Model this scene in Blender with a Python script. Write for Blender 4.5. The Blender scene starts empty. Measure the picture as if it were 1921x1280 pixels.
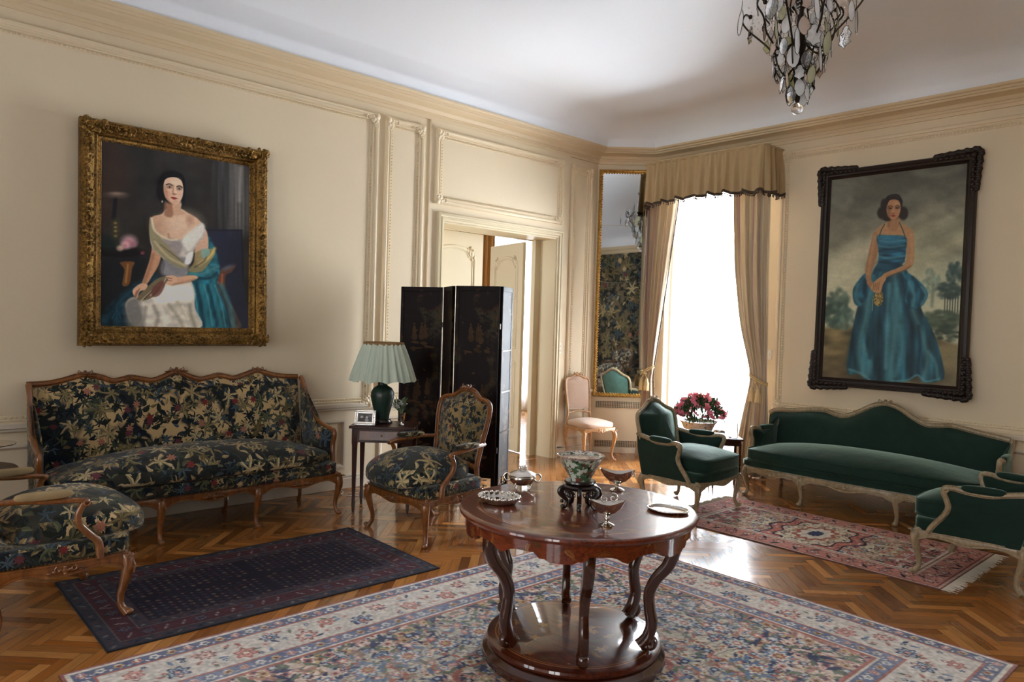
# A drawing room with portraits, tapestry sofa and armchairs, green velvet suite, marquetry table and chandelier.
import bpy, math, random
import numpy as np
PI = math.pi
SC = bpy.context.scene
COL = SC.collection
rnd = random.Random(7)

# ------------------------------------------------------------------ mesh helpers
def A(*a):
    return np.array(a, float)

def rot(v, rx=0, ry=0, rz=0):
    v = np.asarray(v, float)
    if rx:
        c, s = math.cos(rx), math.sin(rx); v = v @ np.array([[1, 0, 0], [0, c, -s], [0, s, c]]).T
    if ry:
        c, s = math.cos(ry), math.sin(ry); v = v @ np.array([[c, 0, s], [0, 1, 0], [-s, 0, c]]).T
    if rz:
        c, s = math.cos(rz), math.sin(rz); v = v @ np.array([[c, -s, 0], [s, c, 0], [0, 0, 1]]).T
    return v

class MB:
    def __init__(s):
        s.v = []; s.f = []; s.mi = []; s.n = 0
    def add(s, vf, mi=0, loc=(0, 0, 0), rx=0, ry=0, rz=0, sc=1):
        v, f = vf
        v = rot(np.asarray(v, float) * sc, rx, ry, rz) + np.asarray(loc, float)
        n = s.n
        s.v.append(v); s.f += [tuple(i + n for i in q) for q in f]
        s.mi += [mi] * len(f); s.n += len(v)
        return s
    def merge(s, o, **k):
        v = np.concatenate(o.v); return s.add((v, o.f), **k)

def link(o, parent=None):
    COL.objects.link(o)
    if parent is not None:
        o.parent = parent
    return o

def obj(name, mb, mats, parent=None, smooth=40, uvs=None, col=None, uvmap=None):
    v = np.concatenate(mb.v) if mb.v else np.zeros((0, 3))
    me = bpy.data.meshes.new(name)
    me.from_pydata(v.tolist(), [], mb.f)
    if not isinstance(mats, (list, tuple)):
        mats = [mats]
    for m in mats:
        me.materials.append(m)
    if len(mats) > 1:
        me.polygons.foreach_set('material_index', mb.mi)
    me.update()
    nl = len(me.loops)
    li = np.zeros(nl, np.int32); me.loops.foreach_get('vertex_index', li)
    if uvmap is not None:
        uv = np.asarray(uvmap)[li]
    else:
        npoly = len(me.polygons)
        nor = np.zeros(npoly * 3); me.polygons.foreach_get('normal', nor); nor = nor.reshape(-1, 3)
        tot = np.zeros(npoly, np.int32); me.polygons.foreach_get('loop_total', tot)
        ln = np.repeat(nor, tot, axis=0); p = v[li]
        ax = np.argmax(np.abs(ln) * A(1, 1, 1.0), axis=1)
        uv = np.where((ax == 0)[:, None], p[:, [1, 2]], np.where((ax == 1)[:, None], p[:, [0, 2]], p[:, [1, 0]]))
    ul = me.uv_layers.new(name='UVMap'); ul.data.foreach_set('uv', uv.astype(np.float32).ravel())
    if col is not None:
        ca = me.color_attributes.new(name='Col', type='FLOAT_COLOR', domain='POINT')
        c = np.ones((len(v), 4), np.float32); c[:, :3] = col
        ca.data.foreach_set('color', c.ravel())
    if smooth:
        me.polygons.foreach_set('use_smooth', np.ones(len(me.polygons), bool))
        if smooth < 180:
            me.set_sharp_from_angle(angle=math.radians(smooth))
    me.validate()
    o = bpy.data.objects.new(name, me)
    return link(o, parent)

def tag(o, label=None, cat=None, group=None, kind=None):
    if label: o['label'] = label
    if cat: o['category'] = cat
    if group: o['group'] = group
    if kind: o['kind'] = kind
    return o

def thing(name, label, cat, loc=(0, 0, 0), rz=0, group=None):
    o = bpy.data.objects.new(name, None); o.empty_display_size = .1
    link(o); o.location = loc; o.rotation_euler = (0, 0, rz)
    return tag(o, label, cat, group)

def struct(name, mb, m, parent=None, **k):
    o = obj(name, mb, m, parent, **k)
    if parent is None: o['kind'] = 'structure'
    return o

def copy_tree(o, parent=None):
    c = o.copy(); COL.objects.link(c); c.parent = parent
    for ch in list(o.children):
        copy_tree(ch, c)
    return c

def box(x0, x1, y0, y1, z0, z1):
    v = [(x, y, z) for z in (z0, z1) for y in (y0, y1) for x in (x0, x1)]
    return np.array(v, float), [(0, 2, 3, 1), (4, 5, 7, 6), (0, 1, 5, 4), (2, 6, 7, 3), (0, 4, 6, 2), (1, 3, 7, 5)]

def bbox(x0, x1, y0, y1, z0, z1, b=.004):
    """box with chamfered edges"""
    c = A((x0 + x1) / 2, (y0 + y1) / 2, (z0 + z1) / 2); h = A((x1 - x0) / 2, (y1 - y0) / 2, (z1 - z0) / 2)
    b = min(b, h.min() * .9)
    v = []; idx = {}
    for sx in (-1, 1):
        for sy in (-1, 1):
            for sz in (-1, 1):
                for k in range(3):
                    q = (h - b) * A(sx, sy, sz); q[k] = h[k] * (sx, sy, sz)[k]
                    idx[(sx, sy, sz, k)] = len(v); v.append(c + q)
    f = []
    S = (-1, 1)
    for s in S:
        f.append([idx[(s, a, bb, 0)] for a, bb in ((-1, -1), (1, -1), (1, 1), (-1, 1))][::(1 if s > 0 else -1)])
        f.append([idx[(a, s, bb, 1)] for a, bb in ((-1, -1), (-1, 1), (1, 1), (1, -1))][::(1 if s > 0 else -1)])
        f.append([idx[(a, bb, s, 2)] for a, bb in ((-1, -1), (1, -1), (1, 1), (-1, 1))][::(1 if s > 0 else -1)])
    for a in S:
        for c2 in S:
            f.append([idx[(-1, a, c2, 1)], idx[(1, a, c2, 1)], idx[(1, a, c2, 2)], idx[(-1, a, c2, 2)]][::(-1 if a * c2 < 0 else 1)])
            f.append([idx[(a, -1, c2, 0)], idx[(a, -1, c2, 2)], idx[(a, 1, c2, 2)], idx[(a, 1, c2, 0)]][::(-1 if a * c2 < 0 else 1)])
            f.append([idx[(a, c2, -1, 0)], idx[(a, c2, 1, 0)], idx[(a, c2, 1, 1)], idx[(a, c2, -1, 1)]][::(-1 if a * c2 < 0 else 1)])
            for d in S:
                q = [idx[(a, c2, d, 0)], idx[(a, c2, d, 1)], idx[(a, c2, d, 2)]]
                f.append(q if a * c2 * d > 0 else q[::-1])
    return np.array(v), [tuple(q) for q in f]

def circ(n=10, p=2.0):
    t = np.arange(n) * 2 * PI / n
    c, s = np.cos(t), np.sin(t)
    return np.stack([np.sign(c) * np.abs(c) ** (2 / p), np.sign(s) * np.abs(s) ** (2 / p)], 1)

def tube(path, r=1.0, sec=None, su=None, sv=None, up=(0, 0, 1), closed=False, flat=False, cap=True):
    """sweep section sec (a along up, b sideways) along path"""
    P = np.asarray(path, float); n = len(P)
    if sec is None: sec = circ(8)
    sec = np.asarray(sec, float); k = len(sec)
    r = np.broadcast_to(np.asarray(r, float), (n,))
    su = r if su is None else np.broadcast_to(np.asarray(su, float), (n,))
    sv = r if sv is None else np.broadcast_to(np.asarray(sv, float), (n,))
    if closed: T = np.roll(P, -1, 0) - np.roll(P, 1, 0)
    else: T = np.gradient(P, axis=0)
    up = np.broadcast_to(np.asarray(up, float), (n, 3))
    if flat: T = T - up * np.sum(T * up, 1)[:, None]
    T = T / np.maximum(np.linalg.norm(T, axis=1), 1e-9)[:, None]
    U = up - T * np.sum(T * up, 1)[:, None]
    ln = np.linalg.norm(U, axis=1)
    if (ln < 1e-3).any():
        alt = np.cross(T, A(.3, .5, .81)); U = np.where((ln < 1e-3)[:, None], alt, U); ln = np.linalg.norm(U, axis=1)
    U = U / ln[:, None]; Vv = np.cross(T, U)
    v = P[:, None, :] + U[:, None, :] * (sec[None, :, 0:1] * su[:, None, None]) + Vv[:, None, :] * (sec[None, :, 1:2] * sv[:, None, None])
    v = v.reshape(-1, 3); f = []
    for i in range(n if closed else n - 1):
        j = (i + 1) % n
        for a in range(k):
            b = (a + 1) % k
            f.append((i * k + a, i * k + b, j * k + b, j * k + a))
    if not closed and cap:
        f.append(tuple(range(k))[::-1]); f.append(tuple((n - 1) * k + a for a in range(k)))
    return v, f

def spline(pts, n=8, closed=False):
    P = np.asarray(pts, float); m = len(P); out = []
    for i in range(m if closed else m - 1):
        p1, p2 = P[i], P[(i + 1) % m]
        p0 = P[i - 1] if (closed or i > 0) else 2 * p1 - p2
        p3 = P[(i + 2) % m] if (closed or i + 2 < m) else 2 * p2 - p1
        for t in np.arange(n) / n:
            out.append(.5 * ((2 * p1) + (-p0 + p2) * t + (2 * p0 - 5 * p1 + 4 * p2 - p3) * t * t + (-p0 + 3 * p1 - 3 * p2 + p3) * t ** 3))
    if not closed: out.append(P[-1])
    return np.array(out)

def lathe(prof, n=24, lobes=None, arc=None):
    prof = np.asarray(prof, float); v = []; f = []
    for i, (r, z) in enumerate(prof):
        for k in range(n):
            t = 2 * PI * k / n
            rr = r * (lobes(t, i / (len(prof) - 1)) if lobes else 1)
            v.append((rr * math.cos(t), rr * math.sin(t), z))
    for i in range(len(prof) - 1):
        for k in range(n):
            b = (k + 1) % n
            f.append((i * n + k, i * n + b, (i + 1) * n + b, (i + 1) * n + k))
    if prof[0][0] > 1e-6: f.append(tuple(range(n))[::-1])
    if prof[-1][0] > 1e-6: f.append(tuple((len(prof) - 1) * n + k for k in range(n)))
    return np.array(v), f

def sphere(r=1, n=10, m=6, s=(1, 1, 1)):
    prof = [(max(1e-7, r * math.sin(PI * i / m)), -r * math.cos(PI * i / m)) for i in range(m + 1)]
    v, f = lathe(prof, n)
    return v * np.asarray(s, float), f

def rbox(n=5.0, seg=(10, 10, 6)):
    """rounded superquadric box in [-1,1]^3"""
    v = []; f = []; key = {}
    def vid(p):
        k = tuple(np.round(p, 6))
        if k not in key:
            key[k] = len(v)
            q = np.array(p); s = (np.abs(q) ** n).sum() ** (1 / n); v.append(q / s)
        return key[k]
    def lin(m):
        t = np.linspace(-1, 1, m + 1); return np.sign(t) * np.abs(t) ** .75
    for ax in range(3):
        b, c = [(1, 2), (2, 0), (0, 1)][ax]
        tb, tc = lin(seg[b]), lin(seg[c])
        for s in (-1, 1):
            for i in range(seg[b]):
                for j in range(seg[c]):
                    q = []
                    for (ii, jj) in ((i, j), (i + 1, j), (i + 1, j + 1), (i, j + 1)):
                        p = [0, 0, 0]; p[ax] = s; p[b] = tb[ii]; p[c] = tc[jj]; q.append(vid(p))
                    f.append(tuple(q if s > 0 else q[::-1]))
    return np.array(v), f

def dome(outline, H, t=.01, rings=7, p=2.6, org=(0, 0, 0), ux=(1, 0, 0), uy=(0, 1, 0), uz=(0, 0, 1), centre=None):
    """upholstered panel: outline (2D, ccw) bulging H along uz, closed behind at -t"""
    o = np.asarray(outline, float); n = len(o)
    c = o.mean(0) if centre is None else np.asarray(centre, float)
    V = []; f = []
    for z0 in (-t, 0.0):
        V.append(np.concatenate([o, np.full((n, 1), z0)], 1))
    ss = 1 - (np.arange(1, rings) / rings) ** 1.3
    for s in ss:
        q = c + (o - c) * s
        V.append(np.concatenate([q, np.full((n, 1), H * (1 - s ** p))], 1))
    V.append(np.array([[c[0], c[1], H]])); V.append(np.array([[c[0], c[1], -t]]))
    v = np.concatenate(V)
    L = len(ss) + 2
    for i in range(L - 1):
        for k in range(n):
            b = (k + 1) % n; f.append((i * n + k, i * n + b, (i + 1) * n + b, (i + 1) * n + k))
    for k in range(n):
        b = (k + 1) % n
        f.append(((L - 1) * n + k, (L - 1) * n + b, L * n)); f.append((b, k, L * n + 1))
    M = np.array([ux, uy, uz], float)
    return v @ M + np.asarray(org, float), f

def mitre(org, ux, uy, un, w, h, prof, sides=4):
    """frame moulding round a w x h rectangle; prof = [(inset, out)...] closed"""
    org, ux, uy, un = map(lambda a: np.asarray(a, float), (org, ux, uy, un))
    prof = np.asarray(prof, float); k = len(prof); v = []; f = []
    cs = [(0, 0, 1, 1), (w, 0, -1, 1), (w, h, -1, -1), (0, h, 1, -1)]
    for cx_, cy_, sx, sy in cs:
        for a, b in prof:
            v.append(org + ux * (cx_ + sx * a) + uy * (cy_ + sy * a) + un * b)
    for i in range(4):
        if sides == 3 and i == 0: continue
        j = (i + 1) % 4
        for a in range(k):
            b = (a + 1) % k; f.append((i * k + a, j * k + a, j * k + b, i * k + b))
    return np.array(v), f

def beads(p0, p1, step, r):
    p0, p1 = np.asarray(p0, float), np.asarray(p1, float); L = np.linalg.norm(p1 - p0); n = max(1, int(L / step))
    mb = MB(); sp = (np.array([(0, 0, -1), (1, 0, 0), (0, 1, 0), (-1, 0, 0), (0, -1, 0), (0, 0, 1.)]), [(0, 2, 1), (0, 3, 2), (0, 4, 3), (0, 1, 4), (1, 2, 5), (2, 3, 5), (3, 4, 5), (4, 1, 5)])
    for i in range(n): mb.add(sp, loc=p0 + (p1 - p0) * (i + .5) / n, sc=r)
    return np.concatenate(mb.v), mb.f

def scroll(r, turns=1.25, th=.006, n=18, flip=1, grow=0):
    t = np.linspace(0, 1, n); a = t * turns * 2 * PI; rr = r * (.18 + .82 * t)
    P = np.stack([np.cos(a) * rr * flip, np.sin(a) * rr, np.zeros(n)], 1)
    return tube(P, th * (.6 + .6 * t), circ(6), up=(0, 0, 1))

def leaf(L, W, bend=.2, n=6, cup=.15):
    """a curved leaf with thickness along +x"""
    v = []; f = []
    for i in range(n + 1):
        t = i / n; w = W * math.sin(PI * min(1, t * .92 + .06)) ** .8 * .5
        x = L * t; z = bend * L * t * t
        for s in (-1, 0, 1): v.append((x, s * w, z + abs(s) * cup * w))
    for i in range(n):
        for k in range(2):
            a = i * 3 + k; f.append((a, a + 3, a + 4, a + 1))
    m = len(v); v += [(x, y, z - .0008) for x, y, z in v]
    f += [tuple(q + m for q in r[::-1]) for r in f]
    return np.array(v), f
# ------------------------------------------------------------------ materials
def s2l(c):
    c = np.asarray(c, float); return np.where(c <= .04045, c / 12.92, ((c + .055) / 1.055) ** 2.4)
def rgb(r, g, b):
    return tuple(float(x) for x in s2l(A(r, g, b) / 255.)) + (1.0,)

class NT:
    def __init__(s, name):
        s.m = bpy.data.materials.new(name); s.m.use_nodes = True; s.t = s.m.node_tree
        s.b = s.t.nodes['Principled BSDF']; s.out = s.t.nodes['Material Output']
    def n(s, ty, ins=None, **props):
        d = s.t.nodes.new('ShaderNode' + ty)
        for k, v in props.items(): setattr(d, k, v)
        for k, v in (ins or {}).items():
            s.set(d.inputs[k], v)
        return d
    def set(s, sock, v):
        if isinstance(v, bpy.types.NodeSocket): s.t.links.new(v, sock)
        elif isinstance(v, bpy.types.Node): s.t.links.new(v.outputs[0], sock)
        else: sock.default_value = v
    def math(s, op, a, b=None, c=None, clamp=False):
        d = s.n('Math', operation=op); d.use_clamp = clamp
        for i, q in enumerate((a, b, c)):
            if q is not None: s.set(d.inputs[i], q)
        return d.outputs[0]
    def vm(s, op, a, b=None):
        d = s.n('VectorMath', operation=op); s.set(d.inputs[0], a)
        if b is not None: s.set(d.inputs[1], b)
        return d.outputs[0]
    def mix(s, f, a, b, mode='MIX'):
        d = s.n('Mix', data_type='RGBA', blend_type=mode); s.set(d.inputs[0], f); s.set(d.inputs[6], a); s.set(d.inputs[7], b); return d.outputs[2]
    def ramp(s, f, stops, interp='LINEAR'):
        d = s.n('ValToRGB'); s.set(d.inputs[0], f); r = d.color_ramp; r.interpolation = interp
        while len(r.elements) < len(stops): r.elements.new(.5)
        for e, (p, c) in zip(r.elements, stops): e.position = p; e.color = c
        return d.outputs[0]
    def uv(s): return s.n('UVMap', uv_map='UVMap').outputs[0]
    def oc(s): return s.n('TexCoord').outputs['Object']
    def noise(s, vec, scale=5, detail=3, rough=.5, dim='3D', out=0, dist=0):
        d = s.n('TexNoise', {'Scale': scale, 'Detail': detail, 'Roughness': rough, 'Distortion': dist}, noise_dimensions=dim); s.set(d.inputs['Vector'], vec); return d.outputs[out]
    def bump(s, h, strength=.2, dist=.01):
        d = s.n('Bump', {'Strength': strength, 'Distance': dist}); s.set(d.inputs['Height'], h); s.set(s.b.inputs['Normal'], d.outputs[0])
    def P(s, **k):
        al = {'base': 'Base Color', 'rough': 'Roughness', 'metal': 'Metallic', 'spec': 'Specular IOR Level', 'coat': 'Coat Weight', 'coatr': 'Coat Roughness', 'sheen': 'Sheen Weight', 'sheenr': 'Sheen Roughness', 'sheent': 'Sheen Tint', 'trans': 'Transmission Weight', 'ior': 'IOR', 'alpha': 'Alpha', 'sss': 'Subsurface Weight', 'emis': 'Emission Color', 'emis_s': 'Emission Strength'}
        for a, v in k.items(): s.set(s.b.inputs[al[a]], v)
        return s

def simple(name, c, rough=.5, bump=0, bscale=40, var=.0, vscale=3, **k):
    t = NT(name); c = rgb(*c)
    base = c
    if var:
        nz = t.noise(t.oc(), vscale, 4, .6)
        base = t.mix(t.math('MULTIPLY', nz, 1.0), tuple(x * (1 - var) for x in c[:3]) + (1,), tuple(min(1, x * (1 + var)) for x in c[:3]) + (1,))
    t.P(base=base, rough=rough, **k)
    if bump: t.bump(t.noise(t.oc(), bscale, 4, .6), bump, .004)
    return t.m

def woodmat(name, c1, c2, rough=.35, coat=.2, scale=(1, 1, 1), fine=30, spec=.5, carve=0):
    t = NT(name)
    v = t.vm('MULTIPLY', t.oc(), scale)
    a = t.noise(v, 6, 4, .6, dist=1.2); b = t.noise(v, fine, 3, .6)
    f = t.math('ADD', t.math('MULTIPLY', a, .7), t.math('MULTIPLY', b, .3))
    col = t.ramp(f, [(.3, rgb(*c1)), (.7, rgb(*c2))])
    t.P(base=col, rough=rough, coat=coat, coatr=.12, spec=spec)
    h = t.noise(t.oc(), 26, 3, .5)
    t.bump(h, .12 + carve, .006)
    return t.m

def rug_mat(name):
    t = NT(name); c = t.n('VertexColor', layer_name='Col').outputs[0]
    nz = t.noise(t.oc(), 160, 2, .7)
    c = t.mix(.55, c, t.mix(nz, (.25, .25, .25, 1), (1.0, 1.0, 1.0, 1)), 'MULTIPLY')
    t.P(base=t.mix(1.0, c, (1.4, 1.4, 1.4, 1), 'MULTIPLY'), rough=.95, spec=.05, sheen=.03, sheenr=.5)
    t.bump(t.noise(t.oc(), 260, 2, .7), .7, .004)
    return t.m

def paint_mat(name, rough=.35):
    t = NT(name); c = t.n('VertexColor', layer_name='Col').outputs[0]
    t.P(base=c, rough=rough, spec=.35)
    t.bump(t.noise(t.oc(), 320, 2, .6), .15, .001)
    return t.m

# verdure tapestry: layered leaves drawn in weave
def leaf_layer(t, vec, scale, seed, a, b, cols, base, thr=1.0, warp=.12, angle_bias=None):
    v = t.vm('ADD', t.vm('MULTIPLY', vec, (scale, scale, 0)), (seed, seed * 1.7, 0))
    nz = t.noise(v, 1.6, 2, .5, dim='2D', out=1)
    v = t.vm('ADD', v, t.vm('MULTIPLY', t.vm('SUBTRACT', nz, (.5, .5, 0)), (warp * 2, warp * 2, 0)))
    vo = t.n('TexVoronoi', {'Scale': 1.0, 'Randomness': .95}, voronoi_dimensions='2D', feature='F1'); t.set(vo.inputs['Vector'], v)
    d = t.vm('SUBTRACT', v, vo.outputs['Position'])
    sc = t.n('SeparateColor', {0: vo.outputs['Color']})
    r = t.n('VectorRotate', rotation_type='Z_AXIS'); t.set(r.inputs['Vector'], d); t.set(r.inputs['Angle'], t.math('MULTIPLY', sc.outputs[0], 6.283))
    xy = t.n('SeparateXYZ', {0: r.outputs[0]})
    x, y = xy.outputs[0], xy.outputs[1]
    y = t.math('ADD', y, t.math('MULTIPLY', t.math('MULTIPLY', x, x), .5))
    scal = t.math('MULTIPLY', t.math('SINE', t.math('MULTIPLY', x, 34.0)), .022)
    w = t.math('MULTIPLY', t.math('SUBTRACT', 1.0, t.math('POWER', t.math('ABSOLUTE', t.math('DIVIDE', x, a)), 2.0)), b)
    ay = t.math('ABSOLUTE', y)
    m = t.math('SUBTRACT', t.math('ADD', w, scal), ay)
    mask = t.math('MULTIPLY', m, 60.0, clamp=True)
    if thr < 1: mask = t.math('MULTIPLY', mask, t.math('LESS_THAN', sc.outputs[2], thr))
    n = len(cols)
    col = t.ramp(sc.outputs[1], [(i / n, rgb(*c)) for i, c in enumerate(cols)], 'CONSTANT')
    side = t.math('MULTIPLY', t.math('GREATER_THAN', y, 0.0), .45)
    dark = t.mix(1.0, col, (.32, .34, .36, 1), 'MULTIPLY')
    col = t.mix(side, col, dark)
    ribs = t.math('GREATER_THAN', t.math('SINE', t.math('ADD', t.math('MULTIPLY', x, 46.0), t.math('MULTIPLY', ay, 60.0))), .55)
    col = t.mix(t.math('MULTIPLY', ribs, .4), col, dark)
    edge = t.math('LESS_THAN', m, .022)
    vein = t.math('LESS_THAN', ay, .012)
    col = t.mix(t.math('MULTIPLY', t.math('MAXIMUM', edge, vein), .8), col, rgb(14, 18, 22))
    return t.mix(mask, base, col), mask

def flower_layer(t, vec, scale, seed, R, cols, base, thr=.3, petals=5):
    v = t.vm('ADD', t.vm('MULTIPLY', vec, (scale, scale, 0)), (seed, seed * 2.3, 0))
    vo = t.n('TexVoronoi', {'Scale': 1.0, 'Randomness': .9}, voronoi_dimensions='2D', feature='F1'); t.set(vo.inputs['Vector'], v)
    d = t.vm('SUBTRACT', v, vo.outputs['Position']); sc = t.n('SeparateColor', {0: vo.outputs['Color']})
    xy = t.n('SeparateXYZ', {0: d}); th = t.math('ARCTAN2', xy.outputs[1], xy.outputs[0])
    ln = t.n('VectorMath', {0: d}, operation='LENGTH').outputs[1]
    ph = t.math('COSINE', t.math('ADD', t.math('MULTIPLY', th, float(petals)), t.math('MULTIPLY', sc.outputs[0], 6.28)))
    rr = t.math('MULTIPLY', t.math('ADD', .78, t.math('MULTIPLY', ph, .22)), R)
    m = t.math('MULTIPLY', t.math('SUBTRACT', rr, ln), 50.0, clamp=True)
    m = t.math('MULTIPLY', m, t.math('LESS_THAN', sc.outputs[2], thr))
    n = len(cols); col = t.ramp(sc.outputs[1], [(i / n, rgb(*c)) for i, c in enumerate(cols)], 'CONSTANT')
    ring = t.math('GREATER_THAN', t.math('SINE', t.math('MULTIPLY', t.math('DIVIDE', ln, rr), 15.0)), .4)
    col = t.mix(t.math('MULTIPLY', ring, .5), col, t.mix(1.0, col, (.3, .22, .25, 1), 'MULTIPLY'))
    return t.mix(m, base, col)

def cluster_layer(t, vec, scale, seed, R, cols, base, thr=.8, lobes=6):
    """palmate sprays of leaves, half of every leaf in shade colour, as woven"""
    v = t.vm('ADD', t.vm('MULTIPLY', vec, (scale, scale, 0)), (seed, seed * 1.3, 0))
    nz = t.noise(v, 2.2, 2, .5, dim='2D', out=1)
    v = t.vm('ADD', v, t.vm('MULTIPLY', t.vm('SUBTRACT', nz, (.5, .5, 0)), (.30, .30, 0)))
    vo = t.n('TexVoronoi', {'Scale': 1.0, 'Randomness': .85}, voronoi_dimensions='2D', feature='F1'); t.set(vo.inputs['Vector'], v)
    d = t.vm('SUBTRACT', v, vo.outputs['Position']); sc = t.n('SeparateColor', {0: vo.outputs['Color']})
    xy = t.n('SeparateXYZ', {0: d}); th = t.math('ARCTAN2', xy.outputs[1], xy.outputs[0]); ln = t.n('VectorMath', {0: d}, operation='LENGTH').outputs[1]
    ph = t.math('ADD', t.math('MULTIPLY', th, lobes / 2.0), t.math('MULTIPLY', sc.outputs[0], 6.28))
    ca = t.math('ABSOLUTE', t.math('COSINE', ph)); sn = t.math('SINE', t.math('MULTIPLY', ph, 2.0))
    q = t.math('DIVIDE', ln, R)
    w = t.math('MULTIPLY', t.math('SUBTRACT', 1.0, t.math('POWER', q, 2.2)), t.math('ADD', .30, t.math('MULTIPLY', q, .55)))
    sa = t.math('SQRT', t.math('SUBTRACT', 1.0, t.math('MULTIPLY', ca, ca)))
    m = t.math('SUBTRACT', t.math('MULTIPLY', w, 1.05), t.math('MULTIPLY', sa, t.math('ADD', q, .12)))
    mask = t.math('MULTIPLY', t.math('MULTIPLY', m, 16.0, clamp=True), t.math('LESS_THAN', sc.outputs[2], thr))
    n = len(cols); col = t.ramp(sc.outputs[1], [(i / n, rgb(*c)) for i, c in enumerate(cols)], 'CONSTANT')
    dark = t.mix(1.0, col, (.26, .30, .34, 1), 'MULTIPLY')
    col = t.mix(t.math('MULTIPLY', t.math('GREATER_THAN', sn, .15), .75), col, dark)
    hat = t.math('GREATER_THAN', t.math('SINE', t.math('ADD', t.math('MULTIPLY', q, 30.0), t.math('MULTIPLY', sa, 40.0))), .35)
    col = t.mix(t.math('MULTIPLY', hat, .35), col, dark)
    col = t.mix(t.math('MULTIPLY', t.math('LESS_THAN', m, .07), .85), col, rgb(16, 19, 22))
    return t.mix(mask, base, col)

def tapestry(name, ground=(20, 26, 34), ground2=(34, 44, 40), gmix=.5, big=6.5, lights=1.0, flowers=.25, sky=None, seed=0.0, gain=1.0):
    t = NT(name); uv = t.uv()
    g = t.noise(uv, 3.2, 3, .5, dim='2D')
    base = t.ramp(g, [(.35, rgb(*ground)), (.6, rgb(*ground2))])
    if sky:
        g2 = t.noise(t.vm('ADD', uv, (seed + 3, 1, 0)), 2.6, 3, .6, dim='2D')
        base = t.mix(t.ramp(g2, [(.44, (0, 0, 0, 1)), (.50, (1, 1, 1, 1))]), base, rgb(*sky))
    dk = [(24, 30, 38), (38, 44, 42), (34, 38, 32), (48, 56, 56)]
    lt = [(158, 136, 96), (128, 114, 78), (88, 90, 66), (66, 78, 84), (178, 158, 118), (108, 92, 60)]
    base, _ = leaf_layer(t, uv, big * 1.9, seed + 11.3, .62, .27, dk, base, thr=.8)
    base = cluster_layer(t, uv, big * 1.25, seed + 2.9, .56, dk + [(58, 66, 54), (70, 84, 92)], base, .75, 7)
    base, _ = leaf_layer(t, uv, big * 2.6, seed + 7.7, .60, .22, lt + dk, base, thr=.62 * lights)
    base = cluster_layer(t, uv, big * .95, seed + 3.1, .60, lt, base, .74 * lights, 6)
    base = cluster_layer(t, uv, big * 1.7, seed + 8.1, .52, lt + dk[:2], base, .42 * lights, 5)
    base = flower_layer(t, uv, big * 1.5, seed + 5.2, .34, [(112, 44, 42), (150, 100, 80), (172, 148, 108), (96, 50, 56)], base, thr=flowers * .55, petals=7)
    wv = t.noise(t.vm('MULTIPLY', uv, (900, 260, 1)), 1.0, 1, .5, dim='2D')
    base = t.mix(.5, base, t.mix(wv, (.45, .45, .45, 1), (1.25, 1.25, 1.25, 1)), 'MULTIPLY')
    if gain != 1.0: base = t.mix(1.0, base, (gain, gain, gain, 1), 'MULTIPLY')
    t.P(base=base, rough=.9, spec=.15, sheen=.2, sheenr=.4)
    t.bump(wv, .5, .003)
    return t.m

def velvet(name, c, sheen=.9, tint=(.35, .62, .55, 1)):
    t = NT(name); nz = t.noise(t.oc(), 7, 4, .6)
    cc = rgb(*c)
    base = t.mix(nz, tuple(x * .6 for x in cc[:3]) + (1,), tuple(x * 1.5 for x in cc[:3]) + (1,))
    t.P(base=base, rough=.75, spec=.2, sheen=sheen, sheenr=.35, sheent=tint)
    t.bump(t.noise(t.oc(), 9, 3, .5), .25, .02)
    return t.m

def marquetry(name, rings, leafzone, ground=((58, 18, 8), (124, 52, 22)), dens=.8, cyl=False):
    """polished rosewood with inlaid rings and foliage, around the object's z axis"""
    t = NT(name); oc = t.oc()
    xy = t.vm('MULTIPLY', oc, (1, 1, 0)); r = t.n('VectorMath', {0: xy}, operation='LENGTH').outputs[1]
    v = t.vm('MULTIPLY', oc, (2.0, 14, 14)); f = t.noise(v, 2.6, 5, .65, dist=1.5)
    base = t.ramp(f, [(.3, rgb(*ground[0])), (.72, rgb(*ground[1]))])
    if cyl:
        s3 = t.n('SeparateXYZ', {0: oc}); cv = t.n('CombineXYZ', {0: t.math('MULTIPLY', t.math('ARCTAN2', s3.outputs[1], s3.outputs[0]), .54), 1: s3.outputs[2]}); oc = cv.outputs[0]
    c, m = leaf_layer(t, oc, 13.0, 4.4, .6, .17, [(150, 92, 38), (120, 66, 26), (84, 66, 30), (168, 120, 60)], base, thr=dens, warp=.2)
    c = flower_layer(t, oc, 8.0, 2.0, .24, [(160, 110, 54), (140, 84, 34)], c, thr=.5)
    zone = t.math('MULTIPLY', t.math('GREATER_THAN', r, leafzone[0]), t.math('LESS_THAN', r, leafzone[1]))
    base = t.mix(t.math('MULTIPLY', zone, .75), base, c)
    for rr, w in rings:
        k = t.math('LESS_THAN', t.math('ABSOLUTE', t.math('SUBTRACT', r, rr)), w)
        base = t.mix(k, base, rgb(150, 92, 42))
    t.P(base=base, rough=.35, coat=.85, coatr=.03, spec=.15)
    return t.m

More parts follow.
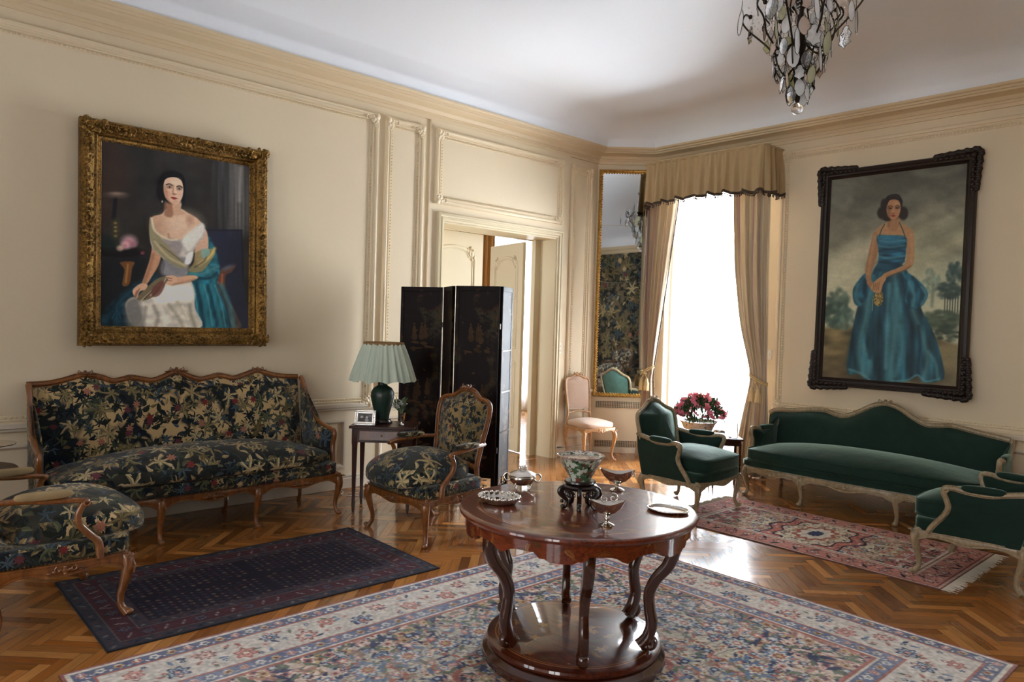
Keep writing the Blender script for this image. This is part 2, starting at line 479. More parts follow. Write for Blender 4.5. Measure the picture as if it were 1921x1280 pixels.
M = {}
def wallpaint(name, c, var=.05, rough=.55):
    t = NT(name); oc = t.oc(); cc = rgb(*c)
    n1 = t.noise(oc, 1.2, 4, .6); n2 = t.noise(oc, 60, 2, .6)
    base = t.mix(n1, tuple(x * (1 - var) for x in cc[:3]) + (1,), tuple(x * (1 + var) for x in cc[:3]) + (1,))
    base = t.mix(t.math('MULTIPLY', n2, .06), base, rgb(150, 120, 80))
    t.P(base=base, rough=rough, spec=.3); t.bump(t.noise(oc, 90, 2, .6), .08, .002)
    return t.m
M['wall'] = wallpaint('cream_wall_paint', (224, 207, 177))
M['field'] = wallpaint('panel_fabric_paint', (221, 205, 180))
M['trim'] = wallpaint('moulding_paint', (226, 208, 176), .03, .45)
M['dado'] = wallpaint('dado_paint', (216, 204, 184))
M['cornice'] = wallpaint('cornice_paint', (218, 198, 164), .04, .5)
M['ceiling'] = wallpaint('ceiling_paint', (238, 243, 250), .015, .6)
M['door'] = wallpaint('door_paint', (214, 200, 168), .04, .45)
M['window'] = simple('window_frame_paint', (240, 240, 238), .4)

def parquet():
    t = NT('oak_herringbone'); c = t.n('VertexColor', layer_name='Col').outputs[0]; uv = t.uv()
    g = t.noise(t.vm('MULTIPLY', uv, (6, 90, 1)), 1.0, 4, .65, dim='2D')
    col = t.mix(.75, c, t.mix(g, (.45, .42, .38, 1), (1.35, 1.35, 1.35, 1)), 'MULTIPLY')
    big = t.noise(t.oc(), 1.6, 3, .5)
    t.P(base=col, rough=t.math('ADD', .14, t.math('MULTIPLY', big, .22)), coat=.55, coatr=.09, spec=.5)
    t.bump(t.noise(t.vm('MULTIPLY', uv, (4, 40, 1)), 1.0, 3, .6, dim='2D'), .06, .002)
    return t.m
M['parquet'] = parquet()
M['gap'] = simple('dark_floor_joint', (40, 22, 10), .8)
M['beech'] = woodmat('carved_walnut_stain', (78, 42, 18), (150, 92, 42), .30, .45, (3, 3, 1), carve=.25)
M['beech_lt'] = woodmat('pale_carved_beech', (160, 112, 68), (206, 166, 118), .38, .3, (3, 3, 1), carve=.25)
M['gilt_grey'] = woodmat('worn_painted_gilt_wood', (112, 97, 72), (180, 160, 126), .42, .2, (4, 4, 2), carve=.3)
M['mahog'] = woodmat('dark_mahogany', (34, 13, 8), (70, 28, 15), .4, .15, (2, 2, .6), spec=.25)
M['mahog_lt'] = woodmat('inlaid_mahogany', (64, 26, 12), (112, 52, 24), .25, .6, (2, 2, .6))
M['ebon'] = woodmat('carved_blackwood', (16, 9, 8), (40, 22, 16), .3, .4)
M['top'] = marquetry('marquetry_top', [(.475, .004), (.458, .0022), (.30, .002), (.13, .002)], (.30, .455))
M['apron'] = marquetry('marquetry_apron', [], (.1, 2.0), dens=.6, cyl=True)
M['base_top'] = marquetry('marquetry_base', [(.375, .003), (.36, .0015)], (.08, .34), ((44, 15, 8), (96, 40, 18)), dens=.45)
M['leg'] = woodmat('rosewood_leg', (30, 10, 6), (74, 32, 14), .2, .9, (3, 3, .8))
M['tap_seat'] = tapestry('verdure_tapestry_seat', (20, 22, 27), (44, 44, 38), big=6.0, lights=1.2, flowers=.2, seed=0, gain=1.45)
M['tap_back'] = tapestry('verdure_tapestry_back', (20, 25, 33), (36, 40, 42), big=7.5, lights=.75, flowers=.3, sky=(172, 146, 104), seed=20, gain=1.3)
M['tap_pale'] = tapestry('faded_tapestry_cushion', (26, 28, 32), (54, 52, 44), big=6.5, lights=1.2, flowers=.25, sky=(178, 152, 112), seed=52, gain=1.4)
M['tap_chair'] = tapestry('leafy_tapestry_back', (112, 92, 58), (150, 126, 84), big=9.5, lights=.35, flowers=.08, seed=41, gain=1.2)
M['tap_dark'] = tapestry('leafy_tapestry_rail', (24, 26, 28), (52, 46, 36), big=8.5, flowers=.2, seed=60, gain=1.4)
M['tap_worn'] = simple('worn_beige_armrest_tapestry', (150, 128, 92), .9, .4, 200, .25, 12)
M['green'] = velvet('bottle_green_velvet', (22, 44, 36), .95, (.50, .68, .58, 1))
M['teal'] = velvet('window_lit_teal_velvet', (92, 134, 126), .5, (.6, .8, .75, 1))  # lighter copy for the bergere backs; window light is put into the colour
M['nail'] = simple('brass_nail_heads', (96, 66, 34), .35, metal=.8)
M['linen'] = simple('pale_pink_silk', (200, 172, 150), .55, .2, 60, .08, 5, sheen=.3)
M['silver'] = simple('polished_silver', (214, 208, 200), .12, .05, 30, metal=1.0)
M['silver_chased'] = simple('chased_silver', (220, 216, 210), .2, .5, 120, metal=1.0)
M['brass'] = simple('aged_brass', (150, 112, 52), .3, .2, 80, metal=1.0)
M['darkmetal'] = simple('dark_bronze', (52, 44, 36), .35, .2, 60, metal=.9)
M['black'] = simple('black_lacquer', (14, 11, 12), .22, coat=.5)

def goldmat(name, c1, c2, rough=.38, bs=60, bstr=.8):
    t = NT(name); n = t.noise(t.oc(), bs, 4, .6); n2 = t.noise(t.oc(), 9, 3, .6)
    col = t.mix(t.math('ADD', t.math('MULTIPLY', n, .6), t.math('MULTIPLY', n2, .4)), rgb(*c1), rgb(*c2))
    col = t.ramp(t.math('ADD', t.math('MULTIPLY', n, .7), t.math('MULTIPLY', n2, .3)), [(.35, rgb(*c1)), (.62, rgb(*c2))])
    t.P(base=col, rough=rough, metal=.85); t.bump(n, bstr, .01)
    return t.m
M['gold'] = goldmat('antique_gilding', (38, 25, 12), (158, 118, 58))
M['gold_br'] = goldmat('bright_gilding', (140, 100, 44), (206, 160, 84), .35, 40, .3)
M['ebframe'] = simple('black_brown_carved_frame', (36, 26, 22), .4, .5, 40, .3, 20, spec=.3)

def silk(name, c, sheen=.3, rough=.5, fold=0):
    t = NT(name); nz = t.noise(t.vm('MULTIPLY', t.oc(), (6, 6, 1)), 3, 3, .6); cc = rgb(*c)
    t.P(base=t.mix(nz, tuple(x * .85 for x in cc[:3]) + (1,), tuple(min(1, x * 1.12) for x in cc[:3]) + (1,)), rough=rough, sheen=sheen, spec=.35)
    return t
M['shade'] = silk('pale_green_silk_shade', (190, 202, 184)).m
def curtain_mat():
    t = NT('rose_beige_silk_stripes'); uv = t.uv()
    x = t.n('SeparateXYZ', {0: uv}).outputs[0]
    f = t.math('FRACT', t.math('MULTIPLY', x, 5.0))
    col = t.ramp(f, [(0, rgb(208, 192, 166)), (.3, rgb(204, 188, 162)), (.36, rgb(178, 154, 144)), (.56, rgb(172, 148, 142)), (.62, rgb(200, 186, 162)), (1, rgb(208, 192, 166))])
    t.P(base=col, rough=.5, sheen=.3, spec=.35)
    tr = t.n('BsdfTranslucent', {'Color': col}); mx = t.n('MixShader', {0: .28}); t.set(mx.inputs[1], t.b.outputs[0]); t.set(mx.inputs[2], tr.outputs[0]); t.t.links.new(mx.outputs[0], t.out.inputs[0])
    return t.m
M['curtain'] = curtain_mat()
M['valance'] = silk('gold_beige_silk_valance', (176, 150, 108)).m
M['fringe'] = simple('dark_bobble_fringe', (70, 56, 44), .8)
M['fringe_lt'] = simple('gold_tassel_thread', (206, 180, 130), .6)
M['goldcurtain'] = silk('amber_curtain', (150, 104, 40)).m
def sheer():
    t = NT('white_voile'); x = t.n('BsdfTransparent').outputs[0]
    tr = t.n('BsdfTranslucent', {'Color': (.95, .96, .98, 1)}).outputs[0]
    w = t.math('SINE', t.math('MULTIPLY', t.n('SeparateXYZ', {0: t.uv()}).outputs[0], 70.0))
    mx = t.n('MixShader'); t.set(mx.inputs[0], t.math('ADD', .45, t.math('MULTIPLY', w, .08))); t.set(mx.inputs[1], x); t.set(mx.inputs[2], tr)
    t.t.links.new(mx.outputs[0], t.out.inputs[0]); return t.m
M['sheer'] = sheer()
def glass(name='clear_glass', c=(1, 1, 1, 1), rough=0.0):
    t = NT(name); t.P(base=c, rough=rough, trans=1.0, ior=1.5); return t.m
def pane():
    t = NT('window_pane'); g = t.n('BsdfGlossy', {'Roughness': .02}); x = t.n('BsdfTransparent'); f = t.n('Fresnel', {'IOR': 1.3})
    mx = t.n('MixShader'); t.set(mx.inputs[0], f.outputs[0]); t.set(mx.inputs[1], x.outputs[0]); t.set(mx.inputs[2], g.outputs[0]); t.t.links.new(mx.outputs[0], t.out.inputs[0]); return t.m
M['pane'] = pane(); M['glass'] = glass(); M['glass_y'] = glass('smoky_yellow_crystal', (.9, .88, .6, 1), .08); M['glass_p'] = glass('pinkish_crystal', (.95, .82, .75, 1), .05)
M['mirror'] = simple('mirror_silvering', (215, 220, 222), .02, metal=1.0)
M['grille'] = None
def grille():
    t = NT('perforated_radiator_grille'); uv = t.uv()
    a = t.n('SeparateXYZ', {0: t.vm('MULTIPLY', t.oc(), (1, 1, 1))})
    u = t.math('MULTIPLY', a.outputs[0], 3.14159 / .022); w = t.math('MULTIPLY', a.outputs[2], 3.14159 / .016)
    k = t.math('GREATER_THAN', t.math('ABSOLUTE', t.math('MULTIPLY', t.math('SINE', u), t.math('SINE', w))), .38)
    t.P(base=t.mix(k, rgb(186, 168, 138), rgb(40, 36, 32)), rough=.6); return t.m
M['grille'] = grille()
M['leaf'] = simple('grey_green_leaf', (104, 122, 92), .6, var=.3)
M['leaf_dk'] = simple('azalea_leaf', (52, 84, 46), .5, var=.3)
M['pink'] = simple('azalea_petal', (246, 122, 146), .5, var=.35, vscale=25, sss=.1)
M['white_fl'] = simple('white_blossom', (220, 222, 214), .6)
M['lampglaze'] = simple('dark_green_glaze', (34, 56, 48), .4, coat=.15, var=.2, vscale=6)
M['braid'] = simple('woven_braid', (140, 108, 66), .8, .6, 150, .35, 70)
M['plastic_w'] = simple('white_plate', (232, 228, 216), .4)
M['photo'] = None
def porcelain(name, ground, inks, scale):
    t = NT(name); oc = t.oc(); base = rgb(*ground)
    for i, (c, s, th) in enumerate(inks):
        n = t.noise(t.vm('ADD', oc, (i * 3.1, 0, 0)), s, 3, .6)
        base = t.mix(t.ramp(n, [(th, (0, 0, 0, 1)), (th + .03, (1, 1, 1, 1))]), base, rgb(*c))
    t.P(base=base, rough=.12, coat=.8, coatr=.05); return t.m
M['famille'] = porcelain('celadon_porcelain', (196, 204, 188), [((72, 104, 76), 26, .50), ((120, 66, 56), 34, .57), ((40, 56, 44), 44, .60)], 1)
M['famille_rim'] = porcelain('pink_porcelain_rim', (176, 156, 148), [((214, 206, 196), 30, .55), ((120, 96, 92), 50, .6)], 1)
M['imari'] = porcelain('flowered_white_porcelain', (226, 220, 210), [((96, 60, 50), 42, .60), ((90, 110, 80), 36, .62)], 1)
# ------------------------------------------------------------------ painted surfaces (portraits and carpets) as colour on fine meshes
def homog(src, dst):
    Am = []; b = []
    for (x, y), (u, v) in zip(src, dst):
        Am.append([x, y, 1, 0, 0, 0, -u * x, -u * y]); b.append(u)
        Am.append([0, 0, 0, x, y, 1, -v * x, -v * y]); b.append(v)
    h = np.linalg.solve(np.array(Am, float), np.array(b, float)); return np.append(h, 1).reshape(3, 3)

def vnoise(X, Y, s, seed=0):
    def hsh(i, j):
        n = np.sin(i * 127.1 + j * 311.7 + seed * 74.7) * 43758.5453; return n - np.floor(n)
    x, y = X / s, Y / s; i, j = np.floor(x), np.floor(y); fx, fy = x - i, y - j
    fx = fx * fx * (3 - 2 * fx); fy = fy * fy * (3 - 2 * fy)
    return (hsh(i, j) * (1 - fx) + hsh(i + 1, j) * fx) * (1 - fy) + (hsh(i, j + 1) * (1 - fx) + hsh(i + 1, j + 1) * fx) * fy

class Canvas:
    def __init__(s, X, Y):
        s.X, s.Y = X, Y; s.I = np.zeros(X.shape + (3,))
    def win(s, x0, x1, y0, y1):
        return (s.X >= x0) & (s.X <= x1) & (s.Y >= y0) & (s.Y <= y1)
    def put(s, m, a, col):
        a = np.clip(a, 0, 1)[:, None]; c = np.asarray(col, float)
        if c.max() > 1.001: c = c / 255.
        s.I[m] = s.I[m] * (1 - a) + c * a
    def ell(s, cx, cy, rx, ry, col, soft=.25, alpha=1, ang=0):
        R = max(rx, ry) * (1 + soft); m = s.win(cx - R, cx + R, cy - R, cy + R)
        x, y = s.X[m] - cx, s.Y[m] - cy; c, q = math.cos(ang), math.sin(ang)
        u, v = (x * c + y * q) / rx, (-x * q + y * c) / ry; d = np.sqrt(u * u + v * v)
        s.put(m, (1 + soft - d) / (2 * soft + 1e-6) * alpha if soft else (d < 1) * alpha, col)
    def dist(s, m, P, closed):
        x, y = s.X[m], s.Y[m]; best = np.full(x.shape, 1e9); par = np.zeros(x.shape); ins = np.zeros(x.shape, bool)
        n = len(P)
        for i in range(n if closed else n - 1):
            a, b = P[i], P[(i + 1) % n]; dx, dy = b - a; L = dx * dx + dy * dy + 1e-12
            t = np.clip(((x - a[0]) * dx + (y - a[1]) * dy) / L, 0, 1)
            d = np.hypot(x - a[0] - t * dx, y - a[1] - t * dy); k = d < best
            best[k] = d[k]; par[k] = (i + t[k]) / max(1, n - 1)
            if closed:
                c = (a[1] > y) != (b[1] > y)
                with np.errstate(divide='ignore', invalid='ignore'):
                    ins ^= c & (x < (b[0] - a[0]) * (y - a[1]) / (b[1] - a[1] + 1e-12) + a[0])
        return best, par, ins
    def poly(s, pts, col, soft=5, alpha=1, sm=True, grad=None, tex=None):
        P = spline(pts, 5, True) if sm else np.asarray(pts, float)
        m = s.win(P[:, 0].min() - soft, P[:, 0].max() + soft, P[:, 1].min() - soft, P[:, 1].max() + soft)
        if not m.any(): return
        d, _, ins = s.dist(m, P, True); sd = np.where(ins, d, -d)
        a = np.clip((sd + soft * .5) / soft, 0, 1) * alpha
        c = np.asarray(col, float) / 255.
        c = np.broadcast_to(c, (m.sum(), 3))
        if grad is not None:
            c2, (gx0, gy0), (gx1, gy1) = grad
            t = np.clip(((s.X[m] - gx0) * (gx1 - gx0) + (s.Y[m] - gy0) * (gy1 - gy0)) / ((gx1 - gx0) ** 2 + (gy1 - gy0) ** 2), 0, 1)[:, None]
            c = c * (1 - t) + np.asarray(c2, float) / 255. * t
        if tex is not None:
            sx, sy, amp = tex
            c = c * (1 + amp * (vnoise(s.X[m] / sx, s.Y[m] / sy, 1.0, 3)[:, None] * 2 - 1))
        s.I[m] = s.I[m] * (1 - a[:, None]) + c * a[:, None]
    def stroke(s, pts, r, col, soft=.6, alpha=1, sm=True, taper=False):
        P = spline(pts, 5) if (sm and len(pts) > 2) else np.asarray(pts, float)
        R = np.max(r) * (1 + soft)
        m = s.win(P[:, 0].min() - R, P[:, 0].max() + R, P[:, 1].min() - R, P[:, 1].max() + R)
        if not m.any(): return
        d, par, _ = s.dist(m, P, False); rr = r * (np.sin(PI * np.clip(par, .02, .98)) ** .6 if taper else 1)
        s.put(m, (1 + soft - d / rr) / (2 * soft) * alpha, col)

def canvas_mesh(name, Wm, Hm, img, mat, parent, thick=.02, org=(0, 0, 0), ux=(1, 0, 0), uy=(0, 0, 1), uz=(0, -1, 0), gain=1.0, relief=None):
    """img rows from top; surface Wm x Hm"""
    ny, nx = img.shape[:2]
    u = np.linspace(0, Wm, nx); v = np.linspace(Hm, 0, ny); U, Vv = np.meshgrid(u, v)
    Z = np.zeros_like(U) if relief is None else relief
    p = np.stack([U.ravel(), Vv.ravel(), Z.ravel()], 1)
    MM = np.array([ux, uy, uz], float)
    i = np.arange(nx * ny).reshape(ny, nx)
    q = np.stack([i[1:, :-1].ravel(), i[1:, 1:].ravel(), i[:-1, 1:].ravel(), i[:-1, :-1].ravel()], 1)
    faces = q.tolist()
    n0 = nx * ny; bk = np.array([(0, 0, -thick), (Wm, 0, -thick), (Wm, Hm, -thick), (0, Hm, -thick)], float)
    p = np.concatenate([p, bk]); bl, br, tr, tl = n0, n0 + 1, n0 + 2, n0 + 3
    faces.append([bl, tl, tr, br])
    faces.append([bl, br] + i[-1, ::-1].tolist()); faces.append([tr, tl] + i[0, :].tolist())
    faces.append([br, tr] + i[::-1, -1].tolist()[::-1]); faces.append([tl, bl] + i[:, 0].tolist()[::-1])
    c = s2l(np.clip(img * gain, 0, 1)).reshape(-1, 3); c = np.concatenate([c, np.full((4, 3), .05)])
    mb = MB(); mb.v = [p @ MM + np.asarray(org, float)]; mb.f = [tuple(f) for f in faces]; mb.mi = [0] * len(faces); mb.n = len(p)
    return obj(name, mb, mat, parent, col=c, smooth=30)

def make_canvas(nx, ny, corners):
    U, Vv = np.meshgrid(np.linspace(0, 1, nx), np.linspace(0, 1, ny))
    Hm = homog([(0, 0), (1, 0), (1, 1), (0, 1)], corners)
    q = np.stack([U, Vv, np.ones_like(U)], -1) @ Hm.T
    return Canvas(q[..., 0] / q[..., 2], q[..., 1] / q[..., 2])

def portrait_seated(nx=300, ny=370):
    c = make_canvas(nx, ny, [(16, -112), (1100, 40), (1088, 1252), (0, 1244)])
    X, Y = c.X, c.Y
    n = vnoise(X, Y, 170, 1) * .6 + vnoise(X, Y, 60, 2) * .4
    bg = A(44, 42, 40) / 255.; c.I[:] = bg * (.7 + .6 * n[..., None])
    c.poly([(0, -120), (150, -90), (230, 150), (120, 420), (0, 500)], (62, 42, 34), 120, .6)
    c.poly([(850, 0), (1100, 30), (1100, 520), (880, 520)], (70, 70, 70), 60, .9, tex=(18, 300, .35))
    c.poly([(960, 20), (1060, 40), (1050, 460), (970, 470)], (112, 110, 108), 60, .7, tex=(14, 400, .3))
    c.stroke([(1030, 60), (1024, 160), (1020, 300)], 12, (176, 172, 168), 1.2, .7)
    c.stroke([(860, 20), (850, 500)], 14, (34, 32, 34), 1, .7)
    c.poly([(760, 520), (1040, 520), (1050, 900), (1090, 1260), (820, 1250)], (34, 40, 62), 18, .85, sm=False)
    c.stroke([(770, 525), (1035, 520), (1045, 900)], 5, (20, 22, 36), .8, .8, sm=False)
    c.poly([(20, 760), (380, 770), (360, 1240), (0, 1240)], (24, 26, 32), 60, .8)
    # table with candlestick and roses
    c.ell(130, 700, 200, 40, (22, 18, 22), .2, .9)
    c.stroke([(120, 310), (112, 400), (104, 470)], 14, (18, 20, 30), .5)
    c.ell(125, 285, 75, 22, (96, 80, 72), .5, .8); c.ell(130, 275, 50, 10, (150, 130, 112), .6, .6)
    c.stroke([(112, 480), (125, 540), (115, 600), (125, 640)], 22, (66, 58, 36), .7, .9)
    for yy in (490, 520, 548, 585): c.ell(118, yy, 12, 8, (150, 132, 86), .5, .7)
    c.ell(60, 640, 90, 50, (28, 40, 38), .4, .8)
    for (x, y, r, k) in ((215, 620, 52, (190, 150, 156)), (190, 650, 34, (214, 164, 168)), (245, 640, 26, (160, 112, 124)), (150, 672, 24, (196, 176, 150)), (312, 702, 16, (120, 60, 70))):
        c.ell(x, y, r, r * .8, k, .5, .9); c.ell(x - 4, y + 4, r * .45, r * .35, (160, 96, 108), .6, .6)
    # gilt chair arms
    c.poly([(150, 775), (250, 770), (235, 820), (215, 930), (165, 940), (180, 830)], (120, 78, 44), 8, .9); c.stroke([(205, 790), (190, 920)], 6, (178, 130, 70), .8, .7)
    c.poly([(865, 830), (985, 780), (960, 830), (915, 860), (905, 980), (865, 975)], (96, 62, 48), 8, .95); c.stroke([(890, 850), (884, 960)], 8, (168, 92, 64), .7, .8)
    c.ell(930, 800, 50, 18, (92, 92, 100), .5, .8, -.4)
    # teal shawl, left sweep and right fall
    c.poly([(420, 850), (300, 900), (180, 980), (40, 1120), (30, 1250), (280, 1250), (400, 1000)], (28, 54, 66), 20, .95, tex=(40, 30, .35))
    for k in range(6): c.stroke([(380 - k * 20, 870 + k * 14), (220 - k * 18, 980 + k * 20), (80 + k * 14, 1180)], 7, (40, 84, 98) if k % 2 else (18, 34, 46), .8, .6)
    c.poly([(640, 880), (860, 900), (930, 1020), (1000, 1160), (1010, 1250), (700, 1250), (680, 1080)], (92, 78, 72), 14, 1, tex=(30, 60, .3))
    c.poly([(650, 820), (850, 780), (850, 930), (900, 1060), (945, 1250), (730, 1250), (690, 1080), (665, 950)], (30, 96, 112), 12, 1, tex=(26, 60, .4))
    for k in range(9):
        x = 680 + k * 26; c.stroke([(x, 930), (x + 20 + k * 4, 1060), (x + 40 + k * 6, 1230)], 6 + k % 3 * 4, [(86, 150, 158), (14, 52, 68), (52, 122, 132)][k % 3], .8, .65)
    c.poly([(760, 560), (800, 580), (850, 690), (870, 790), (850, 880), (700, 880), (640, 850), (760, 760)], (36, 96, 110), 12, 1, tex=(30, 20, .4))
    c.stroke([(640, 850), (760, 840), (860, 790)], 12, (90, 150, 152), .8, .6); c.stroke([(700, 880), (790, 880), (850, 840)], 9, (16, 52, 66), .8, .8)
    # skirt
    c.poly([(470, 900), (640, 890), (680, 960), (690, 1100), (720, 1250), (280, 1250), (190, 1120), (210, 1040), (330, 1000)], (214, 206, 190), 10, 1, tex=(60, 30, .12))
    c.poly([(190, 1060), (280, 1040), (320, 1250), (210, 1250), (180, 1140)], (112, 108, 106), 40, .85)
    c.poly([(440, 950), (650, 930), (680, 1040), (560, 1060), (400, 1060)], (244, 238, 226), 30, .9)
    for p, k in (([(330, 1100), (320, 1180), (280, 1245)], (150, 142, 128)), ([(390, 1090), (420, 1170), (400, 1245)], (146, 136, 118)), ([(500, 1080), (560, 1160), (600, 1240)], (160, 150, 128)), ([(650, 1080), (660, 1150), (690, 1240)], (140, 130, 108)), ([(560, 1060), (620, 1140), (660, 1200)], (186, 176, 150))):
        c.stroke(p, 12, k, .9, .7)
    c.stroke([(440, 1100), (470, 1180), (470, 1240)], 14, (240, 234, 220), .9, .6); c.stroke([(600, 1090), (640, 1180)], 8, (240, 232, 214), .9, .6)
    # body: shoulders, chest
    skin = (214, 176, 146); sk2 = (170, 122, 94); lite = (236, 206, 178)
    c.poly([(380, 440), (450, 415), (490, 370), (580, 370), (640, 400), (720, 450), (760, 520), (700, 620), (520, 610), (420, 600), (375, 510)], skin, 8, 1)
    c.ell(430, 500, 60, 60, sk2, .7, .5); c.ell(590, 480, 120, 80, lite, .7, .6); c.ell(655, 455, 26, 34, (176, 122, 98), .7, .6); c.stroke([(498, 560), (505, 600)], 7, (150, 96, 74), 1, .5)
    # neck
    c.poly([(480, 300), (590, 310), (590, 380), (620, 410), (470, 430), (492, 380)], (206, 164, 134), 8, 1); c.poly([(478, 300), (520, 320), (530, 430), (470, 420)], (150, 104, 80), 14, .8)
    # arms
    c.poly([(385, 650), (440, 700), (430, 780), (380, 870), (340, 930), (300, 950), (330, 850), (360, 760), (375, 690)], (196, 148, 116), 8, 1); c.stroke([(385, 720), (355, 830), (315, 930)], 12, (140, 92, 68), .9, .5)
    c.poly([(700, 560), (770, 520), (790, 640), (760, 760), (700, 780)], (214, 174, 146), 8, 1)
    c.poly([(480, 870), (560, 865), (680, 860), (710, 880), (620, 915), (520, 935), (480, 910)], (214, 170, 136), 7, 1); c.stroke([(520, 930), (620, 912), (690, 890)], 8, (150, 100, 76), .9, .5)
    c.poly([(640, 670), (740, 690), (700, 560)], (206, 168, 138), 12, .6)
    # bodice and chiffon
    c.poly([(372, 440), (420, 560), (500, 610), (600, 590), (690, 520), (745, 470), (760, 560), (700, 640), (640, 790), (620, 860), (470, 860), (470, 760), (380, 660), (362, 540)], (190, 182, 172), 8, 1, tex=(40, 24, .15))
    c.poly([(470, 740), (640, 740), (620, 860), (450, 860)], (126, 124, 130), 20, .8)
    c.poly([(430, 600), (540, 600), (600, 640), (560, 720), (460, 680)], (150, 136, 134), 24, .8)
    c.poly([(600, 590), (740, 480), (760, 540), (690, 640), (640, 680)], (232, 226, 214), 20, .9)
    c.poly([(372, 440), (392, 520), (470, 620), (600, 760), (640, 800), (560, 800), (420, 700), (366, 600), (360, 500)], (150, 140, 106), 10, .9)
    c.stroke([(378, 450), (400, 540), (500, 600), (560, 600)], 7, (226, 214, 186), .8, .8); c.stroke([(400, 620), (500, 730), (620, 790)], 8, (196, 184, 140), .8, .8)
    c.stroke([(440, 640), (520, 700), (600, 760)], 5, (100, 92, 70), .8, .7); c.poly([(640, 700), (680, 690), (660, 770), (615, 775)], (240, 238, 230), 10, .9)
    c.poly([(700, 690), (800, 660), (840, 690), (800, 760), (740, 830), (640, 830), (680, 770)], (150, 134, 94), 10, .9); c.stroke([(720, 780), (800, 720), (835, 660)], 11, (212, 186, 116), .8, .9); c.stroke([(690, 800), (760, 750), (780, 690)], 7, (92, 88, 74), .8, .8)
    c.poly([(740, 670), (795, 665), (790, 710), (745, 730)], (136, 180, 172), 8, .8)
    # hands and fan
    c.poly([(400, 900), (480, 870), (500, 890), (400, 1010), (320, 1050), (270, 1030)], (120, 108, 84), 7, 1)
    for k in range(7): c.stroke([(480, 880), (300 + k * 22, 1050 - k * 12)], 4, [(196, 186, 150), (60, 50, 44), (150, 92, 84)][k % 3], .7, .9)
    c.poly([(250, 960), (300, 925), (345, 935), (330, 970), (290, 985), (270, 1030), (245, 1010), (238, 985)], (214, 170, 138), 6, 1)
    for k in range(4): c.stroke([(290 - k * 8, 960 + k * 8), (272 - k * 6, 1000 + k * 5), (262 - k * 2, 1026)], 4, (140, 88, 66), .6, .5)
    c.poly([(478, 870), (540, 865), (560, 900), (510, 935), (480, 920), (495, 895)], (220, 178, 146), 5, 1); c.stroke([(480, 880), (520, 886)], 3, (120, 70, 52), .7, .7); c.stroke([(484, 900), (520, 902)], 3, (120, 70, 52), .7, .6)
    c.poly([(380, 960), (450, 900), (470, 940), (430, 1010), (380, 1020)], (110, 66, 58), 8, .8)
    # head
    c.ell(520, 215, 102, 118, (14, 13, 18), .12, 1); c.ell(450, 260, 38, 60, (14, 13, 18), .2, 1); c.ell(604, 270, 20, 70, (12, 14, 26), .3, .9)
    face = [(470, 175), (500, 148), (560, 146), (598, 175), (608, 230), (600, 290), (575, 330), (545, 342), (515, 330), (480, 295), (466, 240)]
    c.poly(face, (222, 186, 158), 5, 1); c.poly([(466, 200), (492, 240), (500, 300), (530, 338), (500, 320), (474, 280)], (176, 124, 98), 16, .7)
    c.ell(560, 180, 34, 26, (240, 214, 188), .8, .7); c.ell(500, 270, 16, 22, (206, 140, 118), .9, .5); c.ell(588, 262, 12, 18, (226, 176, 156), .9, .5)
    c.poly([(462, 200), (480, 160), (530, 142), (590, 155), (610, 210), (620, 170), (600, 120), (530, 100), (460, 120), (440, 190)], (12, 11, 15), 5, 1)
    for ex, ey in ((508, 216), (578, 226)):
        c.ell(ex, ey, 20, 11, (92, 60, 46), .6, .7); c.ell(ex, ey, 12, 5, (190, 170, 156), .4, .8); c.ell(ex + 1, ey, 6, 6, (22, 16, 18), .3, 1)
    c.stroke([(484, 200), (508, 194), (530, 204)], 4, (40, 26, 22), .7, .95); c.stroke([(560, 212), (582, 206), (600, 216)], 4, (40, 26, 22), .7, .95)
    c.stroke([(540, 205), (534, 240), (532, 262)], 5, (168, 116, 90), 1, .7); c.stroke([(550, 215), (552, 258)], 6, (244, 216, 190), 1, .6); c.ell(542, 268, 14, 6, (140, 84, 66), .6, .8)
    c.poly([(518, 292), (540, 288), (565, 298), (545, 307), (530, 304)], (172, 66, 58), 4, 1); c.stroke([(518, 293), (542, 296), (566, 299)], 2, (96, 30, 32), .7, .9); c.ell(545, 325, 20, 9, (190, 140, 112), .9, .5)
    c.ell(455, 324, 5, 8, (200, 200, 190), .4, .9); c.ell(588, 345, 6, 9, (190, 180, 160), .4, .9)
    n = vnoise(X, Y, 9, 5) * .5 + vnoise(X * .5, Y, 14, 6) * .5
    c.I *= (1 + .10 * (n[..., None] - .5)); return c.I

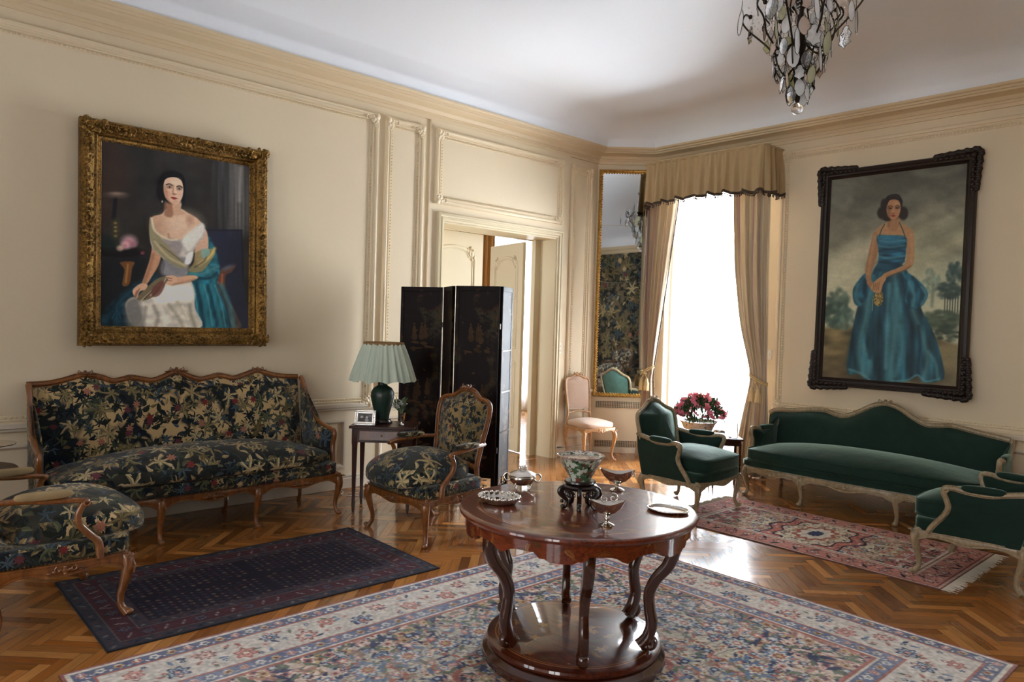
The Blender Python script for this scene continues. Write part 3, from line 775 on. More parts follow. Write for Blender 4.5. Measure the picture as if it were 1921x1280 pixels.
def portrait_standing(nx=300, ny=460):
    c = make_canvas(nx, ny, [(147, 203), (822, 110), (790, 1195), (113, 1150)])
    X, Y = c.X, c.Y
    t = np.clip((Y - 150) / 600, 0, 1)[..., None]
    c.I[:] = (A(92, 92, 82) * (1 - t) + A(196, 192, 158) * t) / 255.
    n = vnoise(X + Y * .6, Y * 1.8, 120, 4) * .6 + vnoise(X, Y * 1.6, 46, 5) * .4
    c.I *= (.72 + .56 * n[..., None])
    for (p, r, k, a) in (([(150, 330), (400, 260), (820, 150)], 60, (78, 78, 70), .5), ([(150, 500), (330, 420), (500, 330)], 40, (120, 120, 106), .5), ([(500, 560), (650, 480), (815, 440)], 46, (192, 190, 150), .6), ([(140, 640), (260, 560), (360, 520)], 46, (206, 200, 172), .6), ([(600, 520), (700, 460), (815, 400)], 30, (112, 118, 104), .5), ([(160, 310), (210, 330), (240, 300)], 16, (140, 140, 124), .6), ([(560, 160), (680, 170), (780, 130)], 16, (130, 128, 112), .5)):
        c.stroke(p, r, k, 1, a)
    c.poly([(120, 600), (330, 620), (330, 900), (110, 920)], (206, 204, 172), 90, .6); c.poly([(560, 640), (800, 560), (790, 860), (600, 900)], (196, 200, 168), 80, .6)
    # hills and ground
    c.poly([(110, 910), (260, 900), (330, 930), (620, 920), (800, 1000), (800, 1210), (100, 1210)], (122, 108, 74), 24, 1, sm=False, tex=(60, 24, .3))
    c.poly([(680, 1010), (800, 1000), (800, 1200), (720, 1200)], (146, 132, 94), 30, .8); c.poly([(110, 1080), (250, 1020), (260, 1160), (110, 1190)], (92, 78, 56), 40, .6)
    c.ell(330, 1140, 90, 30, (62, 54, 42), .6, .7); c.ell(650, 1150, 120, 40, (70, 62, 46), .6, .7)
    # trees
    def tree(cx, cy, rx, ry, col, k=26, seed=1):
        rr = random.Random(seed)
        for i in range(k * 3):
            a = rr.random() * 2 * PI; q = rr.random() ** .5
            f = .8 + .5 * rr.random()
            c.ell(cx + rx * q * math.cos(a), cy + ry * q * math.sin(a), rx * .20, ry * .16, tuple(min(255, x * f) for x in col), .8, .6)
    tree(190, 780, 50, 60, (84, 104, 92), 26, 2); tree(180, 850, 60, 60, (66, 88, 78), 30, 3); tree(230, 860, 40, 60, (92, 116, 104), 16, 4)
    tree(650, 680, 40, 55, (128, 146, 128), 18, 5); c.stroke([(660, 700), (655, 800)], 8, (104, 118, 104), .8, .6)
    tree(765, 640, 42, 50, (58, 80, 74), 24, 6); tree(740, 730, 60, 44, (56, 76, 70), 30, 7)
    for k in range(6): c.stroke([(720 + k * 13, 740), (718 + k * 13, 830)], 3, (56, 66, 56), .7, .8)
    tree(700, 870, 90, 50, (70, 84, 66), 34, 8); tree(740, 930, 60, 40, (60, 74, 58), 22, 9)
    # skirt
    c.poly([(390, 600), (500, 600), (560, 700), (610, 830), (680, 960), (725, 1130), (690, 1165), (620, 1170), (590, 1140), (540, 1165), (460, 1170), (340, 1160), (300, 1130), (240, 1120), (262, 930), (290, 800), (330, 690)], (40, 88, 102), 7, 1, tex=(20, 90, .5))
    L, D2, D1 = (96, 146, 152), (18, 46, 60), (28, 72, 86)
    for (p, r, k, a) in (([(420, 660), (400, 800), (390, 950), (400, 1120)], 20, D2, .7), ([(470, 650), (480, 800), (470, 950), (450, 1150)], 20, L, .6), ([(500, 660), (540, 820), (560, 960), (560, 1140)], 18, D2, .75), ([(350, 700), (330, 850), (300, 1000), (320, 1130)], 14, L, .6), ([(300, 830), (270, 950), (250, 1090)], 16, D2, .6), ([(560, 820), (610, 950), (640, 1060), (620, 1150)], 14, L, .55), ([(620, 880), (670, 1000), (700, 1120)], 12, D1, .7), ([(440, 700), (435, 900), (430, 1100)], 9, (112, 170, 180), .5), ([(320, 1000), (350, 1080), (340, 1140)], 10, L, .6), ([(500, 900), (510, 1020), (480, 1140)], 12, (98, 160, 172), .5), ([(590, 900), (600, 1000), (590, 1130)], 8, D2, .7), ([(370, 780), (360, 900), (350, 1050)], 10, D1, .8), ([(640, 1020), (680, 1080), (690, 1150)], 8, L, .6)):
        c.stroke(p, r, k, .9, a)
    c.stroke([(250, 1110), (310, 1130), (350, 1158)], 5, (110, 160, 168), .8, .6); c.stroke([(460, 1165), (540, 1160), (590, 1135), (630, 1165), (700, 1155)], 5, (100, 156, 166), .8, .6)
    # hip puffs
    c.poly([(330, 645), (290, 680), (262, 730), (270, 790), (300, 805), (330, 770), (350, 700)], (38, 92, 112), 6, 1, tex=(18, 30, .4)); c.stroke([(285, 700), (275, 760), (298, 796)], 8, L, .8, .5); c.stroke([(320, 680), (316, 740)], 8, D2, .8, .6)
    c.poly([(500, 630), (570, 665), (625, 720), (632, 760), (600, 805), (550, 815), (520, 770), (530, 700)], (40, 98, 118), 6, 1, tex=(18, 30, .4))
    c.stroke([(560, 670), (600, 730), (590, 800)], 9, D2, .8, .6); c.stroke([(540, 690), (566, 750), (560, 800)], 8, L, .8, .6); c.stroke([(605, 710), (625, 750), (606, 795)], 7, L, .8, .6)
    # body
    sk = (178, 136, 96); dk = (122, 84, 58)
    c.poly([(425, 405), (488, 400), (520, 418), (550, 440), (555, 480), (500, 480), (380, 480), (360, 470), (380, 430)], sk, 5, 1)
    c.poly([(362, 450), (385, 470), (384, 540), (365, 600), (352, 660), (355, 700), (335, 700), (322, 640), (335, 560), (350, 490)], (160, 118, 84), 5, 1); c.stroke([(365, 470), (350, 560), (335, 650)], 7, (196, 152, 112), .9, .5)
    c.poly([(520, 430), (555, 445), (562, 520), (560, 590), (540, 620), (470, 645), (420, 668), (410, 650), (470, 622), (520, 596), (522, 520)], sk, 5, 1); c.stroke([(546, 460), (552, 530), (548, 590)], 8, (200, 158, 116), .9, .6); c.stroke([(430, 662), (500, 638), (545, 612)], 4, dk, .9, .6)
    c.poly([(430, 378), (480, 378), (488, 408), (470, 440), (440, 440), (425, 408)], (166, 124, 88), 5, 1); c.stroke([(438, 385), (434, 420)], 6, dk, .9, .5)
    # bodice
    c.poly([(378, 468), (440, 464), (518, 470), (522, 530), (512, 590), (470, 625), (400, 640), (360, 650), (385, 590), (384, 530)], (38, 92, 116), 5, 1, tex=(60, 14, .4))
    for y0 in (490, 515, 540, 566, 592): c.stroke([(388, y0), (440, y0 + 6), (514, y0 - 4)], 4, L if y0 % 4 else D2, .8, .5)
    c.stroke([(376, 470), (440, 465), (518, 472)], 2.5, (70, 124, 140), .7, .8); c.stroke([(388, 468), (400, 435), (414, 412)], 2.5, (52, 74, 72), .7, 1); c.stroke([(516, 470), (500, 430), (486, 402)], 2.5, (52, 74, 72), .7, 1)
    # hands and purse
    c.poly([(372, 740), (405, 735), (412, 770), (400, 800), (375, 800), (365, 770)], (150, 128, 76), 6, 1, tex=(5, 5, .5)); c.stroke([(362, 770), (360, 825)], 2, (170, 160, 120), .7, .8)
    c.poly([(330, 690), (360, 690), (375, 715), (365, 735), (345, 715)], (164, 120, 86), 5, 1)
    c.poly([(415, 655), (425, 672), (410, 700), (400, 735), (385, 740), (365, 735), (352, 712), (375, 680)], (188, 142, 100), 4, 1)
    for k in range(4): c.stroke([(392 - k * 9, 690 + k * 2), (388 - k * 9, 728)], 2, dk, .7, .7)
    # head
    c.ell(456, 330, 42, 58, (34, 26, 22), .12, 1); c.ell(402, 358, 26, 30, (40, 30, 24), .2, 1); c.ell(504, 358, 24, 32, (42, 34, 28), .2, 1); c.ell(410, 320, 18, 30, (36, 28, 24), .2, 1); c.ell(425, 385, 20, 12, (38, 28, 22), .3, 1)
    c.poly([(426, 315), (440, 296), (470, 294), (488, 312), (490, 345), (478, 378), (456, 392), (434, 378), (422, 350)], (176, 128, 92), 4, 1)
    c.poly([(424, 320), (440, 340), (440, 384), (428, 368)], (134, 90, 62), 8, .7); c.ell(468, 312, 14, 10, (200, 156, 118), .8, .7)
    for ex, ey in ((440, 335), (474, 333)):
        c.ell(ex, ey, 10, 5, (86, 56, 42), .6, .9); c.ell(ex, ey, 4, 3, (30, 20, 20), .4, 1)
    c.stroke([(430, 327), (442, 323), (450, 328)], 2, (50, 32, 26), .7, .9); c.stroke([(466, 325), (476, 321), (485, 327)], 2, (50, 32, 26), .7, .9)
    c.stroke([(456, 335), (453, 356)], 3, (206, 160, 122), .9, .6); c.ell(454, 359, 7, 3, (110, 70, 52), .6, .8); c.poly([(443, 369), (456, 366), (466, 370), (455, 376)], (140, 56, 50), 3, 1)
    c.poly([(424, 318), (436, 294), (462, 288), (486, 300), (492, 325), (500, 300), (480, 270), (450, 268), (420, 282), (412, 310)], (30, 22, 20), 4, 1); c.stroke([(440, 280), (460, 274), (480, 284)], 4, (70, 52, 42), .9, .5)
    n = vnoise(X, Y, 6, 5) * .5 + vnoise(X * .5, Y, 11, 6) * .5
    c.I *= (1 + .12 * (n[..., None] - .5)); return c.I

# ---- carpets
class Rug(Canvas):
    """quarter canvas, metres from one corner towards the centre"""
    def __init__(s, W, L, res):
        s.W, s.L, s.res = W, L, res; s.nx = int(W / 2 / res); s.ny = int(L / 2 / res)
        x = (np.arange(s.nx) + .5) * (W / 2 / s.nx); y = (np.arange(s.ny) + .5) * (L / 2 / s.ny)
        X, Y = np.meshgrid(x, y); super().__init__(X, Y)
        s.d = np.minimum(X, Y)
    def sub(s, cx, cy, R):
        i0 = max(0, int((cx - R) / s.W * 2 * s.nx)); i1 = min(s.nx, int((cx + R) / s.W * 2 * s.nx) + 2)
        j0 = max(0, int((cy - R) / s.L * 2 * s.ny)); j1 = min(s.ny, int((cy + R) / s.L * 2 * s.ny) + 2)
        return (slice(j0, j1), slice(i0, i1)) if i1 > i0 and j1 > j0 else None
    def rosette(s, cx, cy, R, cols, k=6, ph=0.0, ax=1.0):
        w = s.sub(cx, cy, R * 1.3)
        if w is None: return
        x, y = s.X[w] - cx, (s.Y[w] - cy) * ax; r = np.hypot(x, y); th = np.arctan2(y, x)
        edge = R * (.82 + .18 * np.cos(k * th + ph)); n = len(cols)
        for i, c in enumerate(cols):
            f = 1 - i / n; m = r < edge * f
            s.I[w][m] = np.asarray(c, float) / 255.
    def leafm(s, cx, cy, L, Wd, ang, col):
        w = s.sub(cx, cy, L)
        if w is None: return
        x, y = s.X[w] - cx, s.Y[w] - cy; c, q = math.cos(ang), math.sin(ang); u, v = x * c + y * q, -x * q + y * c
        m = np.abs(v) < Wd * (1 - np.minimum(1, (u / L) ** 2)) * (np.abs(u) < L); s.I[w][m] = np.asarray(col, float) / 255.
    def band(s, a, b, col):
        s.I[(s.d >= a) & (s.d < b)] = np.asarray(col, float) / 255.
    def along(s, off, step, fn):
        """call fn(x, y, i, vertical) along the band centre line at distance off"""
        n = int((s.L / 2 - off) / step) + 1
        for i in range(n): fn(off, off + i * step, i, True)
        n = int((s.W / 2 - off) / step) + 1
        for i in range(1, n): fn(off + i * step, off, i, False)
    def scatter(s, mask, n, cols, rng, r0, r1, leafcols=None):
        ys, xs = np.nonzero(mask)
        for _ in range(n):
            q = rng.randrange(len(xs)); x, y = s.X[ys[q], xs[q]], s.Y[ys[q], xs[q]]; R = r0 + (r1 - r0) * rng.random()
            if leafcols and rng.random() < .6: s.leafm(x, y, R * 1.3, R * .4, rng.random() * PI, rng.choice(leafcols))
            else: s.rosette(x, y, R, rng.choice(cols), rng.choice((4, 5, 6, 8)), rng.random() * 6)
    def vines(s, mask_fn, n, col, rng, r=.004, amp=.06):
        for _ in range(n):
            x, y = rng.random() * s.W / 2, rng.random() * s.L / 2; a = rng.random() * 2 * PI; P = []
            for k in range(7):
                P.append((x, y)); a += rng.uniform(-.9, .9); x += amp * math.cos(a); y += amp * math.sin(a)
            if mask_fn(*P[3]): s.stroke(P, r, col, .4, .9)
    def full(s):
        q = s.I; q = np.concatenate([q, q[:, ::-1]], 1); return np.concatenate([q, q[::-1]], 0)

def wear(img, seed, amp, s=40, tone=(1, 1, 1), sat=.75):
    g0 = img.mean(2, keepdims=True); img = g0 + (img - g0) * sat
    ny, nx = img.shape[:2]; X, Y = np.meshgrid(np.arange(nx, dtype=float), np.arange(ny, dtype=float))
    n = vnoise(X, Y, s, seed) * .6 + vnoise(X, Y, s / 4, seed + 1) * .4
    g = vnoise(X, Y, 2.2, seed + 2)
    m = (n * amp)[..., None]
    img = img * (1 - m) + np.asarray(tone) * m
    return img * (.88 + .24 * g[..., None])

IV = (206, 196, 178); RD = (168, 82, 68); DR = (124, 54, 50); NV = (42, 52, 88); BL = (84, 112, 150); PK = (206, 140, 124); GD = (186, 150, 92); GN = (92, 106, 84); LB = (150, 168, 186); BK = (30, 28, 44)
def big_rug(W, L):
    r = Rug(W, L, .0065); g = random.Random(3)
    r.I[:] = A(*IV) / 255.
    cx, cy = W / 2, L / 2
    field = r.d > .50
    u, v = (r.X - cx) / (W / 2 - .5), (r.Y - cy) / (L / 2 - .5)
    th = np.arctan2(v, u); rad = np.hypot(u, v)
    lobes = 1.02 + .07 * np.cos(th * 10) + .05 * np.cos(th * 22)
    r.I[field] = A(178, 112, 96) / 255.
    inner = field & (rad < lobes * .92); r.I[inner] = A(186, 178, 156) / 255.
    line = field & (np.abs(rad - lobes * .92) < .018); r.I[line] = A(58, 88, 130) / 255.
    r.vines(lambda x, y: min(x, y) > .5, 160, (120, 100, 96), g, .0035, .07)
    r.scatter(field & ~inner, 420, [((214, 196, 178), RD, NV), (NV, LB, IV), (IV, PK, DR), (GD, DR)], g, .018, .045, [NV, (206, 180, 160), GN])
    r.scatter(inner, 900, [(RD, PK, IV), (BL, IV, RD), (IV, GD, DR), (NV, LB), (PK, IV)], g, .012, .034, [BL, (150, 118, 98), RD, GN, NV])
    med = rad < (.40 + .05 * np.cos(th * 8)); r.I[med] = A(70, 96, 128) / 255.
    r.I[(rad < (.43 + .05 * np.cos(th * 8))) & ~med] = A(*RD) / 255.
    r.scatter(med, 260, [(RD, IV, NV), (IV, PK, RD), (GD, IV)], g, .014, .034, [IV, NV, (170, 90, 76), (130, 120, 96)])
    core = rad < .2; r.I[core] = A(*IV) / 255.; r.scatter(core, 70, [(RD, PK, IV), (NV, LB, IV)], g, .014, .034, [NV, RD, GN])
    for k in range(5):
        r.rosette(.85 + k * .16, .78 + .1 * (k % 2), .075, (NV, LB, IV, RD, IV), 8)
        r.rosette(.80, .85 + k * .22, .075, (BL, IV, RD, GD), 8)
    # borders
    r.band(0, .018, (150, 70, 62)); r.band(.018, .04, IV); r.band(.04, .11, (78, 88, 124)); r.band(.11, .125, RD)
    r.band(.125, .375, (198, 188, 174)); r.band(.375, .39, RD); r.band(.39, .465, (88, 100, 138)); r.band(.465, .48, IV); r.band(.48, .50, RD)
    for off in (.075, .428):
        r.along(off, .075, lambda x, y, i, vt: r.rosette(x, y, .026, [(PK, RD, IV), (IV, BL), (GD, DR)][i % 3], 5))
        r.along(off, .0375, lambda x, y, i, vt: r.leafm(x + (.018 if i % 2 else -.018) * vt, y + (.018 if i % 2 else -.018) * (not vt), .012, .005, 1.0 * i, (206, 200, 190)))
    def mb_(x, y, i, vt):
        o = .045 * (1 if i % 2 else -1)
        r.rosette(x + o * vt, y + o * (not vt), .062 if i % 2 else .05, [(RD, PK, RD, IV), (NV, LB, NV, PK), (DR, PK, IV, RD)][i % 3], 6 + i % 3)
    r.along(.25, .155, mb_)
    r.along(.25, .052, lambda x, y, i, vt: (r.leafm(x + .085 * math.sin(i * 1.3) * vt, y + .085 * math.sin(i * 1.3) * (not vt), .026, .010, i * 1.1, [NV, RD, GN, BL][i % 4]), r.rosette(x - .09 * math.sin(i * 1.7) * vt, y - .09 * math.sin(i * 1.7) * (not vt), .017, [(RD, IV), (NV, LB), (PK, RD)][i % 3], 5)))
    r.I[r.d < .006] = A(110, 50, 46) / 255.
    return wear(r.full(), 5, .42, 70, (.78, .76, .75))

def side_rug(W, L):
    r = Rug(W, L, .006); g = random.Random(11); F = (202, 190, 160)
    r.I[:] = A(*F) / 255.; cx, cy = W / 2, L / 2; field = r.d > .25
    r.vines(lambda x, y: min(x, y) > .25, 90, (150, 120, 96), g, .0035, .05)
    r.scatter(field, 520, [(PK, RD, IV), ((190, 110, 92), IV), (BL, IV), (GD, DR), (DR, PK)], g, .010, .026, [(120, 128, 96), (178, 96, 84), NV, (200, 150, 120)])
    u, v = (r.X - cx) / .26, (r.Y - cy) / .42; th = np.arctan2(v, u); rad = np.hypot(u, v); e = 1 + .1 * np.cos(th * 10)
    for f, c in ((1.35, BK), (1.27, (186, 92, 76)), (1.0, (46, 36, 52)), (.92, (204, 190, 160)), (.55, RD), (.42, IV), (.2, NV)):
        r.I[(rad < e * f)] = A(*c) / 255.
    r.scatter((rad < e * .92) & (rad > .5), 50, [(RD, IV), (NV, LB), (GD, RD)], g, .010, .02, [RD, GN, NV]); r.scatter((rad < e * 1.27) & (rad > 1.05), 40, [(IV, RD), (NV, PK)], g, .008, .016, [IV, NV])
    for (fx, fy) in ((.3, .32), (.33, .9), (.36, .62)): r.rosette(fx, fy, .05, (RD, PK, NV, PK, IV), 10)
    c2 = field & (np.hypot((r.X - .25) / .24, (r.Y - .25) / .42) < 1 + .12 * np.cos(np.arctan2(r.Y - .25, r.X - .25) * 12)); r.I[c2] = A(176, 92, 80) / 255.; r.scatter(c2, 60, [(NV, PK, IV), (IV, RD), (BK, PK)], g, .012, .03, [NV, IV, GN])
    r.band(0, .012, (120, 60, 58)); r.band(.012, .03, (190, 150, 130)); r.band(.03, .045, (132, 60, 60)); r.band(.045, .205, (188, 112, 98)); r.band(.205, .22, (190, 176, 150)); r.band(.22, .235, (150, 74, 72)); r.band(.235, .25, IV)
    def bm(x, y, i, vt):
        o = .022 * (1 if i % 2 else -1)
        r.rosette(x + o * vt, y + o * (not vt), .05, [(BK, PK, DR, IV), (BK, (206, 150, 122), RD, IV)][i % 2], 6)
        r.leafm(x - 2 * o * vt, y - 2 * o * (not vt) + .05 * vt, .04, .014, (.9 if i % 2 else -.9) + (PI / 2 if vt else 0), BK)
    r.along(.125, .125, bm)
    r.along(.125, .05, lambda x, y, i, vt: r.rosette(x + .06 * math.sin(i * 2.1) * vt, y + .06 * math.sin(i * 2.1) * (not vt), .012, [(IV, RD), (NV, LB)][i % 2], 5))
    return wear(r.full(), 9, .12, 60, (.78, .72, .66))

def dark_rug(W, L):
    r = Rug(W, L, .007); g = random.Random(21)
    r.I[:] = A(38, 34, 54) / 255.; field = r.d > .26
    for j in range(int(L / 2 / .045)):
        for i in range(int(W / 2 / .045)):
            x, y = .02 + i * .045 + (.022 if j % 2 else 0), .02 + j * .045
            if min(x, y) > .26: r.rosette(x, y, .013, [((96, 60, 72), (150, 120, 96)), ((70, 78, 104), (36, 34, 52)), ((112, 52, 60), (52, 40, 60)), ((140, 120, 92), (96, 52, 52))][g.randrange(4)], 4)
    r.band(0, .012, (40, 36, 44)); r.band(.012, .075, (62, 68, 80)); r.band(.075, .085, (110, 100, 92)); r.band(.085, .19, (96, 44, 54)); r.band(.19, .20, (112, 104, 96)); r.band(.20, .245, (64, 66, 80)); r.band(.245, .26, (84, 60, 64))
    for off in (.044, .222): r.along(off, .05, lambda x, y, i, vt: r.leafm(x, y, .02, .008, (.8 if i % 2 else -.8) + (PI / 2 if vt else 0), [(128, 120, 108), (110, 62, 62), (38, 42, 62)][i % 3]))
    def bm(x, y, i, vt):
        if i % 3 == 1: r.rosette(x, y, .04, ((46, 50, 74), (108, 110, 120), (46, 50, 74), (120, 70, 70)), 8)
        else:
            r.leafm(x, y, .034, .007, 0.5 if vt else 2.0, (176, 160, 146)); r.rosette(x, y, .014, ((60, 66, 96), (150, 130, 116)), 4)
    r.along(.1375, .085, bm)
    return wear(r.full(), 15, .10, 60, (.30, .28, .30)) * A(.74, .70, .72)
# ------------------------------------------------------------------ the room shell
XL, YR, XR, YN = -6.06, 7.617, 2.5, -3.2
C1, C2 = (-6.06, 7.08), (-5.523, 7.617)
DY0, DY1, DZ = 4.627, 6.345, 2.64          # doorway in the left wall
WX0, WX1, WZ = -5.36, -4.02, 3.34          # window in the right wall
LOOP = [(XL, YN), (XR, YN), (XR, YR), C2, C1]

def offset_loop(loop, d):
    n = len(loop); out = []
    for i in range(n):
        p0, p1, p2 = A(*loop[i - 1]), A(*loop[i]), A(*loop[(i + 1) % n])
        a = (p1 - p0) / np.linalg.norm(p1 - p0); b = (p2 - p1) / np.linalg.norm(p2 - p1)
        na, nb = A(-a[1], a[0]), A(-b[1], b[0]); m = (na + nb); m = m / (m @ na)
        out.append(p1 + m * d)
    return out

def sweep_loop(prof, closed_prof=True):
    v = []; f = []; n = len(LOOP); k = len(prof)
    for o, z in prof:
        for p in offset_loop(LOOP, o): v.append((p[0], p[1], z))
    for a in range(k if closed_prof else k - 1):
        b = (a + 1) % k
        for i in range(n):
            j = (i + 1) % n; f.append((a * n + i, b * n + i, b * n + j, a * n + j))
    return np.array(v), f

# floor: herringbone oak blocks laid at 45 degrees
def make_floor():
    g = random.Random(5); L, W = .36, .06; V = []; F = []; C = []; UV = []; c45 = math.sqrt(.5)
    tones = [(160, 102, 50), (174, 114, 58), (146, 90, 42), (192, 132, 72), (164, 106, 54), (132, 78, 36)]
    cx, cy = -3.0, 3.2; N = 24
    def blk(x, y, w, h, horiz):
        pts = [(x + .0012, y + .0012), (x + w - .0012, y + .0012), (x + w - .0012, y + h - .0012), (x + .0012, y + h - .0012)]
        q = [(cx + (a - b) * c45, cy + (a + b) * c45) for a, b in pts]
        mx = sum(p[0] for p in q) / 4; my = sum(p[1] for p in q) / 4
        if not (XL - 4.2 < mx < XR + .2 and YN - .2 < my < YR + 2.3): return
        if mx < XL - .2 and (my < 2.6): return
        if mx - XL < (my - 7.4) - .6 and mx > XL: return
        n = len(V); V.extend([(a, b, 0.0) for a, b in q]); F.append((n, n + 1, n + 2, n + 3))
        t = A(*g.choice(tones)) / 255. * (.86 + .24 * g.random()); C.extend([s2l(np.clip(t, 0, 1))] * 4)
        ou, ov = g.random() * 50, g.random() * 50
        uv = [(0, 0), (w, 0), (w, h), (0, h)]
        UV.extend([(a + ou, b + ov) if horiz else (b + ou, a + ov) for a, b in uv])
    R = 150
    for i in range(-R, R):
        for j in range(-34, 34):
            ox, oy = i * W + j * L, i * W - j * L
            if abs(ox) > 13 or abs(oy) > 13: continue
            blk(ox, oy, L, W, True); blk(ox + L, oy + W - L, W, L, False)
    mb = MB(); mb.v = [np.array(V)]; mb.f = F; mb.mi = [0] * len(F); mb.n = len(V)
    mb2 = MB(); n = len(V)
    mb.v.append(box(XL - 4.0, XR + .3, YN - .3, YR + 2.2, -.12, -.0015)[0]); mb.f = mb.f + [tuple(i + n for i in q) for q in box(0, 1, 0, 1, 0, 1)[1]]; mb.mi += [1] * 6; mb.n += 8
    C = C + [(.02, .012, .006)] * 8; UV = UV + [(0, 0)] * 8
    return struct('floor', mb, [M['parquet'], M['gap']], col=np.array(C), uvmap=np.array(UV, float), smooth=0)
make_floor()

w = MB(); T = .30
w.add(box(XL - T, XL, YN - .25, DY0, 0, 4.3)); w.add(box(XL - T, XL, DY1, C1[1] + .12, 0, 4.3)); w.add(box(XL - T, XL, DY0, DY1, DZ, 4.3))
w.add(box(XL, XL + .018, 4.442, DY0 + .001, .0, 3.66)); w.add(box(XL, XL + .018, DY1 - .001, 6.545, 0, 3.66)); w.add(box(XL, XL + .018, DY0, DY1, DZ, 3.66))
struct('wall_left', w, M['wall'], smooth=0)
w = MB(); w.add(box(C2[0] - .35, WX0, YR, YR + .35, 0, 4.3)); w.add(box(WX1, .9, YR, YR + .35, 0, 4.3)); w.add(box(WX0, WX1, YR, YR + .35, WZ, 4.3)); w.add(box(.9, 2.1, YR, YR + .35, 3.2, 4.3)); w.add(box(.9, 2.1, YR, YR + .35, 0, .5)); w.add(box(2.1, XR + .25, YR, YR + .35, 0, 4.3))
struct('wall_right', w, M['wall'], smooth=0)
# chamfered corner with the mirror
cl = math.hypot(C2[0] - C1[0], C2[1] - C1[1])
w = MB(); w.add(box(-.06, cl + .06, 0, .25, 0, 4.3)); wc = struct('wall_corner', w, M['wall'], smooth=0); wc.location = (C1[0], C1[1], 0); wc.rotation_euler = (0, 0, PI / 4)
w = MB(); w.add(box(XR, XR + .25, YN - .25, YR + .3, 0, 4.3)); struct('wall_back', w, M['wall'], smooth=0)
w = MB(); w.add(box(XL - T, -4.4, YN - .25, YN, 0, 4.3)); w.add(box(-4.4, -2.6, YN - .25, YN, 3.1, 4.3)); w.add(box(-4.4, -2.6, YN - .25, YN, 0, .3)); w.add(box(-2.6, -.9, YN - .25, YN, 0, 4.3)); w.add(box(-.9, .9, YN - .25, YN, 3.1, 4.3)); w.add(box(-.9, .9, YN - .25, YN, 0, .3)); w.add(box(.9, XR + .25, YN - .25, YN, 0, 4.3))
struct('wall_near', w, M['wall'], smooth=0)

# ceiling with cove, cornice
prof = [(.205 + .43 * (1 - math.cos(a)), 3.82 + .29 * math.sin(a)) for a in np.linspace(0, PI / 2, 12)]
v, f = sweep_loop(prof, False)
inner = offset_loop(LOOP, .635); n = len(v)
v = np.concatenate([v, np.array([(p[0], p[1], 4.11) for p in inner])]); f = f + [tuple(n + i for i in range(5))[::-1]]
c = MB(); c.add((v, f)); c.add(box(XL - .3, XR + .25, YN - .25, YR + .35, 4.3, 4.4)); struct('ceiling', c, M['ceiling'], smooth=35)
prof = [(0, 3.655), (.018, 3.655), (.022, 3.685), (.030, 3.69), (.030, 3.712), (.045, 3.714), (.052, 3.722), (.070, 3.742), (.105, 3.754), (.140, 3.757), (.160, 3.762), (.166, 3.778), (.186, 3.780), (.190, 3.796), (.206, 3.800), (.214, 3.808), (.218, 3.826), (0, 3.826)]
c = MB(); c.add(sweep_loop(prof)); struct('trim_1', c, M['cornice'], smooth=25)

# moulded panels
MP = [(0, 0), (0, .016), (.006, .026), (.022, .032), (.036, .026), (.042, .014), (.052, .012), (.058, .018), (.066, .018), (.070, .008), (.090, .006), (.094, 0)]
def corner_scrolls(mb, p, ux, uy, un, s=.05):
    """small carved acanthus at the corner of a moulded panel"""
    p, ux, uy, un = (np.asarray(a, float) for a in (p, ux, uy, un))
    for (a, b, r) in ((.0, .0, .032), (.045, .004, .022), (.004, .045, .022), (.07, .012, .014), (.012, .07, .014), (.03, .03, .024), (-.012, -.012, .02), (.052, .04, .014), (.04, .055, .014)):
        v, f = sphere(1, 8, 5); v = v * A(r * 1.15, r * 1.15, r * .7)
        mb.add((v @ np.array([ux, uy, un]) + p + ux * a + uy * b + un * .022, f))
    for fl in (1, -1):
        v, f = scroll(.03, 1.1, .007, 14, fl); mb.add((v @ np.array([ux, uy, un]) + p + (ux if fl > 0 else uy) * .085 + (uy if fl > 0 else ux) * .012 + un * .026, f))
def panel(mb, org, ux, uy, un, w, h, corners=(1, 1, 1, 1), bead=.03, top_only=False):
    org, ux, uy, un = (np.asarray(a, float) for a in (org, ux, uy, un))
    mb.add(mitre(org, ux, uy, un, w, h, MP))
    i = .080; P = [org + ux * i + uy * i, org + ux * (w - i) + uy * i, org + ux * (w - i) + uy * (h - i), org + ux * i + uy * (h - i)]
    for k in range(4): mb.add(beads(P[k] + un * .010, P[(k + 1) % 4] + un * .010, bead, .0095))
    cs = [(0, 0, 1, 1), (w, 0, -1, 1), (w, h, -1, -1), (0, h, 1, -1)]
    for k, (a, b, sx, sy) in enumerate(cs):
        if corners[k]: corner_scrolls(mb, org + ux * (a + sx * .03) + uy * (b + sy * .03), ux * sx, uy * sy, un)
UY, UZ, UXp = A(0, 1, 0), A(0, 0, 1), A(1, 0, 0)
t = MB()
panel(t, (XL, -2.6, .762), UY, UZ, UXp, 2.6 + 3.832, 3.573 - .762)
panel(t, (XL, 3.908, .80), UY, UZ, UXp, .466, 3.573 - .80)
panel(t, (XL + .018, 4.505, 2.812), UY, UZ, UXp, 1.918, .768)
panel(t, (XL, 6.578, .80), UY, UZ, UXp, .392, 3.568 - .80)
struct('trim_2', t, M['trim'], smooth=35)
t = MB()
dp = [(0, 0), (0, .014), (.02, .016), (.03, .006), (.04, 0)]
for y0, y1 in ((-2.5, -.3), (-.15, 1.7), (1.85, 3.55), (3.92, 4.36), (6.59, 6.96)):
    t.add(mitre((XL, y0, .20), UY, UZ, UXp, y1 - y0, .455, dp))
t.add(mitre((-3.80, YR, .19), UXp, UZ, A(0, -1, 0), 4.2, .44, dp))
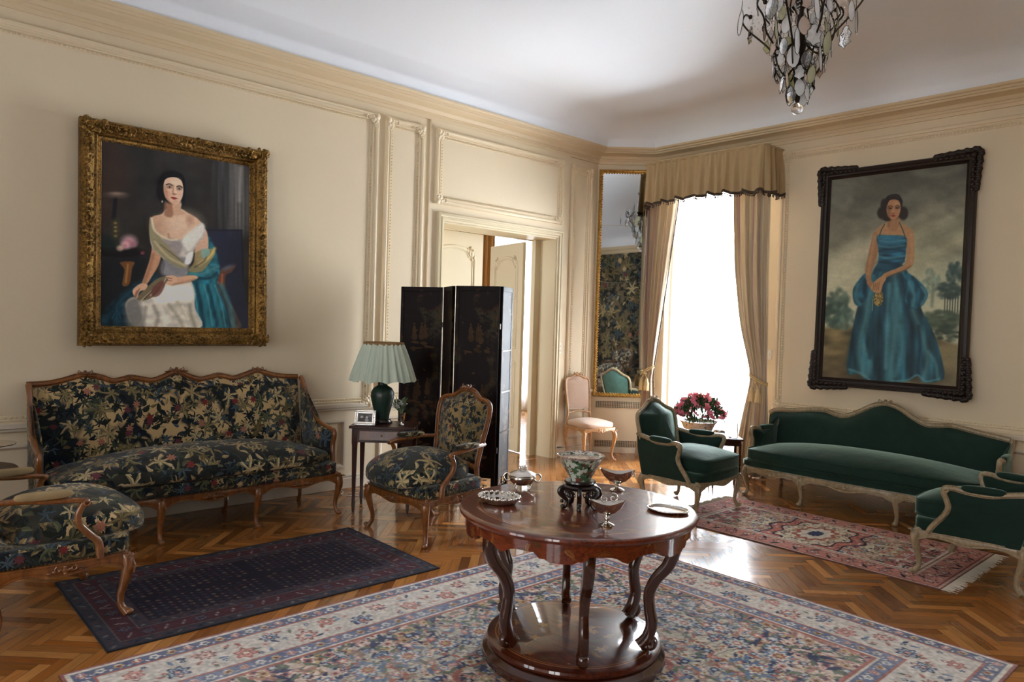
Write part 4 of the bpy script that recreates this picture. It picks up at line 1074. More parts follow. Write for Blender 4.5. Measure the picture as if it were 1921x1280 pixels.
for y0, y1 in ((YN, 3.908), (3.83, 4.442), (6.545, C1[1])):
    t.add(bbox(XL, XL + .034, y0, y1, .765, .805, .006)); t.add(bbox(XL, XL + .022, y0, y1, .745, .766, .004))
t.add(bbox(WX1 + .16, .85, YR - .034, YR, .71, .755, .006))
struct('trim_3', t, M['dado'], smooth=35)
t = MB(); panel(t, (-3.883, YR, .745), UXp, UZ, A(0, -1, 0), 4.3, 3.575 - .745)
struct('trim_4', t, M['trim'], smooth=35)
for nm, bs in (('baseboard_left', [(XL, XL + .03, YN, 4.56), (XL, XL + .03, 6.43, C1[1])]),):
    b = MB()
    for x0, x1, y0, y1 in bs: b.add(bbox(x0, x1, y0, y1, 0, .10, .006)); b.add(bbox(x0, x1 - .012, y0, y1, .10, .128, .006))
    struct(nm, b, M['dado'], smooth=35)
b = MB(); b.add(bbox(WX1 + .02, .9, YR - .03, YR, 0, .12, .006)); b.add(bbox(2.1, XR, YR - .03, YR, 0, .12, .006)); struct('baseboard_right', b, M['dado'], smooth=35)
b = MB(); b.add(bbox(.02, cl - .02, -.02, .0, 0, .07, .004)); o = struct('baseboard_corner', b, M['dado'], smooth=35); o.location = (C1[0], C1[1], 0); o.rotation_euler = (0, 0, PI / 4)

# doorway casing
CP = [(0, 0), (0, .020), (.008, .034), (.026, .038), (.034, .028), (.046, .026), (.052, .034), (.062, .034), (.068, .018), (.086, .016), (.092, 0)]
t = MB(); v, f = mitre((XL + .018, 4.545, -.25), UY, UZ, UXp, 1.885, 2.985, CP, sides=3); v[:, 2] = np.maximum(v[:, 2], 0); t.add((v, f))
t.add(box(XL - T, XL - T + .06, DY1 - .10, DY1 - .012, 0, DZ)); t.add(box(XL - T, XL - T + .06, DY0, DY0 + .05, 0, DZ))
for y in (DY0, DY1 - .012): t.add(box(XL - T, XL + .02, y, y + .012, 0, DZ))
t.add(box(XL - T, XL + .02, DY0, DY1, DZ - .012, DZ))
struct('trim_5', t, M['door'], smooth=35)
t = MB()
t.add(box(XL - T - .02, XL - T, DY1 - .03, DY1 + .1, 0, DZ + .08)); t.add(box(XL - T - .02, XL - T, DY0 - .1, DY0 + .02, 0, DZ + .08)); t.add(box(XL - T - .02, XL - T, DY0, DY1, DZ - .02, DZ + .08))
struct('trim_6', t, M['door'], smooth=0)

def door_leaf(name, W, H, flip, loc, rz):
    """leaf in local x 0..W, both faces moulded with an arched rococo panel"""
    mb = MB(); mb.add(bbox(0, W, -.021, .021, 0, H, .004)); root = struct(name, mb, M['door'], smooth=30)
    pm = MB()
    for s in (-1, 1):
        for (z0, z1, arch) in ((1.30, H - .17, 1), (.30, 1.12, 0)):
            a, b = .12, W - .12
            top = [(a, z1 - .14), (a + .02, z1 - .06), (a + .06, z1 - .09), (a + .12, z1 - .03), ((a + b) / 2, z1), (b - .12, z1 - .03), (b - .06, z1 - .09), (b - .02, z1 - .06), (b, z1 - .14)] if arch else [(a, z1 - .05), (a + .05, z1), (b - .05, z1), (b, z1 - .05)]
            p = spline(top, 5); p = np.concatenate([[(a, z0)], p, [(b, z0)]])
            q = []
            for i in range(len(p)):
                j = (i + 1) % len(p); m = max(1, int(np.hypot(*(p[j] - p[i])) / .06)); q += [p[i] + (p[j] - p[i]) * k / m for k in range(m)]
            q = np.array(q); P3 = np.stack([q[:, 0], np.full(len(q), s * .022), q[:, 1]], 1)
            pm.add(tube(P3, 1, circ(8), su=.012, sv=.020, up=(0, s, 0), closed=True)); 
            c0 = q.mean(0); P4 = np.stack([c0[0] + (q[:, 0] - c0[0]) * .87, np.full(len(q), s * .022), c0[1] + (q[:, 1] - c0[1]) * .95], 1)
            pm.add(tube(P4, 1, circ(6), su=.006, sv=.008, up=(0, s, 0), closed=True))
            if arch:
                for xx, fl in ((a + .05, 1), (b - .05, -1)):
                    for (dx, dz, r) in ((0, -.07, .03), (fl * .035, -.045, .022), (-fl * .03, -.10, .02), (fl * .06, -.02, .016), (0, -.13, .016), (fl * .02, .0, .014)):
                        pm.add(sphere(1, 8, 5, (r, .014, r * 1.2)), loc=(xx + dx, s * .026, z1 + dz))
                    v, f = scroll(.035, 1.2, .007, 16, fl); pm.add((v[:, [0, 2, 1]], f), loc=(xx, s * .03, z1 - .02))
    obj('panel_moulding', pm, M['door'], root, smooth=40)
    k = MB(); kx = W - .06 if flip else .06
    for s in (-1, 1):
        k.add(sphere(.026, 12, 8, (1, .8, 1)), loc=(kx, s * .062, 1.02)); k.add(tube([(kx, s * .02, 1.02), (kx, s * .05, 1.02)], .009)); k.add(bbox(kx - .018, kx + .018, min(s * .021, s * .025), max(s * .021, s * .025), .95, 1.09, .002))
    obj('handle', k, M['gold_br'], root, smooth=50)
    root.location = loc; root.rotation_euler = (0, 0, rz); return root
door_leaf('door_1', .845, DZ - .03, True, (XL - T - .05, DY0 + .015, .008), PI / 2)
door_leaf('door_2', .80, DZ - .03, True, (-6.50, 6.255, .008), math.atan2(6.40 - 6.255, -7.24 + 6.50))

# the next room, seen through the open doors
w = MB(); w.add(box(-9.95, -9.7, 2.5, 7.75, 0, 3.8)); w.add(box(-9.95, -9.7, 9.5, 9.9, 0, 3.8)); w.add(box(-9.95, -9.7, 7.75, 9.5, 3.2, 3.8)); w.add(box(-9.7, XL - T, 9.7, 9.9, 0, 3.8)); w.add(box(-9.7, -8.6, 2.4, 2.6, 0, 3.8)); w.add(box(-7.2, XL - T, 2.4, 2.6, 0, 3.8)); w.add(box(-8.6, -7.2, 2.4, 2.6, 3.0, 3.8)); w.add(box(-8.6, -7.2, 2.4, 2.6, 0, .5)); w.add(box(XL - T - .12, XL - T, C1[1], 9.8, 0, 3.8))  # one out-of-view opening is cut for an added lamp
struct('wall_next', w, M['wall'], smooth=0)
w = MB(); w.add(box(-9.95, XL - T, 2.4, 9.9, 3.8, 3.9)); struct('ceiling_next', w, M['ceiling'], smooth=0)

def french_window(name, x0, x1, H, y, rz=0, loc=(0, 0, 0), z0=0):
    mb = MB(); W = x1 - x0
    mb.add(bbox(0, .07, 0, .09, z0, H)); mb.add(bbox(W - .07, W, 0, .09, z0, H)); mb.add(bbox(.07, W - .07, 0, .09, H - .08, H)); mb.add(bbox(.07, W - .07, .01, .09, z0, z0 + .06)); mb.add(bbox(.07, W - .07, 0, .09, 2.62, 2.70))
    root = struct(name, mb, M['window'], smooth=30)
    c = W / 2
    for a, b in ((.07, c - .002), (c + .002, W - .07)):
        s = MB(); s.add(bbox(a, a + .06, .02, .07, z0 + .06, 2.62)); s.add(bbox(b - .06, b, .02, .07, z0 + .06, 2.62)); s.add(bbox(a + .06, b - .06, .02, .07, 2.55, 2.62)); s.add(bbox(a + .06, b - .06, .02, .07, z0 + .06, z0 + .3))
        for zz in (1.0, 1.78): s.add(bbox(a + .06, b - .06, .03, .06, zz, zz + .03))
        so = obj('sash', s, M['window'], root, smooth=30)
        g = MB(); g.add(box(a + .05, b - .05, .043, .047, z0 + .28, 2.56)); obj('pane', g, M['pane'], so, smooth=0)
    g = MB(); g.add(box(.06, W - .06, .043, .047, 2.69, H - .07)); obj('pane', g, M['pane'], root, smooth=0)
    root.location = (x0, y, 0); root.rotation_euler = (0, 0, rz); return root
french_window('window_1', WX0, WX1, WZ, YR + .2)
french_window('window_2', .9, 2.1, 3.2, YR + .2, z0=.5)  # out-of-view window, put in to carry a fill lamp
wn = french_window('window_3', 0, 1.75, 3.2, 0); wn.location = (-9.75, 7.75, 0); wn.rotation_euler = (0, 0, PI / 2)
for k, x in enumerate((-2.6, .9)):  # unseen windows put in behind the camera to bring fill light
    wn = french_window('window_%d' % (4 + k), 0, 1.8, 3.1, 0, z0=.3); wn.location = (x, YN - .1, 0); wn.rotation_euler = (0, 0, PI)

def sheer_curtain(name, label, x0, x1, y, H, rz=0, loc=(0, 0, 0), group=None, folds=12, ztop=None):
    nx, nz = 120, 10; v = []; f = []; W = x1 - x0
    for j in range(nz + 1):
        z = .03 + (H - .03) * j / nz
        for i in range(nx + 1):
            u = i / nx; v.append((W * u, .025 * math.sin(u * folds * 2 * PI + .5 * math.sin(3 * z)) * (.6 + .4 * math.sin(u * 9)), z))
    for j in range(nz):
        for i in range(nx):
            a = j * (nx + 1) + i; f.append((a, a + 1, a + nx + 2, a + nx + 1))
    mb = MB(); mb.add((np.array(v), f)); o = obj(name, mb, M['sheer'], smooth=180)
    o.location = (x0, y, 0); o.rotation_euler = (0, 0, rz); tag(o, label, 'curtain', group); return o
sheer_curtain('sheer_curtain', 'white translucent voile hanging over the tall window behind the azaleas', WX0 + .03, WX1 - .03, YR + .09, 3.3, folds=9)
s2 = sheer_curtain('sheer_curtain', 'white voile in the next room, seen above the open door', 0, 1.7, 0, 3.15, folds=14); s2.location = (-9.58, 7.78, 0); s2.rotation_euler = (0, 0, PI / 2)

def amber_curtain():
    nx, nz = 60, 8; v = []; f = []
    for j in range(nz + 1):
        for i in range(nx + 1): u = i / nx; v.append((-9.5 + .03 * math.sin(u * 44), 7.62 + .80 * u, .01 + 3.3 * j / nz))
    for j in range(nz):
        for i in range(nx): a = j * (nx + 1) + i; f.append((a, a + 1, a + nx + 2, a + nx + 1))
    m = len(v); v += [(x - .006, y, z) for x, y, z in v]; f += [tuple(q + m for q in r[::-1]) for r in f]
    tag(obj('amber_curtain', MB().add((np.array(v), f)), M['goldcurtain'], smooth=180), 'amber brown curtain in the next room, a narrow strip between the door leaves', 'curtain')
amber_curtain()
# switch plate, wall socket, radiator grilles
t = MB(); t.add(bbox(XL + .018, XL + .026, 6.44, 6.47, 1.255, 1.39, .003)); t.add(bbox(XL + .026, XL + .034, 6.449, 6.461, 1.34, 1.36, .002)); t.add(bbox(XL + .026, XL + .034, 6.449, 6.461, 1.285, 1.305, .002))
tag(obj('light_switch', t, M['plastic_w']), 'narrow white double switch plate on the wall beside the doorway', 'light switch')
t = MB(); t.add(bbox(-3.975, -3.915, YR - .012, YR, 1.29, 1.40, .004)); t.add(bbox(-3.955, -3.935, YR - .02, YR - .01, 1.33, 1.36, .003))
tag(obj('wall_socket', t, M['plastic_w']), 'small pale wall plate between the right curtain and the panel moulding', 'socket')
for z0, z1, lab in ((.575, .655, 'perforated radiator grille just under the gilt framed mirror'), (.075, .155, 'perforated radiator grille near the floor behind the side chair')):
    t = MB(); t.add(bbox(.06, cl - .05, -.012, .0, z0, z1, .002)); o = obj('radiator_grille', t, M['grille'], smooth=0); o.location = (C1[0], C1[1], 0); o.rotation_euler = (0, 0, PI / 4); tag(o, lab, 'grille')
# ------------------------------------------------------------------ seat furniture
MOLD = np.array([(1, 0), (.92, .38), (.55, .52), (.35, .70), (.5, .92), (.1, 1), (-.5, .92), (-.95, .5), (-1, 0), (-.95, -.5), (-.5, -.92), (.1, -1), (.5, -.92), (.35, -.70), (.55, -.52), (.92, -.38)])

def cabriole(mb, x, y, ztop, dx, dy, k=1.0):
    """S-curved leg; foot lands at (x,y); (dx,dy) points outward"""
    L = math.hypot(dx, dy); dx, dy = dx / L, dy / L
    t = np.linspace(0, 1, 18)
    off = np.interp(t, [0, .1, .22, .45, .7, .86, .95, 1], [-.040, -.010, .002, -.012, -.034, -.034, -.014, 0]) * k
    rad = np.interp(t, [0, .08, .2, .45, .7, .85, .93, 1], [.020, .029, .028, .0215, .0155, .0135, .0155, .018]) * k
    P = np.stack([x + dx * (off - .004), y + dy * (off - .004), ztop * (1 - t) + .006 * t], 1)
    mb.add(tube(P, rad, circ(10, 2.6), up=(dx, dy, 0)))
    mb.add(sphere(.019 * k, 10, 6, (1, 1, .8)), loc=(x + dx * .006, y + dy * .006, .016 * k))
    s = spline([(x - dx * (.002 * k), y - dy * (.002 * k), ztop * .92), (x + dx * .024 * k, y + dy * .024 * k, ztop * .80), (x + dx * .022 * k, y + dy * .022 * k, ztop * .66)], 5)
    mb.add(tube(s, .006 * k, circ(6)))

def carving(mb, p, dirs, s=1.0):
    """shell with leaf sprays; dirs=(along, up, out)"""
    a, u, o = (np.asarray(q, float) for q in dirs); p = np.asarray(p, float); Bm = np.array([a, u, o])
    for (x, z, rx, rz) in ((0, 0, .020, .016), (.024, .004, .015, .012), (-.024, .004, .015, .012), (0, .018, .012, .010), (.045, .0, .016, .008), (-.045, .0, .016, .008), (.068, -.004, .014, .006), (-.068, -.004, .014, .006), (0, -.014, .012, .008)):
        v, f = sphere(1, 8, 5, (rx * s, rz * s, .010 * s)); mb.add((v @ Bm, f), loc=p + a * x * s + u * z * s)
    for fl in (1, -1):
        v, f = scroll(.016 * s, 1.2, .0038 * s, 12, fl); mb.add((v @ Bm, f), loc=p + a * fl * .034 * s + u * .010 * s + o * .008 * s)

def nails(mb, P, step=.016, r=.0045):
    P = np.asarray(P, float); d = np.concatenate([[0], np.cumsum(np.linalg.norm(np.diff(P, axis=0), axis=1))])
    n = int(d[-1] / step); q = np.stack([np.interp(np.linspace(0, d[-1], n), d, P[:, k]) for k in range(3)], 1)
    sp = sphere(r, 6, 4)
    for a in q: mb.add(sp, loc=a)

def wave(u, k=1):
    """apron underside 0..1: 1 = lowest; deep at ends (knees), a drop in the centre"""
    return np.maximum(np.exp(-((u) / .10) ** 2), np.maximum(np.exp(-((1 - u) / .10) ** 2), .62 * np.exp(-((u - .5) / .16) ** 2)))

def apron(mb, P0, P1, zt, hmin, hmax, bow, out, th=.016, carve=None, ns=28):
    P0, P1 = A(*P0), A(*P1); u = np.linspace(0, 1, ns); o = A(*out)
    p = P0[None] * (1 - u)[:, None] + P1[None] * u[:, None] + o[None] * (bow * 4 * u * (1 - u))[:, None]
    h = hmin + (hmax - hmin) * wave(u); zc = zt - h / 2
    P = np.stack([p[:, 0], p[:, 1], zc], 1)
    mb.add(tube(P, 1, circ(12, 3.5), su=h / 2, sv=th, up=(0, 0, 1), flat=True))
    E = P.copy(); E[:, 2] = zt - h + .006; E[:, :2] += o * (th * .8); mb.add(tube(E, .0065, circ(6)))
    E = P.copy(); E[:, 2] = zt - .004; E[:, :2] += o * (th * .8); mb.add(tube(E, .006, circ(6)))
    if carve is not None:
        a = (P1 - P0) / np.linalg.norm(P1 - P0); m = (P0 + P1) / 2 + o * (bow + th); hm = h[ns // 2]
        carving(carve, (m[0], m[1], zt - hm * .55), ((a[0], a[1], 0), (0, 0, 1), (o[0], o[1], 0)), 1.0)
    return np.concatenate([p, np.full((ns, 1), zt)], 1)

def cushion_mesh(cx, cy, hx, hy, z0, z1, crown, n=6, bow=0.0, taper=0.0, seg=(16, 16, 6), sag=0, roll=0, edge_drop=0):
    v, f = rbox(n, seg); v = v.copy()
    X, Y, Z = v[:, 0].copy(), v[:, 1].copy(), v[:, 2].copy()
    wy = hy * (1 - taper * (1 - X) / 2)
    z = (z0 + z1) / 2 + Z * (z1 - z0) / 2 + np.maximum(Z, 0) * crown * np.clip(1 - np.abs(X) ** 2.4, 0, 1) * np.clip(1 - np.abs(Y) ** 2.4, 0, 1)
    z -= edge_drop * np.maximum(X, 0) ** 3
    x = cx + X * hx + bow * np.maximum(X, 0) * (1 - Y ** 2) + roll * np.maximum(X, 0) * (1 - Z ** 2)
    y = cy + Y * wy
    return np.stack([x, y, z], 1), f

def piping_loop(cx, cy, hx, hy, z, n=6, bow=0, taper=0, crownfn=None, r=.0055):
    t = np.linspace(0, 2 * PI, 72, endpoint=False); c, s = np.cos(t), np.sin(t)
    X = np.sign(c) * np.abs(c) ** (2 / n); Y = np.sign(s) * np.abs(s) ** (2 / n)
    P = np.stack([cx + X * hx + bow * np.maximum(X, 0) * (1 - Y ** 2), cy + Y * hy * (1 - taper * (1 - X) / 2), np.full_like(X, z)], 1)
    if crownfn is not None: P[:, 2] += crownfn(X, Y)
    return tube(P, r, circ(6), closed=True)

def chair_back(root, pts, z_at, bx, lean, mats, H=.045, W_in=.022, rail=True, backH=.02, fr=.020, crest=True, mat_back=None):
    """pts: half outline (s,z) from the foot of the stile up to the crest"""
    wood, cloth = mats
    half = spline(pts, 6); full = np.concatenate([half, (half[::-1] * A(-1, 1))[1:]])
    def m3(q, d=0.0):
        q = np.asarray(q, float); z = q[:, 1]; bowz = -lean * np.maximum(0, z - z_at) - .02 * (1 - (q[:, 0] / .34) ** 2) + .02
        return np.stack([bx + bowz + d, q[:, 0], z], 1)
    nrm = A(1, 0, lean); nrm = nrm / np.linalg.norm(nrm)
    mb = MB(); mb.add(tube(m3(full), 1, MOLD, su=fr * .8, sv=fr, up=nrm))
    lo = [i for i in range(len(half)) if half[i][1] >= z_at]; sa = half[lo[0]][0]
    q = np.stack([np.linspace(-sa, sa, 13), z_at + .012 * np.cos(np.linspace(-PI, PI, 13))], 1)
    mb.add(tube(m3(q), 1, MOLD, su=fr * .8, sv=fr * .9, up=nrm))
    obj('back_frame', mb, wood, root, smooth=50)
    if crest:
        c = MB(); top = half[-1]; carving(c, m3([top])[0] + nrm * fr * .6 + A(0, 0, .004), ((0, 1, 0), (0, 0, 1), tuple(nrm)), 1.15); obj('crest_carving', c, wood, root, smooth=60)
    inn = [p for p in full if p[1] >= z_at]; inn = np.array(inn)
    c0 = inn.mean(0); inn = c0 + (inn - c0) * A(1 - W_in / .3, 1 - W_in / .28)
    inn = inn[::-1]
    base = m3(inn); 
    def pan(Hh, sign, nm, mt):
        v, f = dome(inn, Hh, .004, 8, 2.4)
        p = m3(v[:, :2]); p = p + nrm * (v[:, 2:3] * sign)
        if sign < 0: f = [tuple(q[::-1]) for q in f]
        b = MB(); b.add((p, f)); return obj(nm, b, mt, root, smooth=60)
    pan(H, 1, 'backrest', cloth); pan(backH, -1, 'back_panel', mat_back or cloth)
    return m3, nrm, full

def open_armchair(name, label, loc, rz, group=None, copy_of=None):
    root = thing(name, label, 'armchair', loc, rz, group)
    W, Wb, D = .36, .30, .29
    for (x, y, dx, dy) in ((D, W, .7, .7), (D, -W, .7, -.7), (-D - .02, Wb, -.8, .3), (-D - .02, -Wb, -.8, -.3)):
        b = MB(); cabriole(b, x, y, .34, dx, dy, 1.12)
        if x > 0: carving(b, (x + .012, y + (.012 if y > 0 else -.012), .315), ((-.7, .7 if y > 0 else -.7, 0), (0, 0, 1), (.7, .7 if y > 0 else -.7, 0)), .55)
        obj('leg', b, M['beech'], root, smooth=50)
    b, c = MB(), MB()
    c2, c3 = MB(), MB()
    e1 = apron(b, (D - .01, -W + .01), (D - .01, W - .01), .335, .050, .085, .035, (1, 0), carve=c)
    e2 = apron(b, (-D, Wb - .005), (D - .01, W - .005), .335, .045, .08, .012, (0, 1), carve=c2)
    e3 = apron(b, (-D, -Wb + .005), (D - .01, -W + .005), .335, .045, .08, .012, (0, -1), carve=c3)
    obj('rail_carving', c2, M['beech'], root, smooth=60); obj('rail_carving', c3, M['beech'], root, smooth=60)
    apron(b, (-D, -Wb), (-D, Wb), .335, .05, .06, .0, (-1, 0))
    obj('seat_rail', b, M['beech'], root, smooth=50); obj('rail_carving', c, M['beech'], root, smooth=60)
    b = MB()
    for e, o in ((e1, (.018, 0)), (e2, (0, .018)), (e3, (0, -.018))): nails(b, e + A(o[0], o[1], .008))
    obj('nail_trim', b, M['nail'], root, smooth=60)
    b = MB(); b.add(cushion_mesh(-.002, 0, D + .008, W + .004, .332, .43, .01, 16, .035, .14)); obj('seat', b, M['tap_dark'], root, smooth=60)
    v, f = cushion_mesh(.075, 0, D + .045, W - .015, .40, .56, .085, 3.4, .04, .10, (20, 20, 10), edge_drop=.03)
    b = MB(); b.add((v, f)); obj('seat_cushion', b, M['tap_pale'] if copy_of == 'worn' else M['tap_seat'], root, smooth=80)
    m3, nrm, full = chair_back(root, [(.272, .30), (.262, .42), (.258, .52), (.272, .66), (.295, .80), (.302, .90), (.288, .965), (.235, .992), (.155, 1.005), (.10, 1.04), (.05, 1.062), (0, 1.068)], .50, -D - .0, .20, (M['beech'], M['tap_chair']), H=.06, fr=.021, mat_back=M['tap_dark'])
    for s in (1, -1):
        b = MB()
        arm = spline([(-D - .045, s * .275, .665), (-.20, s * .33, .668), (-.08, s * .352, .655), (.02, s * .362, .648), (.07, s * .366, .640)], 6)
        b.add(tube(arm, 1, MOLD, su=.014, sv=.019, up=(0, 0, 1)))
        b.add(sphere(.021, 10, 7, (1.0, .95, .9)), loc=(.078, s * .366, .634))
        v, f = scroll(.020, 1.0, .006, 14); b.add((v[:, [0, 2, 1]], f), loc=(.075, s * .386, .632))
        sup = spline([(.070, s * .366, .630), (.045, s * .366, .575), (.052, s * .364, .52), (.100, s * .362, .46), (.140, s * .360, .415), (.150, s * .358, .335)], 6)
        b.add(tube(sup, 1, circ(10, 3), su=np.interp(np.arange(len(sup)), [0, len(sup) - 1], [.015, .020]), sv=np.interp(np.arange(len(sup)), [0, len(sup) - 1], [.015, .019]), up=(1, 0, .4)))
        obj('arm', b, M['beech'], root, smooth=50)
        p = MB(); v, f = rbox(3.2, (10, 6, 4)); v = v * A(.125, .028, .022) + A(-.10, s * .348, .686); v[:, 1] += s * .10 * (v[:, 0] + .10); p.add((v, f)); obj('arm_pad', p, M['tap_worn'] if copy_of == 'worn' else M['tap_dark'], root, smooth=60)
    return root
open_armchair('tapestry_armchair', 'open carved armchair in leafy tapestry, between the folding screen and round table', (-4.482, 3.345, 0), -PI / 2 + .03, 'tapestry armchairs')
open_armchair('tapestry_armchair', 'carved tapestry armchair with worn beige arm pads, cut off by the left edge', (-4.475, .845, .0085), PI / 2 + .06, 'tapestry armchairs', 'worn')

mc = open_armchair('tapestry_armchair', 'third tapestry armchair, glimpsed only as a reflection in the tall gilt mirror', (1.75, .38, 0), PI, 'tapestry armchairs')
M['tap_light'] = tapestry('pale_floral_tapestry', (30, 28, 30), (70, 62, 52), big=8, sky=(206, 196, 172), seed=33, gain=1.3)
for ch in mc.children:
    if ch.data.materials[0] in (M['tap_chair'], M['tap_seat'], M['tap_dark']): ch.data.materials[0] = M['tap_light']

def bergere(name, label, loc, rz, group):
    root = thing(name, label, 'armchair', loc, rz, group)
    W, Wb, D = .375, .31, .30
    for (x, y, dx, dy) in ((D, W, .7, .7), (D, -W, .7, -.7), (-D - .01, Wb, -.8, .3), (-D - .01, -Wb, -.8, -.3)):
        b = MB(); cabriole(b, x, y, .30, dx, dy, 1.05)
        if x > 0: carving(b, (x + .012, y + (.012 if y > 0 else -.012), .285), ((-.7, .7 if y > 0 else -.7, 0), (0, 0, 1), (.7, .7 if y > 0 else -.7, 0)), .6)
        obj('leg', b, M['gilt_grey'], root, smooth=50)
    b, c = MB(), MB()
    apron(b, (D - .01, -W + .01), (D - .01, W - .01), .305, .034, .085, .04, (1, 0), .015, c)
    for s in (1, -1): apron(b, (-D, s * (Wb - .005)), (D - .01, s * (W - .005)), .295, .036, .07, .012, (0, s), .015)
    apron(b, (-D, -Wb), (-D, Wb), .295, .04, .05, .0, (-1, 0))
    obj('seat_rail', b, M['gilt_grey'], root, smooth=50); obj('rail_carving', c, M['gilt_grey'], root, smooth=60)
    b = MB(); b.add(cushion_mesh(.0, 0, D + .004, W, .288, .375, .01, 14, .045, .14)); obj('seat', b, M['green'], root, smooth=60)
    b = MB(); b.add(cushion_mesh(.03, 0, D + .005, W - .055, .375, .49, .07, 9, .03, .10, (20, 20, 8))); cu = obj('seat_cushion', b, M['green'], root, smooth=60)
    b = MB()
    for z in (.383, .482): b.add(piping_loop(.03, 0, D + .003, W - .057, z, 9, .03, .10))
    obj('piping', b, M['green'], cu, smooth=60)
    chair_back(root, [(.275, .27), (.285, .42), (.305, .56), (.322, .70), (.318, .775), (.285, .815), (.20, .845), (.12, .888), (.06, .915), (0, .922)], .40, -D + .01, .24, (M['gilt_grey'], M['green']), H=.075, fr=.020, mat_back=M['teal'])
    for s in (1, -1):
        prof = [(-D - .055, .640), (-.22, .615), (-.12, .595), (.0, .600), (.07, .612), (.118, .606), (.126, .575), (.110, .53), (.100, .48), (.125, .42), (.165, .37), (.20, .32), (.215, .285)]
        p2 = spline(prof, 5)
        def yy(x, z): return s * (Wb + .012 + (x + D) / (2 * D) * (W - Wb) + .05 * np.clip((z - .3) / .3, 0, 1) * (x + D + .1))
        P = np.stack([p2[:, 0], yy(p2[:, 0], p2[:, 1]), p2[:, 1]], 1)
        b = MB(); b.add(tube(P, 1, MOLD, su=.017, sv=.019, up=(0, s, 0))); 
        v, f = scroll(.018, 1.0, .006, 14, 1); b.add((v[:, [0, 2, 1]], f), loc=(.108, yy(.11, .6) + s * .012, .598))
        obj('arm', b, M['gilt_grey'], root, smooth=50)
        out = np.concatenate([p2, [(.10, .285), (-.1, .285), (-D + .01, .285), (-D - .02, .40), (-D - .045, .52)]])
        if s > 0: pass
        for sg, H, nm, mt in ((1, .012, 'outer_side_panel', M['green']), (-1, .035, 'inner_side_panel', M['green'])):
            v, f = dome(out[::-1], H, .006, 6, 2.2); p = np.stack([v[:, 0], yy(v[:, 0], v[:, 1]) + s * sg * v[:, 2], v[:, 1]], 1)
            if s * sg > 0: pass
            else: f = [tuple(q[::-1]) for q in f]
            b = MB(); b.add((p, f)); obj(nm, b, mt, root, smooth=60)
        p = MB(); v, f = rbox(3, (10, 6, 4)); v = v * A(.125, .026, .026) + A(-.09, 0, .622); v[:, 1] += yy(v[:, 0], .6); p.add((v, f)); obj('arm_pad', p, M['green'], root, smooth=60)
    return root
bergere('velvet_bergere', 'green velvet bergere standing in front of the tall window and the azaleas', (-3.655, 5.66, .0085), .06, 'green velvet bergeres')
bergere('velvet_bergere', 'green velvet bergere cut off by the right edge, seen from its dark side', (-1.375, 5.71, .0085), PI - .02, 'green velvet bergeres')

